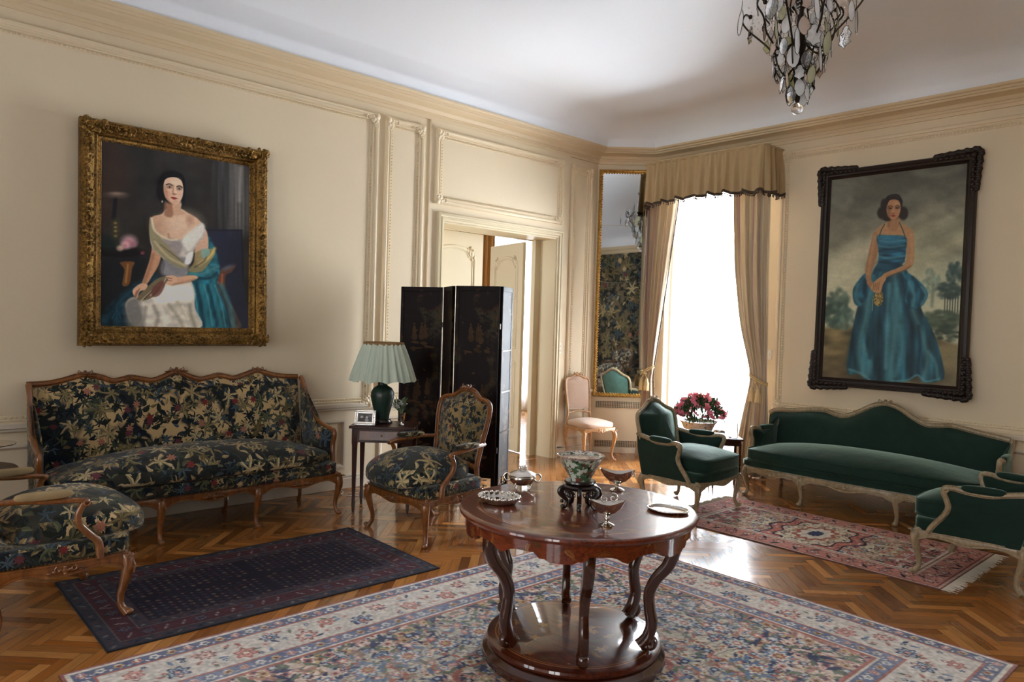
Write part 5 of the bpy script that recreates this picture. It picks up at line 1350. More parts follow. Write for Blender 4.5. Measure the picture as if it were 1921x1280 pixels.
def sofa(name, label, loc, rz, hw, D, wood, cloth, backcloth, top, armprof, legs, railcfg, cush, seatz, lean, backbase, H=.06, flare=.04, fr=.022, crests=(), box_cushion=False, armpads=False, inner=None, group=None):
    """local: faces +x, width along y"""
    root = thing(name, label, 'sofa', loc, rz, group)
    zt = railcfg[0]
    for (x, y, dx, dy) in legs:
        b = MB(); cabriole(b, x, y, zt, dx, dy, 1.05)
        if x > 0: carving(b, (x + .026, y, zt - .015), ((0, 1, 0), (0, 0, 1), (1, 0, 0)), .5)
        obj('leg', b, wood, root, smooth=50)
    b, cs = MB(), []; fl = sorted([l for l in legs if l[0] > 0], key=lambda l: l[1]); nb = []
    for l0, l1 in zip(fl[:-1], fl[1:]):
        c = MB(); cs.append(c)
        nb.append(apron(b, (l0[0] - .012, l0[1]), (l1[0] - .012, l1[1]), zt, railcfg[1], railcfg[2], railcfg[3], (1, 0), .016, c))
    for s in (1, -1): nb.append(apron(b, (-D / 2, s * hw), (fl[0][0] - .012, s * abs(fl[0][1])), zt, railcfg[1], railcfg[2], .0, (0, s)))
    b.add(bbox(-D / 2 - .02, -D / 2 + .02, -hw, hw, zt - .06, zt, .006))
    obj('seat_rail', b, wood, root, smooth=50)
    for c in cs: obj('rail_carving', c, wood, root, smooth=60)
    b = MB(); b.add(cushion_mesh(0, 0, D / 2, hw + .0, zt - .002, seatz, .005, 14, railcfg[3] + .01, 0, (10, 40, 6))); obj('seat', b, inner or cloth, root, smooth=60)
    cx, hx, hy, cz0, cz1, crown, cn = cush
    v, f = cushion_mesh(cx, 0, hx, hy, cz0, cz1, crown, cn, .03, 0, (18, 56, 8))
    b = MB(); b.add((v, f)); cu = obj('seat_cushion', b, cloth, root, smooth=80)
    if box_cushion:
        b = MB()
        for z in (cz0 + .006, cz1 - .006): b.add(piping_loop(cx, 0, hx - .002, hy - .002, z, cn, .03, 0))
        obj('piping', b, cloth, cu, smooth=60)
    # back
    bx = -D / 2 + .02
    tp = spline(top, 7)
    def m3(q):
        q = np.asarray(q, float); return np.stack([bx - lean * (q[:, 1] - backbase), q[:, 0], q[:, 1]], 1)
    nrm = A(1, 0, lean); nrm /= np.linalg.norm(nrm)
    b = MB(); path = np.concatenate([[(tp[0][0], backbase - .1)], [(tp[0][0], backbase + .1)], tp, [(tp[-1][0], backbase + .1)], [(tp[-1][0], backbase - .1)]])
    b.add(tube(m3(tp), 1, MOLD, su=fr * .8, sv=fr, up=nrm)); obj('top_rail', b, wood, root, smooth=50)
    for (y, s) in crests:
        c = MB(); z = float(np.interp(y, tp[:, 0], tp[:, 1])) if tp[0][0] < tp[-1][0] else float(np.interp(-y, -tp[:, 0], tp[:, 1]))
        carving(c, m3([(y, z + .004 * s)])[0] + nrm * fr * .75, ((0, 1, 0), (0, 0, 1), tuple(nrm)), s); obj('crest_carving', c, wood, root, smooth=60)
    ins = tp.copy(); ins[:, 1] -= fr * .7
    out = np.concatenate([ins, [(tp[-1][0], .8 * ins[-1][1] + .2 * backbase), (tp[-1][0], backbase)], [(y, backbase) for y in np.linspace(tp[-1][0], tp[0][0], 12)[1:-1]], [(tp[0][0], backbase), (tp[0][0], .8 * ins[0][1] + .2 * backbase)]])
    # panel as a grid so a long back keeps an even roll at its edges
    ny, nz = 60, 12; V = []; F = []
    ys = np.linspace(tp[0][0], tp[-1][0], ny + 1); zt_ = np.interp(ys, tp[:, 0], ins[:, 1])
    for sgn, Hh in ((1, H), (-1, .012)):
        n0 = len(V)
        for j in range(nz + 1):
            tz = j / nz
            for i in range(ny + 1):
                e = 1 - abs(2 * i / ny - 1) ** 14; ez = 1 - max(0, 2 * tz - 1) ** 8
                z = backbase + (zt_[i] - backbase) * tz; p = m3([(ys[i], z)])[0] + nrm * (sgn * Hh * (min(1, e) * ez)) ; V.append(p)
        for j in range(nz):
            for i in range(ny):
                a = n0 + j * (ny + 1) + i; q = (a, a + 1, a + ny + 2, a + ny + 1); F.append(q if sgn > 0 else q[::-1])
    b = MB(); b.add((np.array(V), F)); obj('backrest', b, backcloth, root, smooth=60)
    # arms
    ap = spline(armprof, 6)
    for s in (1, -1):
        def yy(x, z): return s * (hw + flare * np.clip((x + D / 2) / D, 0, 1) * np.clip((z - .3) / .25, .0, 1) + .0 * x)
        P = np.stack([ap[:, 0], yy(ap[:, 0], ap[:, 1]), ap[:, 1]], 1)
        b = MB(); b.add(tube(P, 1, MOLD, su=fr * .85, sv=fr, up=(0, s, 0)))
        obj('arm', b, wood, root, smooth=50)
        xb = bx - lean * .2
        o2 = np.concatenate([ap, [(.1, zt - .01), (-D / 4, zt - .01), (bx, zt - .01), (xb, .55)]])
        for sg, Hh in ((1, .010), (-1, .045)):
            v, f = dome(o2[::-1], Hh, .006, 7, 2.0); p = np.stack([v[:, 0], yy(v[:, 0], v[:, 1]) + s * sg * v[:, 2], v[:, 1]], 1)
            if s * sg <= 0: f = [tuple(q[::-1]) for q in f]
            b = MB(); b.add((p, f)); obj('outer_side_panel' if sg > 0 else 'inner_side_panel', b, cloth if sg < 0 else (inner or cloth), root, smooth=60)
        if armpads:
            x0, x1, zz = armpads; p = MB(); v, f = rbox(3, (10, 6, 4)); v = v * A((x1 - x0) / 2, .030, .028) + A((x0 + x1) / 2, 0, zz); v[:, 1] += yy(v[:, 0], .55); p.add((v, f)); obj('arm_pad', p, cloth, root, smooth=60)
    return root

# tapestry sofa on the left wall
c0 = 2.025
top = [(y - c0, z) for y, z in ((1.00, 1.075), (1.12, 1.078), (1.23, 1.10), (1.36, 1.136), (1.47, 1.112), (1.545, 1.084), (1.61, 1.094), (1.67, 1.108), (1.74, 1.094), (1.82, 1.080), (1.90, 1.104), (2.0, 1.145), (2.10, 1.104), (2.18, 1.080), (2.26, 1.092), (2.33, 1.108), (2.40, 1.092), (2.46, 1.080), (2.56, 1.108), (2.66, 1.138), (2.78, 1.104), (2.90, 1.084), (3.03, 1.078))]
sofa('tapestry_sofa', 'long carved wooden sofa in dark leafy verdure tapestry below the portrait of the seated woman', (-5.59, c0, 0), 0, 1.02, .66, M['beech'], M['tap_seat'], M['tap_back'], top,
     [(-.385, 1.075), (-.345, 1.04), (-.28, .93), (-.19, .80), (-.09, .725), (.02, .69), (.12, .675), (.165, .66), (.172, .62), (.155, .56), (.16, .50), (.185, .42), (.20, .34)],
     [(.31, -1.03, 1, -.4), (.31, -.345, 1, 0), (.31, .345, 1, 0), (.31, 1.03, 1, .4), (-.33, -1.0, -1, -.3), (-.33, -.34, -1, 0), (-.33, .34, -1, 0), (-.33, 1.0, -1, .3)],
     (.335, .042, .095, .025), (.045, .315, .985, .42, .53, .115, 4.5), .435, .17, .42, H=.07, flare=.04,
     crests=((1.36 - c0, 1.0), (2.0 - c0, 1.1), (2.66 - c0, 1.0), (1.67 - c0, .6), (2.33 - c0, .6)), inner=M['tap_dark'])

# green sofa on the right wall (rotated: local +x -> world -y, local +y -> world +x)
c1 = -2.62
top = [(-(x - c1), z) for x, z in ((-1.60, .735), (-1.68, .748), (-1.80, .765), (-1.95, .79), (-2.06, .805), (-2.16, .792), (-2.26, .79), (-2.38, .845), (-2.50, .915), (-2.62, .945), (-2.74, .915), (-2.86, .845), (-2.98, .79), (-3.08, .792), (-3.20, .822), (-3.36, .812), (-3.54, .785), (-3.70, .775), (-3.78, .735))]
top = [(y * 1.0, z) for y, z in top][::-1]
sofa('velvet_sofa', 'long bottle green velvet sofa with worn gilt frame under the portrait of the standing woman', (c1, 6.93, 0), -PI / 2, 1.04, .78, M['gilt_grey'], M['green'], M['green'], [(-y, z) for y, z in top],
     [(-.43, .735), (-.40, .69), (-.34, .635), (-.25, .60), (-.10, .60), (.02, .615), (.085, .622), (.118, .605), (.118, .56), (.10, .51), (.115, .44), (.16, .37), (.20, .30)],
     [(.40, -.97, 1, -.4), (.40, -.42, 1, 0), (.40, .41, 1, 0), (.40, .97, 1, .4), (-.40, -.99, -1, -.3), (-.40, .99, -1, .3)],
     (.285, .045, .10, .03), (.045, .37, 1.0, .345, .455, .095, 9), .35, .14, .34, H=.055, flare=.05, fr=.023,
     crests=((0, 1.25), (.54, .6), (-.54, .6)), box_cushion=True, armpads=(-.30, -.02, .615), inner=M['green'])

def side_chair():
    root = thing('side_chair', 'small carved chair upholstered in pale pink silk, standing below the gilt mirror', 'chair', (-5.72, 6.665, 0), -.19 )
    W, Wb, D = .235, .19, .21
    for (x, y, dx, dy) in ((D, W, .7, .7), (D, -W, .7, -.7), (-D - .01, Wb, -.8, .2), (-D - .01, -Wb, -.8, -.2)):
        b = MB(); cabriole(b, x, y, .385, dx, dy, .92)
        if x > 0: carving(b, (x + .01, y + (.01 if y > 0 else -.01), .365), ((-.7, .7 if y > 0 else -.7, 0), (0, 0, 1), (.7, .7 if y > 0 else -.7, 0)), .5)
        obj('leg', b, M['beech_lt'], root, smooth=50)
    b, c = MB(), MB()
    apron(b, (D - .01, -W + .01), (D - .01, W - .01), .405, .032, .07, .03, (1, 0), .013, c)
    for s in (1, -1): apron(b, (-D, s * Wb), (D - .01, s * (W - .005)), .405, .032, .06, .01, (0, s), .013)
    apron(b, (-D, -Wb), (-D, Wb), .405, .04, .05, .0, (-1, 0), .013)
    obj('seat_rail', b, M['beech_lt'], root, smooth=50); obj('rail_carving', c, M['beech_lt'], root, smooth=60)
    b = MB(); b.add(cushion_mesh(.0, 0, D + .005, W + .0, .40, .465, .035, 6, .03, .16)); obj('seat', b, M['linen'], root, smooth=60)
    chair_back(root, [(.185, .38), (.175, .47), (.165, .56), (.172, .70), (.182, .86), (.178, .925), (.155, .955), (.10, .965), (.055, .988), (0, 1.0)], .555, -D, .14, (M['beech_lt'], M['linen']), H=.035, fr=.015)
    return root
side_chair()
# ------------------------------------------------------------------ round marquetry table and what stands on it
TC = (-2.315, 2.63)
def round_table():
    root = thing('centre_table', 'round polished marquetry table with scrolled legs on a round plinth, standing on the large carpet', 'table', (TC[0], TC[1], 0))
    b = MB(); R = .566
    b.add(lathe([(0, .704), (R - .03, .704), (R - .012, .706), (R - .004, .712), (R, .721), (R - .002, .729), (R - .010, .734), (R - .03, .7355), (0, .7355)], 96)); obj('tabletop', b, M['top'], root, smooth=35)
    # scalloped apron: hexagonally lobed
    n = 144; V = []; F = []
    for k in range(n):
        t = 2 * PI * k / n; u = (t * 6 / (2 * PI) + .42) % 1
        d = .050 + .022 * (1 if (.30 < u < .70) else 0) * 1 + .012 * (1 if (.40 < u < .60) else 0) + .03 * (math.exp(-((u) / .07) ** 2) + math.exp(-((1 - u) / .07) ** 2))
        for r, z in ((R - .028, .706), (R - .030, .706 - d), (R - .05, .706 - d), (R - .05, .706)): V.append((r * math.cos(t), r * math.sin(t), z))
    for k in range(n):
        j = (k + 1) % n
        for a in range(4): c = (a + 1) % 4; F.append((k * 4 + a, k * 4 + c, j * 4 + c, j * 4 + a)[::-1])
    b = MB(); b.add((np.array(V), F)); obj('apron', b, M['apron'], root, smooth=25)
    ph = math.atan2(-TC[1], -TC[0]) + .12
    for k in range(6):
        a = ph + k * PI / 3; u = A(math.cos(a), math.sin(a))
        rz = spline([(.470, .66), (.478, .60), (.455, .53), (.402, .46), (.372, .385), (.378, .31), (.388, .25), (.372, .19), (.345, .150), (.338, .142)], 6)
        P = np.stack([u[0] * rz[:, 0], u[1] * rz[:, 0], rz[:, 1]], 1); m = len(P)
        w = np.interp(np.linspace(0, 1, m), [0, .1, .5, .9, 1], [.034, .030, .024, .028, .030])
        b = MB(); b.add(tube(P, 1, circ(12, 5), su=w * 1.0, sv=w * .85, up=(u[0], u[1], 0)))
        sc = spline([(.345, .152), (.372, .140), (.398, .150), (.400, .172), (.385, .180)], 5); P = np.stack([u[0] * sc[:, 0], u[1] * sc[:, 0], sc[:, 1]], 1)
        b.add(tube(P, 1, circ(10, 3), su=np.linspace(.020, .012, len(P)), sv=.022, up=(u[0], u[1], .3)))
        obj('leg', b, M['leg'], root, smooth=45)
    b = MB(); Rb = .418
    b.add(lathe([(0, .085), (Rb - .02, .085), (Rb - .004, .092), (Rb, .104), (Rb - .004, .115), (Rb - .02, .121), (0, .1215)], 96)); obj('shelf', b, M['base_top'], root, smooth=35)
    b = MB(); b.add(lathe([(0, .012), (Rb - .02, .012), (Rb + .012, .018), (Rb + .022, .04), (Rb + .018, .062), (Rb + .0, .078), (Rb - .012, .086), (0, .086)], 96)); obj('plinth', b, M['leg'], root, smooth=35)
    return root
round_table()
ZT = .7358
cr = A(.683, .730)   # to the right as the room is seen from the door side
def spot(px, py): return (px, py, ZT)

def tureen():
    root = thing('sugar_bowl', 'lidded round silver bowl with ring handles, at the back left of the round table', 'bowl', (-2.745, 2.675, ZT), .75); root.scale = (.86, .86, .86)
    s = 1.0
    b = MB(); b.add(lathe([(0, .020), (.035, .020), (.060, .028), (.080, .050), (.083, .070), (.078, .080), (.070, .082)], 32)); obj('body', b, M['silver'], root, smooth=50)
    b = MB(); b.add(lathe([(.083, .081), (.087, .085), (.080, .090), (.055, .102), (.030, .112), (.0, .115)], 32)); li = obj('lid', b, M['silver_chased'], root, smooth=50)
    b = MB(); g = random.Random(4)
    for k in range(9): b.add(sphere(.008 + .004 * g.random(), 8, 5), loc=(.018 * math.cos(k * 2.3), .018 * math.sin(k * 2.3), .120 + .006 * (k % 3)))
    obj('finial', b, M['silver_chased'], li, smooth=60)
    for sx in (-1, 1):
        b = MB(); t = np.linspace(-2.4, 2.4, 16); P = np.stack([sx * (.092 + .022 * np.cos(t)), np.zeros(16), .066 + .024 * np.sin(t)], 1); b.add(tube(P, .0055, circ(8))); obj('handle', b, M['silver'], root, smooth=60)
    for k in range(4):
        a = PI / 4 + k * PI / 2; b = MB(); b.add(tube([(.05 * math.cos(a), .05 * math.sin(a), .030), (.064 * math.cos(a), .064 * math.sin(a), .016), (.068 * math.cos(a), .068 * math.sin(a), .006)], [.007, .008, .009], circ(8))); obj('foot', b, M['silver'], root, smooth=60)
tureen()
def gadroon_dish():
    root = thing('scalloped_dish', 'shallow silver dish with a scalloped rim near the left edge of the round table', 'dish', (-2.590, 2.370, ZT), .2); root.scale = (.93, .93, .93)
    lob = lambda t, h: 1 + .035 * abs(math.sin(t * 11)) * min(1, h * 1.6)
    b = MB(); b.add(lathe([(0, .004), (.070, .004), (.082, .008), (.094, .030), (.100, .034), (.101, .031), (.088, .006), (.080, .000), (0, .000)], 132, lambda t, h: 1 + .05 * abs(math.sin(t * 10.5))), sc=A(1.08, .92, 1)); obj('dish_body', b, M['silver'], root, smooth=50)
    b = MB()
    for k in range(21):
        a = 2 * PI * k / 21 + .15; b.add(sphere(.0125, 10, 6, (1, 1, .55)), loc=(.1085 * math.cos(a), .093 * math.sin(a), .033))
    obj('lobed_rim', b, M['silver'], root, smooth=60)
gadroon_dish()
def stand_and_bowl():
    x, y = -2.279, 2.604
    root = thing('carved_stand', 'black carved wooden stand with pierced apron and curling feet under the porcelain bowl', 'stand', (x, y, ZT), .4); root.scale = (.95, .95, .90)
    b = MB(); b.add(lathe([(0, .128), (.062, .128), (.074, .132), (.080, .140), (.078, .148), (.066, .150), (.060, .146), (0, .146)], 32)); b.add(lathe([(0, .10), (.066, .10), (.080, .106), (.088, .118), (.082, .127), (.060, .130), (0, .130)], 32)); obj('stand_top', b, M['ebon'], root, smooth=50)
    for k in range(5):
        a = k * 2 * PI / 5; u = A(math.cos(a), math.sin(a)); q = spline([(.070, .115), (.094, .105), (.098, .085), (.080, .062), (.066, .042), (.070, .018), (.084, .006)], 5)
        P = np.stack([u[0] * q[:, 0], u[1] * q[:, 0], q[:, 1]], 1); b = MB(); b.add(tube(P, 1, circ(10, 3), su=np.interp(np.linspace(0, 1, len(P)), [0, .3, .7, 1], [.016, .018, .010, .010]), sv=.012, up=(u[0], u[1], .2)))
        b.add(sphere(.013, 8, 6), loc=(u[0] * .086, u[1] * .086, .012)); b.add(sphere(.010, 8, 6), loc=(u[0] * .092, u[1] * .092, .040)); obj('leg', b, M['ebon'], root, smooth=60)
    for k in range(5):
        b = MB(); a0 = k * 2 * PI / 5 + .26; a1 = a0 + 2 * PI / 5 - .52
        for j in range(7):
            a = a0 + (a1 - a0) * j / 6; rr = .080; d = .034 - .012 * abs(j - 3) / 3
            b.add(tube([(rr * math.cos(a), rr * math.sin(a), .102), (rr * math.cos(a + .05 * (1 if j % 2 else -1)), rr * math.sin(a + .05 * (1 if j % 2 else -1)), .102 - d * .5), (rr * math.cos(a), rr * math.sin(a), .102 - d)], .0022, circ(5)))
        for z in (.090, .074, .068):
            t = np.linspace(a0, a1, 8); b.add(tube(np.stack([.080 * np.cos(t), .080 * np.sin(t), np.full(8, z) + .012 * np.abs(np.linspace(-1, 1, 8)) ** 2 * (z < .07)], 1), .0022, circ(5)))
        obj('pierced_apron', b, M['ebon'], root, smooth=60)
    root = thing('porcelain_bowl', 'octagonal green and pink porcelain bowl with fluted rim, raised on the black carved stand', 'bowl', (x, y, ZT + .1325), .3); root.scale = (.94, .94, .94)
    octo = lambda t, h: 1 / (math.cos(((t + PI / 8) % (PI / 4)) - PI / 8)) ** (.9) * (1 + .0 * h)
    b = MB(); b.add(lathe([(0, .0), (.052, .0), (.056, .012), (.060, .020), (.088, .070), (.112, .118), (.124, .128), (.120, .129), (.107, .117), (.083, .072), (.055, .026), (0, .020)], 64, octo), sc=A(.93, .93, 1)); obj('bowl_body', b, M['famille'], root, smooth=35)
    b = MB(); b.add(lathe([(.1115, .116), (.125, .1285), (.1235, .1305), (.119, .130), (.100, .106), (.099, .108)], 64, octo), sc=A(.93, .93, 1)); obj('fluted_rim', b, M['famille_rim'], root, smooth=35)
stand_and_bowl()
def boat(label, loc, rz, s, stem):
    root = thing('sauce_boat', label, 'sauce boat', loc, rz); b = MB(); n = 28; V = []; F = []
    prof = [(.0, .0), (.45, .012), (.75, .03), (.95, .052), (1.0, .060), (.97, .0595), (.72, .034), (.4, .018), (0, .010)]
    for i, (r, z) in enumerate(prof):
        for k in range(n):
            t = 2 * PI * k / n; ex = abs(math.cos(t)) ** 3; q = r
            V.append((math.cos(t) * q * (.050 + .040 * ex), math.sin(t) * q * .044, stem + z + (.018 * ex * r ** 3)))
    for i in range(len(prof) - 1):
        for k in range(n): j = (k + 1) % n; F.append((i * n + k, i * n + j, (i + 1) * n + j, (i + 1) * n + k))
    b.add((np.array(V), F), sc=s); obj('bowl_body', b, M['silver'], root, smooth=60)
    b = MB(); b.add(lathe([(0, 0), (.034, 0), (.036, .006), (.026, .012), (.012, .018), (.009, stem * .55), (.016, stem * .8), (.010, stem), (.02, stem + .006), (0, stem + .008)], 28), sc=s); obj('pedestal', b, M['silver'], root, smooth=50)
    return root
b1 = boat('boat shaped silver dish at the far side of the round table', (-2.40, 3.04, ZT), .75, 1.05, .034)
b2 = boat('small silver sauce boat on a turned foot, nearest the front edge of the round table', (-1.998, 2.467, ZT), .80, .90, .050)
b = MB(); v, f = scroll(.022, 1.3, .0035, 22); b.add((v[:, [0, 2, 1]], f), loc=(.025, 0, .122)); v, f = scroll(.018, 1.2, .003, 18, -1); b.add((v[:, [0, 2, 1]], f), loc=(-.012, .005, .116)); obj('scroll_handle', b, M['silver'], b2, smooth=60)
b = MB(); v, f = scroll(.014, 1.2, .003, 18); b.add((v[:, [0, 2, 1]], f), loc=(.080, 0, .088)); obj('scroll_handle', b, M['silver'], b1, smooth=60)
def tray():
    root = thing('silver_tray', 'flat oval silver tray with raised rim on the right side of the round table', 'tray', (-1.985, 2.905, ZT), .28); root.scale = (.90, .90, .90)
    b = MB(); b.add(lathe([(0, .004), (.080, .004), (.088, .006), (.092, .012), (.098, .013), (.100, .010), (.094, .002), (.08, .0), (0, .0)], 56), sc=A(1.12, .86, 1)); obj('tray_plate', b, M['silver'], root, smooth=50)
    t = np.linspace(0, 2 * PI, 60, endpoint=False); b = MB(); b.add(tube(np.stack([.108 * np.cos(t), .083 * np.sin(t), np.full(60, .0125)], 1), .0042, circ(8), closed=True)); obj('rim', b, M['silver_chased'], root, smooth=60)
tray()
# carpets
def carpet(name, label, x0, x1, y0, y1, imgfn, rz=0, fringe=None, th=.007, swap=False):
    W, L = x1 - x0, y1 - y0; img = imgfn(W, L)
    root = thing(name, label, 'carpet', ((x0 + x1) / 2, (y0 + y1) / 2, 0), rz)
    ny, nx = img.shape[:2]; X, Y = np.meshgrid(np.linspace(-W / 2, W / 2, nx), np.linspace(L / 2, -L / 2, ny))
    rel = (vnoise(X, Y, .35, 3) - .5) * .003
    canvas_mesh('pile', W, L, img, M['rug'], root, th * .9, (-W / 2, -L / 2, th), (1, 0, 0), (0, 1, 0), (0, 0, 1), 1.0, rel * .4)
    if fringe:
        g = random.Random(1); b = MB(); step, ln = fringe
        for s in (-1, 1):
            n = int(L / step)
            for i in range(n):
                y = -L / 2 + (i + .5) * step; l = ln * (.7 + .5 * g.random()); dy = (g.random() - .5) * .02
                b.add(tube([(s * W / 2, y, th * .6), (s * (W / 2 + l * .5), y + dy * .4, .006), (s * (W / 2 + l), y + dy, .004)], .0022, circ(4), cap=False))
        tag(obj('fringe', b, M['fringe_w'], root, smooth=0), kind='stuff')
    return root
M['rug'] = rug_mat('wool_pile'); M['fringe_w'] = simple('cotton_fringe', (206, 196, 178), .9); M['fringe_d'] = M['fringe_w']
carpet('large_carpet', 'large faded red, ivory and blue carpet under the round table', -3.60, -.87, .72, 4.27, big_rug, -.012)
carpet('floral_rug', 'rose and ivory medallion rug with white fringe in front of the green sofa', -3.60, -1.44, 5.14, 6.32, side_rug, -.012, (.009, .075))
carpet('dark_rug', 'dark navy and maroon rug in front of the tapestry sofa', -4.88, -3.72, .96, 2.90, dark_rug, -.01)
# ------------------------------------------------------------------ pictures, mirror, curtains, screen, lamp, chandelier
def carved_frame(root, w, h, fw, depth, mat, seed, dens, corner, lumpr=.016):
    """local x along width, z up, faces -y ; outer size w x h"""
    prof = [(0, 0), (0, depth * .55), (fw * .10, depth * .9), (fw * .28, depth), (fw * .45, depth * .82), (fw * .62, depth * .55), (fw * .72, depth * .60), (fw * .80, depth * .42), (fw * .92, depth * .36), (fw, depth * .22), (fw, 0)]
    b = MB(); b.add(mitre((0, 0, 0), (1, 0, 0), (0, 0, 1), (0, -1, 0), w, h, prof)); obj('frame_moulding', b, mat, root, smooth=35)
    g = random.Random(seed); c = MB()
    sides = [((0, 0), (1, 0), w, (0, 1)), ((w, 0), (0, 1), h, (-1, 0)), ((w, h), (-1, 0), w, (0, -1)), ((0, h), (0, -1), h, (1, 0))]
    for (ox, oz), (dx, dz), L, (ix, iz) in sides:
        n = int(L / dens)
        for i in range(n):
            s = (i + .5) / n * L; e = min(s, L - s) / L; m = abs(s / L - .5)
            amp = 1.0 if (e * L < corner or m * L < corner * .75) else .62
            for k in range(3):
                q = fw * (.12 + .46 * g.random()); t = s + (g.random() - .5) * dens; r = lumpr * amp * (.5 + .7 * g.random())
                p = (ox + dx * t + ix * q, -depth * (.92 + .0 * g.random()), oz + dz * t + iz * q)
                v, f = sphere(1, 7, 4, (r * (.6 + g.random()), r * .7, r * (.6 + g.random()))); c.add((rot(v, 0, g.random() * 3, 0), f), loc=p)
            if i % 2 == 0:
                q = fw * .34; v, f = scroll(lumpr * 1.25 * amp, 1.2, lumpr * .26, 12, 1 if (i // 2) % 2 else -1); v = v[:, [0, 2, 1]] * A(1, -1, 1)
                c.add((v, f), loc=(ox + dx * s + ix * q, -depth * 1.04, oz + dz * s + iz * q))
    obj('carved_ornament', c, mat, root, smooth=60)
    bd = MB(); i = fw * .93
    for p0, p1 in (((i, i), (w - i, i)), ((w - i, i), (w - i, h - i)), ((w - i, h - i), (i, h - i)), ((i, h - i), (i, i))):
        bd.add(beads((p0[0], -depth * .36, p0[1]), (p1[0], -depth * .36, p1[1]), .012, .005))
    obj('bead_border', bd, mat, root, smooth=60)

# seated portrait (left wall); local x -> world +y, faces +x
r = thing('seated_portrait', 'oil portrait of a seated woman in white satin and teal shawl, carved gilt frame', 'painting', (XL + .075, 1.300, 1.350), PI / 2)
r.rotation_euler = (math.radians(-2.2), 0, PI / 2)
w, h, fw = 1.405, 1.655, .150
carved_frame(r, w, h, fw, .085, M['gold'], 5, .030, .22)
img = portrait_seated(); canvas_mesh('canvas', w - 2 * fw + .02, h - 2 * fw + .02, img, paint_mat('oil_paint', .3), r, .02, (fw - .01, -.022, fw - .01), (1, 0, 0), (0, 0, 1), (0, -1, 0), 1.12)
b = MB(); b.add(box(.01, w - .01, .0, .012, .01, h - .01)); obj('backing', b, M['gold'], r, smooth=0)

# standing portrait (right wall), faces -y
r = thing('standing_portrait', 'tall oil portrait of a standing woman in a blue ball gown, dark carved frame', 'painting', (-3.405, YR - .055, 1.06))
r.rotation_euler = (math.radians(-1.2), 0, 0)
w, h, fw = 1.415, 2.225, .090
prof = [(0, 0), (0, .045), (.012, .065), (.035, .072), (.05, .055), (.062, .05), (.072, .032), (fw, .02), (fw, 0)]
b = MB(); b.add(mitre((0, 0, 0), (1, 0, 0), (0, 0, 1), (0, -1, 0), w, h, prof)); obj('frame_moulding', b, M['ebframe'], r, smooth=35)
c = MB(); g = random.Random(2)
for sx, sz in ((0, 0), (1, 0), (0, 1), (1, 1)):
    c = MB()
    for ax in (0, 1):
        for i in range(16):
            s = i / 15 * .34; q = .028 * (1 - s / .40) * (1 + .25 * math.sin(i * 2)) - .004
            x, z = (s, -q) if ax == 0 else (-q, s)
            X0 = x if sx == 0 else w - x; Z0 = z if sz == 0 else h - z
            c.add(sphere(1, 8, 5, (.030, .022, .026)), loc=(X0, -.05, Z0))
            x, z = (s, .03) if ax == 0 else (.03, s); X0 = x if sx == 0 else w - x; Z0 = z if sz == 0 else h - z
            if i % 2: c.add(sphere(1, 8, 5, (.020, .016, .020)), loc=(X0, -.066, Z0))
    obj('carved_corner', c, M['ebframe'], r, smooth=60)
img = portrait_standing(); canvas_mesh('canvas', w - 2 * fw + .02, h - 2 * fw + .02, img, paint_mat('oil_paint_matt', .45), r, .02, (fw - .01, -.018, fw - .01), (1, 0, 0), (0, 0, 1), (0, -1, 0), 1.0)

# corner mirror; local x along the chamfer, faces local -y
r = thing('tall_mirror', 'tall narrow mirror in a thin gilt frame filling the angled corner wall', 'mirror', (0, 0, 0), PI / 4 - .029)
r.location = (C1[0] + .012, C1[1] + .012, 0)
x0, x1, z0, z1 = .0, cl - .085, .715, 3.585
b = MB(); b.add(mitre((x0, -.002, z0), (1, 0, 0), (0, 0, 1), (0, -1, 0), x1 - x0, z1 - z0, [(0, 0), (0, .022), (.010, .032), (.024, .028), (.034, .018), (.042, .006), (.042, 0)])); obj('gilt_frame', b, M['gold_br'], r, smooth=35)
b = MB(); q = .040
for p0, p1 in (((x0 + q, z0 + q), (x1 - q, z0 + q)), ((x1 - q, z0 + q), (x1 - q, z1 - q)), ((x1 - q, z1 - q), (x0 + q, z1 - q)), ((x0 + q, z1 - q), (x0 + q, z0 + q))):
    n = int(math.hypot(p1[0] - p0[0], p1[1] - p0[1]) / .032)
    for i in range(n):
        t = (i + .5) / n; b.add(sphere(1, 7, 4, (.013, .008, .013)), loc=(p0[0] + (p1[0] - p0[0]) * t, -.018, p0[1] + (p1[1] - p0[1]) * t))
obj('leaf_border', b, M['gold_br'], r, smooth=60)
b = MB(); obj('mirror_glass', b.add(box(x0 + .03, x1 - .03, -.010, -.004, z0 + .03, 2.168)), M['mirror'], r, smooth=0)
for za, zb in ((2.171, 2.884), (2.887, z1 - .03)): obj('mirror_glass', MB().add(box(x0 + .03, x1 - .03, -.010, -.004, za, zb)), M['mirror'], r, smooth=0)

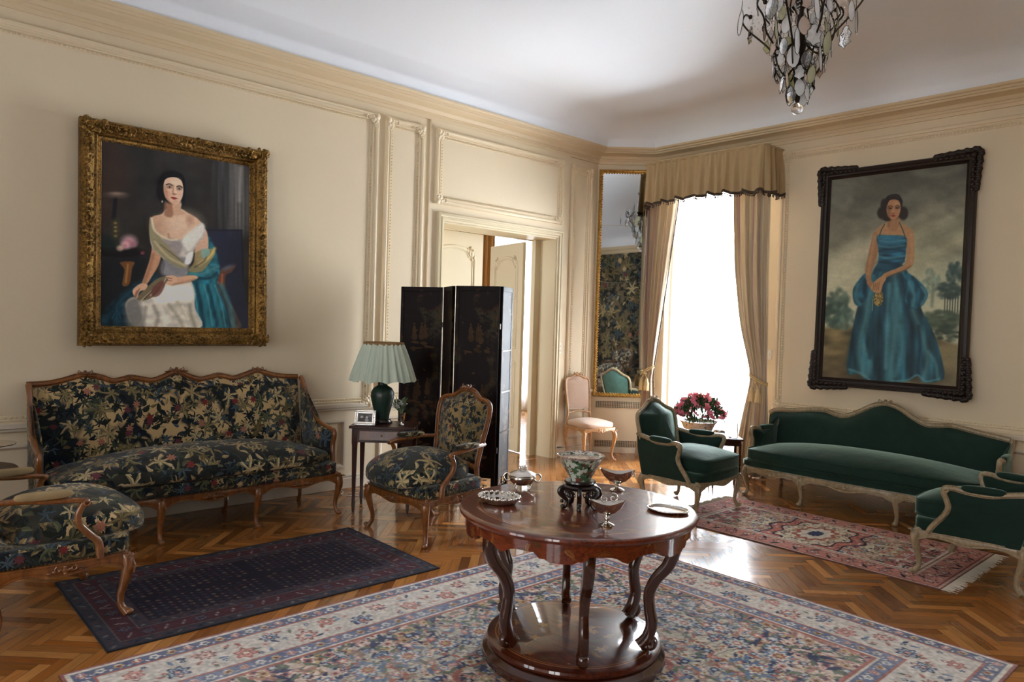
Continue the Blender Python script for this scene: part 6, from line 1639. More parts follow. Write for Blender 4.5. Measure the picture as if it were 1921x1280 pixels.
# curtains: pleated cloth gathered by a tieback
def curtain(label, zs, xin, xout, y, nf, flip):
    root = thing('silk_curtain', label, 'curtain', (0, 0, 0), 0)
    H = 3.5; nz, nx = 60, 150; V = []; F = []; UVm = []
    zz = np.linspace(.01, H, nz + 1)
    xi = np.interp(zz, zs, xin); xo = np.interp(zz, zs, xout)
    # smooth the side lines
    def sm(a): k = np.array([1, 2, 3, 2, 1.]) / 9; q = np.concatenate([[a[0]] * 2, a, [a[-1]] * 2]); return np.convolve(q, k, 'valid')
    xi, xo = sm(sm(xi)), sm(sm(xo)); zt = 1.07
    for j, z in enumerate(zz):
        Wd = abs(xi[j] - xo[j]); dep = np.clip(.010 + Wd * .085, .010, .05) * (.55 + .45 * min(1, abs(z - zt) * 2.5))
        for i in range(nx + 1):
            u = i / nx; uu = u + .035 * math.sin(u * 17 + z * .8)
            dx = .012 * math.sin(2 * PI * nf * uu * 2 + 1)
            V.append((xo[j] + (xi[j] - xo[j]) * u + dx * Wd, y + dep * math.sin(2 * PI * nf * uu) + dep * .35 * math.sin(2 * PI * nf * 2.3 * u + z * .5) + .02 * math.sin(z * 1.7 + u * 4) * (z < 1), z)); UVm.append((u * 1.6, z))
    for j in range(nz):
        for i in range(nx): a = j * (nx + 1) + i; F.append((a, a + 1, a + nx + 2, a + nx + 1))
    n0 = len(V); V2 = [(a, b + .006, c) for a, b, c in V]; F += [tuple(q + n0 for q in f[::-1]) for f in F]
    mb = MB(); mb.add((np.array(V + V2), F)); obj('drape', mb, M['curtain'], root, smooth=180, uvmap=np.array(UVm + UVm))
    b = MB(); s = 1 if xi[-1] > xo[-1] else -1
    for j in range(0, 200):
        z = .06 + j * .0168
        if z > 3.2: break
        x = np.interp(z, zz, xi); b.add(sphere(.009, 6, 4, (1, 1, 1.1)), loc=(x + s * .012, y + .01, z))
    fr = obj('bobble_edge', b, M['fringe'], root, smooth=60); 
    # tieback, tassel
    xc = (np.interp(zt, zz, xi) + np.interp(zt, zz, xo)) / 2; hw = abs(np.interp(zt, zz, xi) - np.interp(zt, zz, xo)) / 2 + .012
    b = MB(); t = np.linspace(0, 2 * PI, 30, endpoint=False); b.add(tube(np.stack([xc + hw * np.cos(t), y + .045 * np.sin(t), zt + .05 * flip * np.cos(t)], 1), .010, circ(8), closed=True)); b.add(tube(np.stack([xc + hw * np.cos(t), y + .045 * np.sin(t), zt + .02 + .05 * flip * np.cos(t)], 1), .008, circ(8), closed=True))
    b.add(sphere(.022, 10, 7), loc=(xc, y - .05, zt - .02)); tb = obj('tieback', b, M['fringe_lt'], root, smooth=60)
    for k in (-1, 1):
        b = MB(); x = xc + k * .038; b.add(tube([(xc, y - .055, zt - .02), (x, y - .065, zt - .09)], .006)); b.add(lathe([(0, .0), (.012, -.006), (.020, -.03), (.022, -.05), (.030, -.06), (.034, -.15), (0, -.15)], 16, lambda t, h: 1 + .08 * math.cos(8 * t)), loc=(x, y - .065, zt - .08))
        for a in range(7): b.add(sphere(.006, 6, 4), loc=(x + .03 * math.cos(a * .9), y - .065 + .03 * math.sin(a * .9), zt - .235))
        obj('tassel', b, M['fringe_lt'], tb, smooth=60)
    return root
curtain('rose and cream striped silk curtain tied back between the mirror and the window', [0, .5, .95, 1.1, 1.7, 2.35, 3.15, 3.5], [-5.225, -5.27, -5.33, -5.325, -5.235, -5.15, -5.045, -5.04], [-5.56, -5.52, -5.475, -5.47, -5.50, -5.51, -5.515, -5.515], 7.36, 6, 1)
curtain('rose and cream striped silk curtain tied back right of the window', [0, .3, .7, 1.05, 1.15, 1.7, 2.3, 3.15, 3.5], [-4.17, -4.13, -4.07, -4.01, -4.015, -4.155, -4.24, -4.295, -4.295], [-3.82, -3.82, -3.83, -3.84, -3.84, -3.86, -3.88, -3.89, -3.89], 7.36, 6, -1)

def valance():
    root = thing('valance', 'gathered gold silk valance with dark bobble fringe above the window', 'valance', (0, 0, 0))
    yf = 7.22; path = [(-5.42, YR - .005), (-5.42, yf + .02), (-5.40, yf), (-3.885, yf), (-3.865, yf + .02), (-3.865, YR - .005)]
    P = []; 
    for a, b_ in zip(path[:-1], path[1:]):
        n = max(2, int(math.hypot(b_[0] - a[0], b_[1] - a[1]) / .008))
        P += [(a[0] + (b_[0] - a[0]) * i / n, a[1] + (b_[1] - a[1]) * i / n) for i in range(n)]
    P.append(path[-1]); P = np.array(P); n = len(P); T = np.gradient(P, axis=0); T /= np.linalg.norm(T, axis=1)[:, None]; Nn = np.stack([T[:, 1], -T[:, 0]], 1)
    d = np.concatenate([[0], np.cumsum(np.linalg.norm(np.diff(P, axis=0), axis=1))]); tot = d[-1]
    def bottom(s):
        u = (s - .4) / 1.55; base = 3.115 + .035 * math.sin(min(1, max(0, u)) * PI)
        k = (s / tot * 11) % 1; return base - .035 * math.sin(k * PI)
    V = []; F = []; nz = 14; ph = np.array([.5 * math.sin(x * 9) for x in d])
    for j in range(nz + 1):
        t = j / nz
        for i in range(n):
            zb = bottom(d[i]); z = 3.60 + (zb - 3.60) * t; amp = .006 + .024 * t ** .8
            o = amp * math.sin(d[i] * 52 + 3 * ph[i]) + .012 * t * math.sin(d[i] * 21 + 2)
            V.append((P[i][0] + Nn[i][0] * (o + .01 * t), P[i][1] + Nn[i][1] * (o + .01 * t), z))
    for j in range(nz):
        for i in range(n - 1): a = j * n + i; F.append((a, a + n, a + n + 1, a + 1))
    m = len(V); V += [(x - Nn[i % n][0] * .005, y - Nn[i % n][1] * .005, z) for i, (x, y, z) in enumerate(V)]; F += [tuple(q + m for q in f[::-1]) for f in F]
    b = MB(); b.add((np.array(V), F)); obj('gathered_silk', b, M['valance'], root, smooth=180)
    b = MB(); last = [(V[nz * n + i]) for i in range(n)]; b.add(tube(np.array(last), 1, circ(6), su=.016, sv=.007, up=(0, 0, 1)))
    for i in range(0, n, 2): x, y, z = last[i]; b.add(sphere(.0075, 6, 4, (1, 1, 1.5)), loc=(x, y, z - .032)); b.add(tube([(x, y, z - .01), (x, y, z - .028)], .0022, circ(4)))
    obj('bobble_fringe', b, M['fringe'], root, smooth=60)
    b = MB(); b.add(bbox(-5.41, -3.88, yf + .02, YR - .005, 3.585, 3.602, .003)); b.add(tube(np.concatenate([P, np.full((n, 1), 3.575)], 1), .008, circ(6))); obj('pelmet_board', b, M['valance'], root, smooth=40)
valance()

# folding screen: four hinged lacquer leaves
SP = [(-5.896, 4.016), (-5.505, 4.262), (-5.151, 4.096), (-4.765, 4.312), (-4.925, 4.60)]
def screen_mat():
    t = NT('coromandel_lacquer'); oc = t.oc(); z = t.n('SeparateXYZ', {0: oc}).outputs[2]
    n = t.noise(oc, 3.4, 4, .6); n2 = t.noise(oc, 14, 4, .7)
    m = t.math('MULTIPLY', t.ramp(n, [(.52, (0, 0, 0, 1)), (.62, (1, 1, 1, 1))]), t.ramp(n2, [(.46, (0, 0, 0, 1)), (.52, (1, 1, 1, 1))]))
    c = t.ramp(t.noise(oc, 9, 2, .5), [(.35, rgb(84, 62, 34)), (.5, rgb(62, 66, 44)), (.62, rgb(110, 62, 36))])
    t.P(base=t.mix(t.math('MULTIPLY', m, .6), t.mix(n, rgb(14, 9, 10), rgb(30, 14, 13)), c), rough=.5, spec=.12); t.bump(n2, .2, .003); return t.m
M['screen'] = screen_mat()
def paint_figures(lo, W, seed):
    """raised lacquer figures, clouds and a crane"""
    g = random.Random(seed)
    def blob(x, z, rx, rz, a=0): v, f = sphere(1, 10, 5, (rx, .0022, rz)); mb.add((rot(v, 0, a, 0), f), loc=(x, -.0130, z))
    for (cz, nf) in ((1.50, 3), (.95, 3), (.55, 2)):
        mb = MB()
        for k in range(nf):
            x = W * (.38 + .13 * k) + g.uniform(-.02, .02); z = cz + g.uniform(-.03, .03)
            blob(x, z, .020, .060); blob(x + .004, z - .05, .030, .035); blob(x, z + .072, .010, .012); blob(x + .02, z + .01, .020, .008, g.uniform(-1, 1))
        for k in range(7): blob(W * g.uniform(.22, .78), cz - .10 - .06 * g.random(), g.uniform(.02, .05), g.uniform(.008, .018), g.uniform(-.2, .2))
        for k in range(6): blob(W * g.uniform(.2, .8), cz + g.uniform(-.2, .2), g.uniform(.008, .02), g.uniform(.004, .010), g.uniform(-1, 1))
        obj('painted_figures', mb, M['screen_fig'], lo, smooth=60)
def folding_screen():
    root = thing('folding_screen', 'tall black lacquered folding screen with painted figures in front of the doorway', 'screen', (0, 0, 0)); H = 1.93
    for k in range(4):
        a, b_ = A(*SP[k]), A(*SP[k + 1]); u = (b_ - a); Wd = np.linalg.norm(u); u /= Wd; ang = math.atan2(u[1], u[0]); g = .020
        leafb = MB(); g1 = .006 if k == 2 else g; leafb.add(bbox(g, Wd - g1, -.012, .012, .24, H, .002)); 
        for x0 in (g, Wd - g1 - .036): leafb.add(bbox(x0, x0 + .036, -.0155, .0155, .0, H, .003))
        leafb.add(bbox(g, Wd - g, -.0155, .0155, H - .045, H, .003)); leafb.add(bbox(g, Wd - g, -.0155, .0155, .225, .255, .003))
        lo = obj('panel', leafb, M['screen'], root, smooth=30); lo.location = (a[0], a[1], 0); lo.rotation_euler = (0, 0, ang)
        f = MB()   # pierced key-fret foot
        for z in (.06, .10, .15, .20): 
            x = .05
            while x < Wd - .08: f.add(box(x, x + .034, -.008, .008, z, z + .008)); x += .055
        for i in range(int((Wd - .09) / .0275)): x = .05 + i * .0275; z = .06 if i % 2 else .10; f.add(box(x, x + .007, -.008, .008, z, z + (.14 if i % 4 == 0 else .06)))
        f.add(box(.04, Wd - .04, -.008, .008, .045, .055)); f.add(box(.04, Wd - .04, -.008, .008, .222, .230))
        obj('fretwork', f, M['ebon'], lo, smooth=0)
        for zz in (1.55, .45):
            hb = MB(); hb.add(bbox(Wd - .014, Wd + .006, -.010, .010, zz, zz + .05, .002)); obj('hinge', hb, M['darkmetal'], lo, smooth=0)
        if k in (0, 2):
            paint_figures(lo, Wd, 3 + k)
        if k == 3:
            pm = MB()
            for z in (.62, .98, 1.35): pm.add(bbox(.045, Wd - .05, -.0175, -.012, z, z + .016, .002)); pm.add(bbox(.045, Wd - .05, .012, .0175, z, z + .016, .002))
            obj('crossbar', pm, M['black'], lo, smooth=30)
M['screen_fig'] = simple('faded_raised_lacquer', (66, 48, 30), .6, .4, 90, .6, 14, spec=.15)
folding_screen()

# side table, lamp, frame, posy
ux, uf = A(.683, .730), A(-.73, .683)
sa = math.atan2(ux[1], ux[0])
def side_table():
    root = thing('side_table', 'small dark mahogany table with tapering legs between the tapestry sofa and the folding screen', 'table', (-5.262, 3.150, 0), sa)
    W, D = .49, .36
    b = MB(); b.add(bbox(-.025, W + .025, -.02, D + .02, .700, .722, .004)); obj('tabletop', b, M['mahog'], root, smooth=30)
    b = MB(); b.add(bbox(.01, W - .01, .0, D, .585, .700, .003)); obj('frieze', b, M['mahog'], root, smooth=30)
    b = MB(); b.add(bbox(.06, W - .06, -.006, .002, .605, .682, .002)); d = obj('drawer', b, M['mahog_lt'], root, smooth=30)
    b = MB(); b.add(sphere(.008, 10, 6), loc=(W / 2, -.012, .645)); obj('knob', b, M['brass'], d, smooth=60)
    for x in (.02, W - .02):
        for y in (.02, D - .02):
            b = MB(); z = np.array([.700, .58, .56, .10, .07, .0]); r_ = np.array([.024, .024, .021, .013, .015, .010]); b.add(tube(np.stack([np.full(6, x), np.full(6, y), z], 1), r_, circ(8, 8), up=(1, 0, 0))); obj('leg', b, M['mahog'], root, smooth=30)
    return root
side_table()
def tpos(a, b_, z=.722): p = A(-5.262, 3.150) + ux * a + uf * b_; return (p[0], p[1], z)
def lamp():
    root = thing('table_lamp', 'green glazed jar lamp with pleated pale green silk shade on the side table', 'lamp', tpos(.205, .215), 0)
    b = MB(); b.add(lathe([(0, 0), (.088, 0), (.090, .006), (.080, .012), (.076, .030), (.070, .036), (0, .036)], 28)); obj('plinth', b, M['ebon'], root, smooth=40)
    b = MB(); b.add(lathe([(.058, .036), (.060, .045), (.066, .09), (.088, .17), (.100, .225), (.098, .265), (.078, .30), (.048, .318), (.040, .325), (.042, .345), (.034, .35), (0, .35)], 36)); obj('jar_base', b, M['lampglaze'], root, smooth=60)
    b = MB(); b.add(tube([(0, 0, .35), (0, 0, .56)], .008)); b.add(lathe([(0, .36), (.02, .36), (.02, .42), (0, .42)], 14)); obj('stem', b, M['brass'], root, smooth=60)
    n = 240; V = []; F = []; g = random.Random(8); rows = 14; zt, zb = .685, .365
    ph = [g.uniform(-.5, .5) for _ in range(n)]
    for j in range(rows + 1):
        t = j / rows
        for k in range(n):
            a = 2 * PI * k / n; R0 = .166 + (.272 - .166) * t ** .85; pl = math.sin(a * 22 + 1.2 * math.sin(a * 3)) + .5 * math.sin(a * 39 + 1)
            V.append(((R0 + (.003 + .013 * t) * pl) * math.cos(a), (R0 + (.003 + .013 * t) * pl) * math.sin(a), zt + (zb - zt) * t - .008 * t * math.sin(a * 11)))
    for j in range(rows):
        for k in range(n): q = (k + 1) % n; F.append((j * n + k, (j + 1) * n + k, (j + 1) * n + q, j * n + q))
    m = len(V); V += [(x * .985, y * .985, z) for x, y, z in V]; F += [tuple(i + m for i in f[::-1]) for f in F]
    b = MB(); b.add((np.array(V), F)); sh = obj('lamp_shade', b, M['shade'], root, smooth=180)
    b = MB(); b.add(lathe([(.165, .660), (.172, .662), (.173, .688), (.168, .692), (.158, .690), (.158, .662)], 60)); obj('braid_band', b, M['braid'], sh, smooth=40)
    b = MB()
    for k in range(3): a = k * 2.094; b.add(tube([(0, 0, .56), (.162 * math.cos(a), .162 * math.sin(a), .675)], .0025, circ(5)))
    obj('shade_carrier', b, M['brass'], root, smooth=60)
lamp()
def photo_frame():
    root = thing('photo_frame', 'small silver filigree frame with a black and white photograph on the side table', 'photo frame', tpos(.095, .035), sa - .05)
    root.rotation_euler = (math.radians(-10), 0, sa - .05)
    w, h = .178, .128
    b = MB(); b.add(mitre((-w / 2, 0, 0), (1, 0, 0), (0, 0, 1), (0, -1, 0), w, h, [(0, 0), (0, .006), (.004, .010), (.024, .008), (.030, .004), (.030, 0)])); g = random.Random(3)
    for (x0, z0, x1, z1) in ((0, 0, w, 0), (w, 0, w, h), (w, h, 0, h), (0, h, 0, 0)):
        n = int((abs(x1 - x0) + abs(z1 - z0)) / .012)
        for i in range(n):
            t = (i + .5) / n; x, z = x0 + (x1 - x0) * t - w / 2, z0 + (z1 - z0) * t; cx_, cz_ = -x / (w / 2) * .014, (h / 2 - z) / (h / 2) * .014
            b.add(sphere(1, 6, 4, (.006, .003, .006)), loc=(x + cx_ * (x0 == x1), -.010, z + cz_ * (z0 == z1)))
    obj('silver_border', b, M['silver_chased'], root, smooth=50)
    U, Vv = np.meshgrid(np.linspace(0, 1, 40), np.linspace(0, 1, 28)); c = Canvas(U * 100, Vv * 70); c.I[:] = A(58, 56, 56) / 255. * (.6 + .8 * vnoise(U * 100, Vv * 70, 14, 2)[..., None])
    c.ell(28, 30, 9, 10, (196, 192, 188)); c.ell(28, 52, 15, 14, (40, 38, 40)); c.ell(62, 32, 8, 9, (190, 186, 182)); c.ell(62, 54, 13, 14, (150, 146, 144)); c.ell(84, 20, 14, 8, (90, 88, 88))
    canvas_mesh('photograph', w - .054, h - .054, c.I, M['photo_m'], root, .002, (-w / 2 + .027, -.003, .027), (1, 0, 0), (0, 0, 1), (0, -1, 0), 1.0)
    b = MB(); b.add(box(-w / 2 + .01, w / 2 - .01, .001, .004, .01, h - .01)); b.add(tube([(0, .004, h * .7), (0, .05, .012)], .004)); obj('strut', b, M['black'], root, smooth=0)
M['photo_m'] = paint_mat('photograph_print', .2)
photo_frame()
def posy():
    root = thing('flower_vase', 'little silver beaker of white blossom and grey leaves beside the lamp', 'vase', tpos(.395, .10), 0)
    b = MB(); b.add(lathe([(0, 0), (.030, 0), (.032, .006), (.020, .016), (.018, .03), (.026, .055), (.029, .085), (.034, .105), (.032, .105), (.026, .085), (0, .05)], 24)); obj('beaker', b, M['silver'], root, smooth=50)
    g = random.Random(12); lb, fb, sb = MB(), MB(), MB()
    for k in range(20):
        a = g.random() * 2 * PI; l = g.uniform(.06, .12); tilt = g.uniform(.2, 1.0); e = A(math.cos(a) * math.sin(tilt) * l, math.sin(a) * math.sin(tilt) * l, .10 + math.cos(tilt) * l)
        sb.add(tube([(0, 0, .09), tuple(e * .6 + A(0, 0, .035)), tuple(e)], .0016, circ(5)))
        for j in range(3): lb.add(leaf(.045, .020, .2), loc=e * (.75 + .12 * j) + A(0, 0, .01), rz=a + g.uniform(-1, 1), ry=-g.uniform(0, 1.2))
        if k % 2:
            for j in range(5): fb.add(sphere(.006, 6, 4), loc=e + A(g.uniform(-.018, .018), g.uniform(-.018, .018), g.uniform(-.01, .02)))
    obj('stem', sb, M['leaf'], root); obj('foliage', lb, M['leaf'], root, smooth=60); obj('blossom', fb, M['white_fl'], root, smooth=60)
posy()
b = MB(); P = spline([(-5.98, 3.40, .55), (-5.985, 3.42, .30), (-5.99, 3.44, .06), (-5.93, 3.47, .006), (-5.84, 3.40, .005), (-5.76, 3.44, .005), (-5.68, 3.52, .005), (-5.60, 3.50, .005)], 8); b.add(tube(P, .0035, circ(6)))
tag(obj('lamp_cord', b, M['plastic_w'], smooth=60), 'thin pale lamp cord trailing along the skirting under the side table', 'cord')

# azaleas in a flowered pot, the little table beside them
def flower_pot():
    bx_, by_ = -4.30, 6.80
    st = thing('plant_table', 'small dark table carrying the azalea pot in front of the window', 'table', (bx_, by_, 0), .75)
    b = MB(); b.add(lathe([(0, .455), (.17, .455), (.175, .462), (.17, .47), (0, .47)], 40)); obj('tabletop', b, M['mahog'], st, smooth=35)
    for k in range(3):
        a = k * 2 * PI / 3 + .4; q = spline([(.13, .455), (.12, .35), (.10, .2), (.13, .05), (.16, .0)], 5); b = MB(); b.add(tube(np.stack([q[:, 0] * math.cos(a), q[:, 0] * math.sin(a), q[:, 1]], 1), .013, circ(8))); obj('leg', b, M['mahog'], st, smooth=60)
    root = thing('azalea_pot', 'flowered white porcelain pot of pink azaleas in front of the bright window', 'potted plant', (bx_, by_, .47), .3)
    b = MB(); b.add(lathe([(0, 0), (.105, 0), (.110, .006), (.120, .05), (.150, .125), (.168, .150), (.170, .156), (.160, .156), (.145, .13), (.10, .10), (0, .10)], 40), sc=A(1.2, 1.2, 1)); obj('pot', b, M['imari'], root, smooth=50)
    g = random.Random(31); lb, fb, sb = MB(), MB(), MB()
    for k in range(260):
        a = g.random() * 2 * PI; q = g.random() ** .5; h = .18 + .19 * (1 - q * q) + g.uniform(-.03, .05); R = .26 * q + .02; e = A(R * math.cos(a), R * math.sin(a), h)
        if k < 46: sb.add(tube([(e[0] * .25, e[1] * .25, .10), tuple(e * .6 + A(0, 0, .05)), tuple(e)], .0025, circ(5)))
        for j in range(4): lb.add(leaf(g.uniform(.04, .065), .020, .25), loc=e + A(g.uniform(-.02, .02), g.uniform(-.02, .02), g.uniform(-.02, .01)), rz=a + g.uniform(-1.3, 1.3), ry=-g.uniform(-.3, 1.3))
    obj('stem', sb, M['leaf_dk'], root); obj('foliage', lb, M['leaf_dk'], root, smooth=60)
    proto = MB()
    for j in range(6): v, f = leaf(.030, .024, .45, 5, .3); proto.add((v, f), rz=j * PI / 3, ry=0)
    proto.add(sphere(.006, 6, 4), loc=(0, 0, .008)); pv, pf = np.concatenate(proto.v), proto.f
    pm = bpy.data.objects.new('x', None); first = None
    for k in range(105):
        a = g.random() * 2 * PI; q = g.random() ** .5; side = 1 if k % 3 else .85; R = .27 * q + .02; h = .19 + .20 * (1 - q * q) + g.uniform(-.02, .06)
        if first is None: first = obj('blossom', proto, M['pink'], root, smooth=60); o = first
        else: o = first.copy(); COL.objects.link(o); o.parent = root
        o.location = (R * math.cos(a), R * math.sin(a), h); o.rotation_euler = (g.uniform(-1.0, 1.0), g.uniform(-1.0, 1.0), g.random() * 6); s = g.uniform(1.0, 1.5); o.scale = (s, s, s)
    bpy.data.objects.remove(pm)
flower_pot()
def low_table():
    root = thing('low_table', 'small dark occasional table between the green armchair and the green sofa', 'table', (-3.93, 6.72, 0), .75)
    b = MB(); b.add(bbox(-.16, .16, -.13, .13, .485, .505, .004)); obj('tabletop', b, M['mahog'], root, smooth=30)
    b = MB(); b.add(bbox(-.14, .14, -.11, .11, .43, .485, .003)); obj('frieze', b, M['mahog'], root, smooth=30)
    for x in (-.13, .13):
        for y in (-.10, .10): b = MB(); b.add(tube([(x, y, .46), (x, y, .22), (x, y, 0)], [.014, .011, .009], circ(8, 6), up=(1, 0, 0))); obj('leg', b, M['mahog'], root, smooth=30)
    r2 = thing('glass_ashtray', 'cut glass bowl on the small table beside the green armchair', 'bowl', (-3.965, 6.66, .505), 0)
    b = MB(); b.add(lathe([(0, .0), (.035, .0), (.052, .02), (.060, .055), (.058, .062), (.052, .058), (.044, .022), (.03, .010), (0, .010)], 32, lambda t, h: 1 + .03 * math.cos(12 * t))); obj('bowl_body', b, M['glass'], r2, smooth=30)
    b = MB(); b.add(lathe([(.0585, .052), (.0615, .056), (.0595, .066), (.055, .064), (.055, .056)], 32)); obj('silver_rim', b, M['silver'], r2, smooth=50)
    b = MB(); b.add(tube([(-4.005, 6.95, .36), (-4.005, 6.95, .362)], .01)); 
low_table()
def glass_box():
    o = MB(); v, f = bbox(-4.06, -3.96, 6.86, 6.90, .47, .66, .003); o.add((v, f)); q = MB(); 
    return tag(obj('glass_vase', MB().add(lathe([(0, 0), (.046, 0), (.048, .004), (.048, .15), (.045, .15), (.045, .008), (0, .008)], 36)), M['glass'], smooth=30), 'plain clear glass cylinder standing behind the cut glass bowl, against the window', 'vase')
gv = glass_box(); gv.location = (-3.88, 6.79, .505)

# silver on a small table at the left edge
def silver_edge():
    st = thing('corner_table', 'small dark table half hidden behind the left armchair at the edge of the picture', 'table', (-5.45, .62, 0), 0)
    b = MB(); b.add(lathe([(0, .60), (.24, .60), (.25, .61), (.24, .62), (0, .62)], 40)); obj('tabletop', b, M['mahog'], st, smooth=35)
    b = MB(); b.add(lathe([(.16, 0), (.17, .02), (.05, .06), (.025, .12), (.03, .3), (.022, .5), (.05, .60), (0, .60)], 24)); obj('pedestal', b, M['mahog'], st, smooth=60)
    r = thing('silver_tazza', 'silver footed dish on the dark table at the left edge', 'dish', (-5.42, .70, .62), 0)
    b = MB(); b.add(lathe([(0, 0), (.06, 0), (.06, .008), (.02, .02), (.014, .06), (.02, .10), (.05, .125), (.15, .145), (.155, .152), (.14, .152), (.04, .135), (0, .13)], 40, lambda t, h: 1 + .015 * math.cos(14 * t))); obj('tazza_body', b, M['silver'], r, smooth=50)
silver_edge()

# chandelier
def chandelier():
    cx_, cy_, cz_ = -2.245, 4.575, 3.017
    root = thing('chandelier', 'bronze chandelier hung with clear, smoky and yellow crystal drops and a glass ball', 'chandelier', (cx_, cy_, cz_)); g = random.Random(17)
    b = MB(); b.add(sphere(.025, 24, 16), loc=(0, 0, .025)); obj('glass_ball', b, M['glass'], root, smooth=60)
    b = MB(); b.add(lathe([(0, .05), (.008, .052), (.012, .07), (.006, .09), (.012, .12), (.020, .15), (.010, .19), (.018, .24), (.030, .30), (.014, .36), (.012, .44), (.03, .50), (.014, .56), (.012, .60), (.014, .66), (.05, .69), (.06, .722), (0, .722)], 20)); obj('stem', b, M['darkmetal'], root, smooth=50)
    for k in range(8):
        a = k * PI / 4 + .2; u = A(math.cos(a), math.sin(a)); R = .20 if k % 2 else .25
        q = spline([(.03, .30), (.09, .27), (.15, .33), (R - .03, .40), (R, .445), (R - .012, .475), (R - .035, .462)], 6); b = MB(); b.add(tube(np.stack([u[0] * q[:, 0], u[1] * q[:, 0], q[:, 1]], 1), .0042, circ(6)))
        q = spline([(.03, .44), (.08, .50), (.13, .46), (.16, .40), (.14, .37)], 6); b.add(tube(np.stack([u[0] * q[:, 0], u[1] * q[:, 0], q[:, 1]], 1), .0035, circ(6)))
        q = spline([(.02, .20), (.06, .16), (.095, .20), (.11, .26), (.085, .27)], 6); b.add(tube(np.stack([u[0] * q[:, 0], u[1] * q[:, 0], q[:, 1]], 1), .0035, circ(6)))
        b.add(sphere(.010, 8, 5), loc=(u[0] * (R - .035), u[1] * (R - .035), .462)); obj('arm', b, M['darkmetal'], root, smooth=60)
    def pendant(kind):
        if kind == 0: out = [(0, .045), (.014, .032), (.024, .012), (.026, -.01), (.018, -.032), (.006, -.045), (-.006, -.045), (-.018, -.032), (-.026, -.01), (-.024, .012), (-.014, .032)]
        elif kind == 1: out = [(0, .04), (.012, .034), (.016, .02), (.028, .008), (.024, -.012), (.030, -.026), (.010, -.036), (0, -.046), (-.010, -.036), (-.030, -.026), (-.024, -.012), (-.028, .008), (-.016, .02), (-.012, .034)]
        else: out = [(0, .050), (.008, .03), (.009, -.02), (.006, -.045), (0, -.055), (-.006, -.045), (-.009, -.02), (-.008, .03)]
        o = np.array(out, float); mb = MB(); v1, f1 = dome(o[::-1], .006, .0, 3, 1.2); v2 = v1.copy(); v2[:, 2] *= -1
        for v, f in ((v1, f1), (v2, [tuple(q[::-1]) for q in f1])): mb.add((v[:, [0, 2, 1]], f))
        mb.add(tube(np.stack([o[:, 0], 0 * o[:, 0], o[:, 1]], 1), .0013, circ(4), closed=True, up=(0, 1, 0)), mi=1); mb.add(tube([(0, 0, .045), (0, 0, .075)], .0011, circ(4)), mi=1)
        return mb
    protos = {}
    def drop(kind, mat, loc, rz, s):
        if (kind, mat) not in protos: protos[(kind, mat)] = obj('crystal_drop', pendant(kind), [M[mat], M['darkmetal']], root, smooth=0); o = protos[(kind, mat)]
        else: o = protos[(kind, mat)].copy(); COL.objects.link(o); o.parent = root
        o.location = loc; o.rotation_euler = (g.uniform(-.15, .15), g.uniform(-.15, .15), rz); o.scale = (s, s, s)
    for (R, z, n, s) in ((.045, .09, 8, 1.0), (.07, .15, 9, 1.05), (.10, .21, 11, 1.1), (.12, .28, 12, 1.15), (.115, .35, 11, 1.1), (.16, .40, 10, 1.0), (.24, .375, 9, 1.15), (.12, .45, 11, 1.1), (.11, .53, 8, 1.0), (.19, .50, 9, .9)):
        for k in range(n):
            a = 2 * PI * k / n + z * 7; rr = R * g.uniform(.88, 1.1); drop(g.choice((0, 0, 1, 2)), g.choice(('crys', 'crys', 'crys', 'crys', 'glass', 'glass', 'crys_y', 'crys_p')), (rr * math.cos(a), rr * math.sin(a), z + g.uniform(-.015, .015)), a + PI / 2, s * g.uniform(.65, 1.05))
    b = MB()
    for k in range(16):
        a0 = k * PI / 8; P = [((.05 + .17 * t) * math.cos(a0), (.05 + .17 * t) * math.sin(a0), .50 - .05 * t - .10 * math.sin(PI * t)) for t in np.linspace(0, 1, 16)]
        for p in P: b.add(sphere(.0035, 6, 4), loc=p)
    obj('bead_chain', b, M['crys'], root, smooth=60); root.scale = (1.512, 1.512, 1.512)
def crys(name, c, al=.5):
    t = NT(name); x = t.n('BsdfTransparent', {'Color': c}); mx = t.n('MixShader'); t.P(base=c, rough=.08, spec=.8); t.set(mx.inputs[0], al); t.set(mx.inputs[1], x.outputs[0]); t.set(mx.inputs[2], t.b.outputs[0]); t.t.links.new(mx.outputs[0], t.out.inputs[0]); return t.m
M['crys'] = crys('rock_crystal', (.97, .97, .97, 1), .34); M['crys_y'] = crys('yellow_crystal', (.84, .84, .66, 1), .35); M['crys_p'] = crys('amber_pink_crystal', (.86, .74, .66, 1), .4)
chandelier()

# what only the mirror shows: the tapestry hung on the far wall, a settee and a commode below it
b = MB(); b.add(bbox(XR - .03, XR - .008, -2.6, 5.6, .12, 3.655, .004)); tag(obj('wall_tapestry', b, tapestry('old_figured_tapestry', (24, 22, 22), (58, 50, 40), big=2.6, flowers=.1, sky=(96, 84, 62), seed=80, gain=1.6), smooth=0), 'large brown and green woven tapestry seen in the corner mirror', 'tapestry')

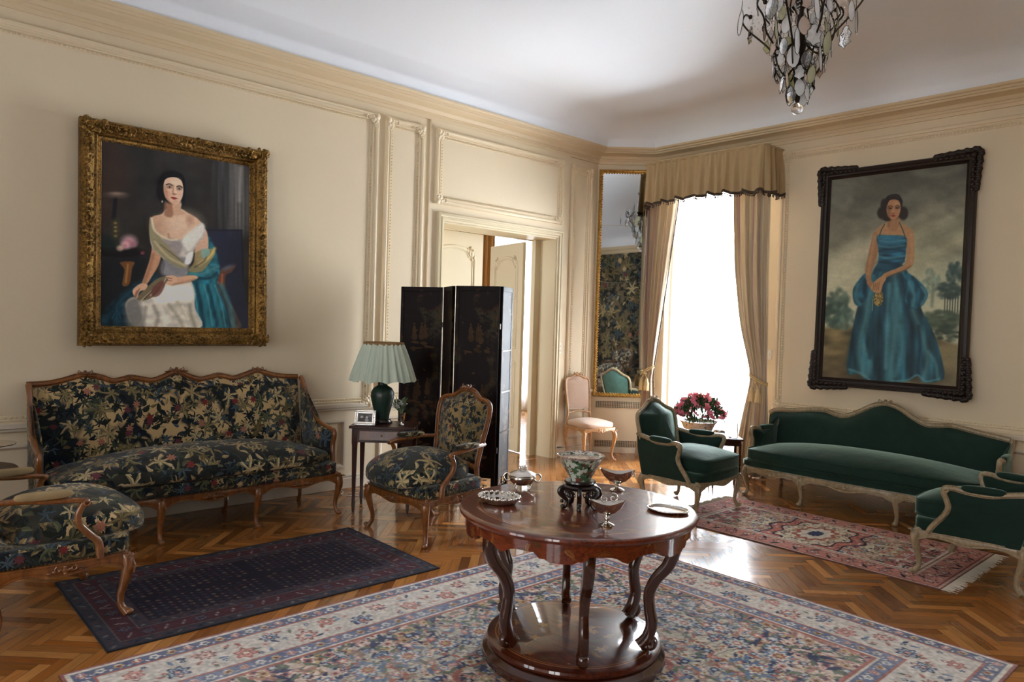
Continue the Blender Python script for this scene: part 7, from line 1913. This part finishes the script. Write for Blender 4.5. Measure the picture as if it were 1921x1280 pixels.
def commode():
    root = thing('commode', 'tall dark red lacquered commode, seen only as a reflection at the right of the mirror', 'commode', (2.02, 1.75, 0), PI)
    b = MB(); b.add(bbox(-.25, .25, -.38, .38, .12, .98, .02)); obj('body', b, M['mahog_lt'], root, smooth=30)
    b = MB(); b.add(bbox(-.27, .28, -.41, .41, .98, 1.01, .006)); obj('top', b, M['window'], root, smooth=30)
    for z0, z1 in ((.16, .40), (.43, .67), (.70, .94)):
        b = MB(); b.add(bbox(.24, .262, -.34, .34, z0, z1, .004)); d = obj('drawer', b, M['mahog'], root, smooth=30)
        for y in (-.18, .18): obj('handle', MB().add(sphere(.016, 10, 6), loc=(.27, y, (z0 + z1) / 2)), M['brass'], d, smooth=60)
    for x in (-.21, .21):
        for y in (-.33, .33): obj('leg', MB().add(tube([(x, y, .14), (x, y, .06), (x * 1.05, y * 1.03, 0)], [.03, .02, .016], circ(8))), M['mahog'], root, smooth=60)
commode()
# ------------------------------------------------------------------ camera, daylight and added fill lamps
from mathutils import Matrix
cam = bpy.data.cameras.new('camera'); co = bpy.data.objects.new('camera', cam); COL.objects.link(co); SC.camera = co
Rm = [[0.6826914491108443, -0.037402254636979264, 0.7297488997312747], [0.7300932016553516, -0.00600282180189395, -0.6833212151155946], [0.02993830669181857, 0.9992822611647247, 0.02320905672235176]]
m = Matrix(Rm).to_4x4(); m.translation = (0, 0, 1.6); co.matrix_world = m
cam.sensor_width = 36; cam.sensor_fit = 'HORIZONTAL'; cam.lens = 1366.0 / 1921 * 36; cam.clip_start = .05; cam.clip_end = 100

def area(name, loc, rot_, sx, sy, power, color):
    l = bpy.data.lights.new(name, 'AREA'); l.shape = 'RECTANGLE'; l.size = sx; l.size_y = sy; l.energy = power; l.color = color
    o = bpy.data.objects.new(name, l); COL.objects.link(o); o.location = loc; o.rotation_euler = rot_; return o
DAY = (.87, .94, 1.0)
area('daylight_window_1', (-4.69, YR + .55, 1.75), (-PI / 2, 0, 0), 1.5, 3.5, 880, DAY)
area('added_fill_2', (1.5, YR + .55, 1.9), (-PI / 2, 0, 0), 1.3, 2.8, 160, DAY)  # fill lamp added for room ambience, outside an unseen window
area('daylight_window_3', (-10.1, 8.62, 1.7), (PI / 2, 0, -PI / 2), 1.9, 3.3, 300, DAY)
area('added_fill_4', (-3.5, YN - .45, 1.8), (PI / 2, 0, 0), 1.8, 2.8, 12, (1.0, .92, .80))  # weak fill lamp added behind the camera
area('added_fill_5', (0, YN - .45, 1.8), (PI / 2, 0, 0), 1.8, 2.8, 72, (1.0, .92, .80))  # fill lamp added behind the camera to light the right wall
area('added_fill_6', (-7.9, 2.2, 1.8), (PI / 2, 0, 0), 1.4, 2.4, 30, DAY)  # lamp added to brighten the next room and its open door leaf
w = bpy.data.worlds.new('daylight_sky'); SC.world = w; w.use_nodes = True
w.node_tree.nodes['Background'].inputs[0].default_value = (.86, .92, 1.0, 1); w.node_tree.nodes['Background'].inputs[1].default_value = 6.0
SC.view_settings.view_transform = 'Standard'; SC.view_settings.look = 'None'; SC.view_settings.exposure = 0.42; SC.view_settings.gamma = 1.0
SC.view_settings.use_curve_mapping = False
SC.cycles.max_bounces = 8; SC.cycles.diffuse_bounces = 4; SC.cycles.glossy_bounces = 4; SC.cycles.transmission_bounces = 6; SC.cycles.transparent_max_bounces = 10
SC.cycles.use_denoising = True; SC.cycles.caustics_reflective = False; SC.cycles.caustics_refractive = False; SC.cycles.sample_clamp_indirect = 6.0
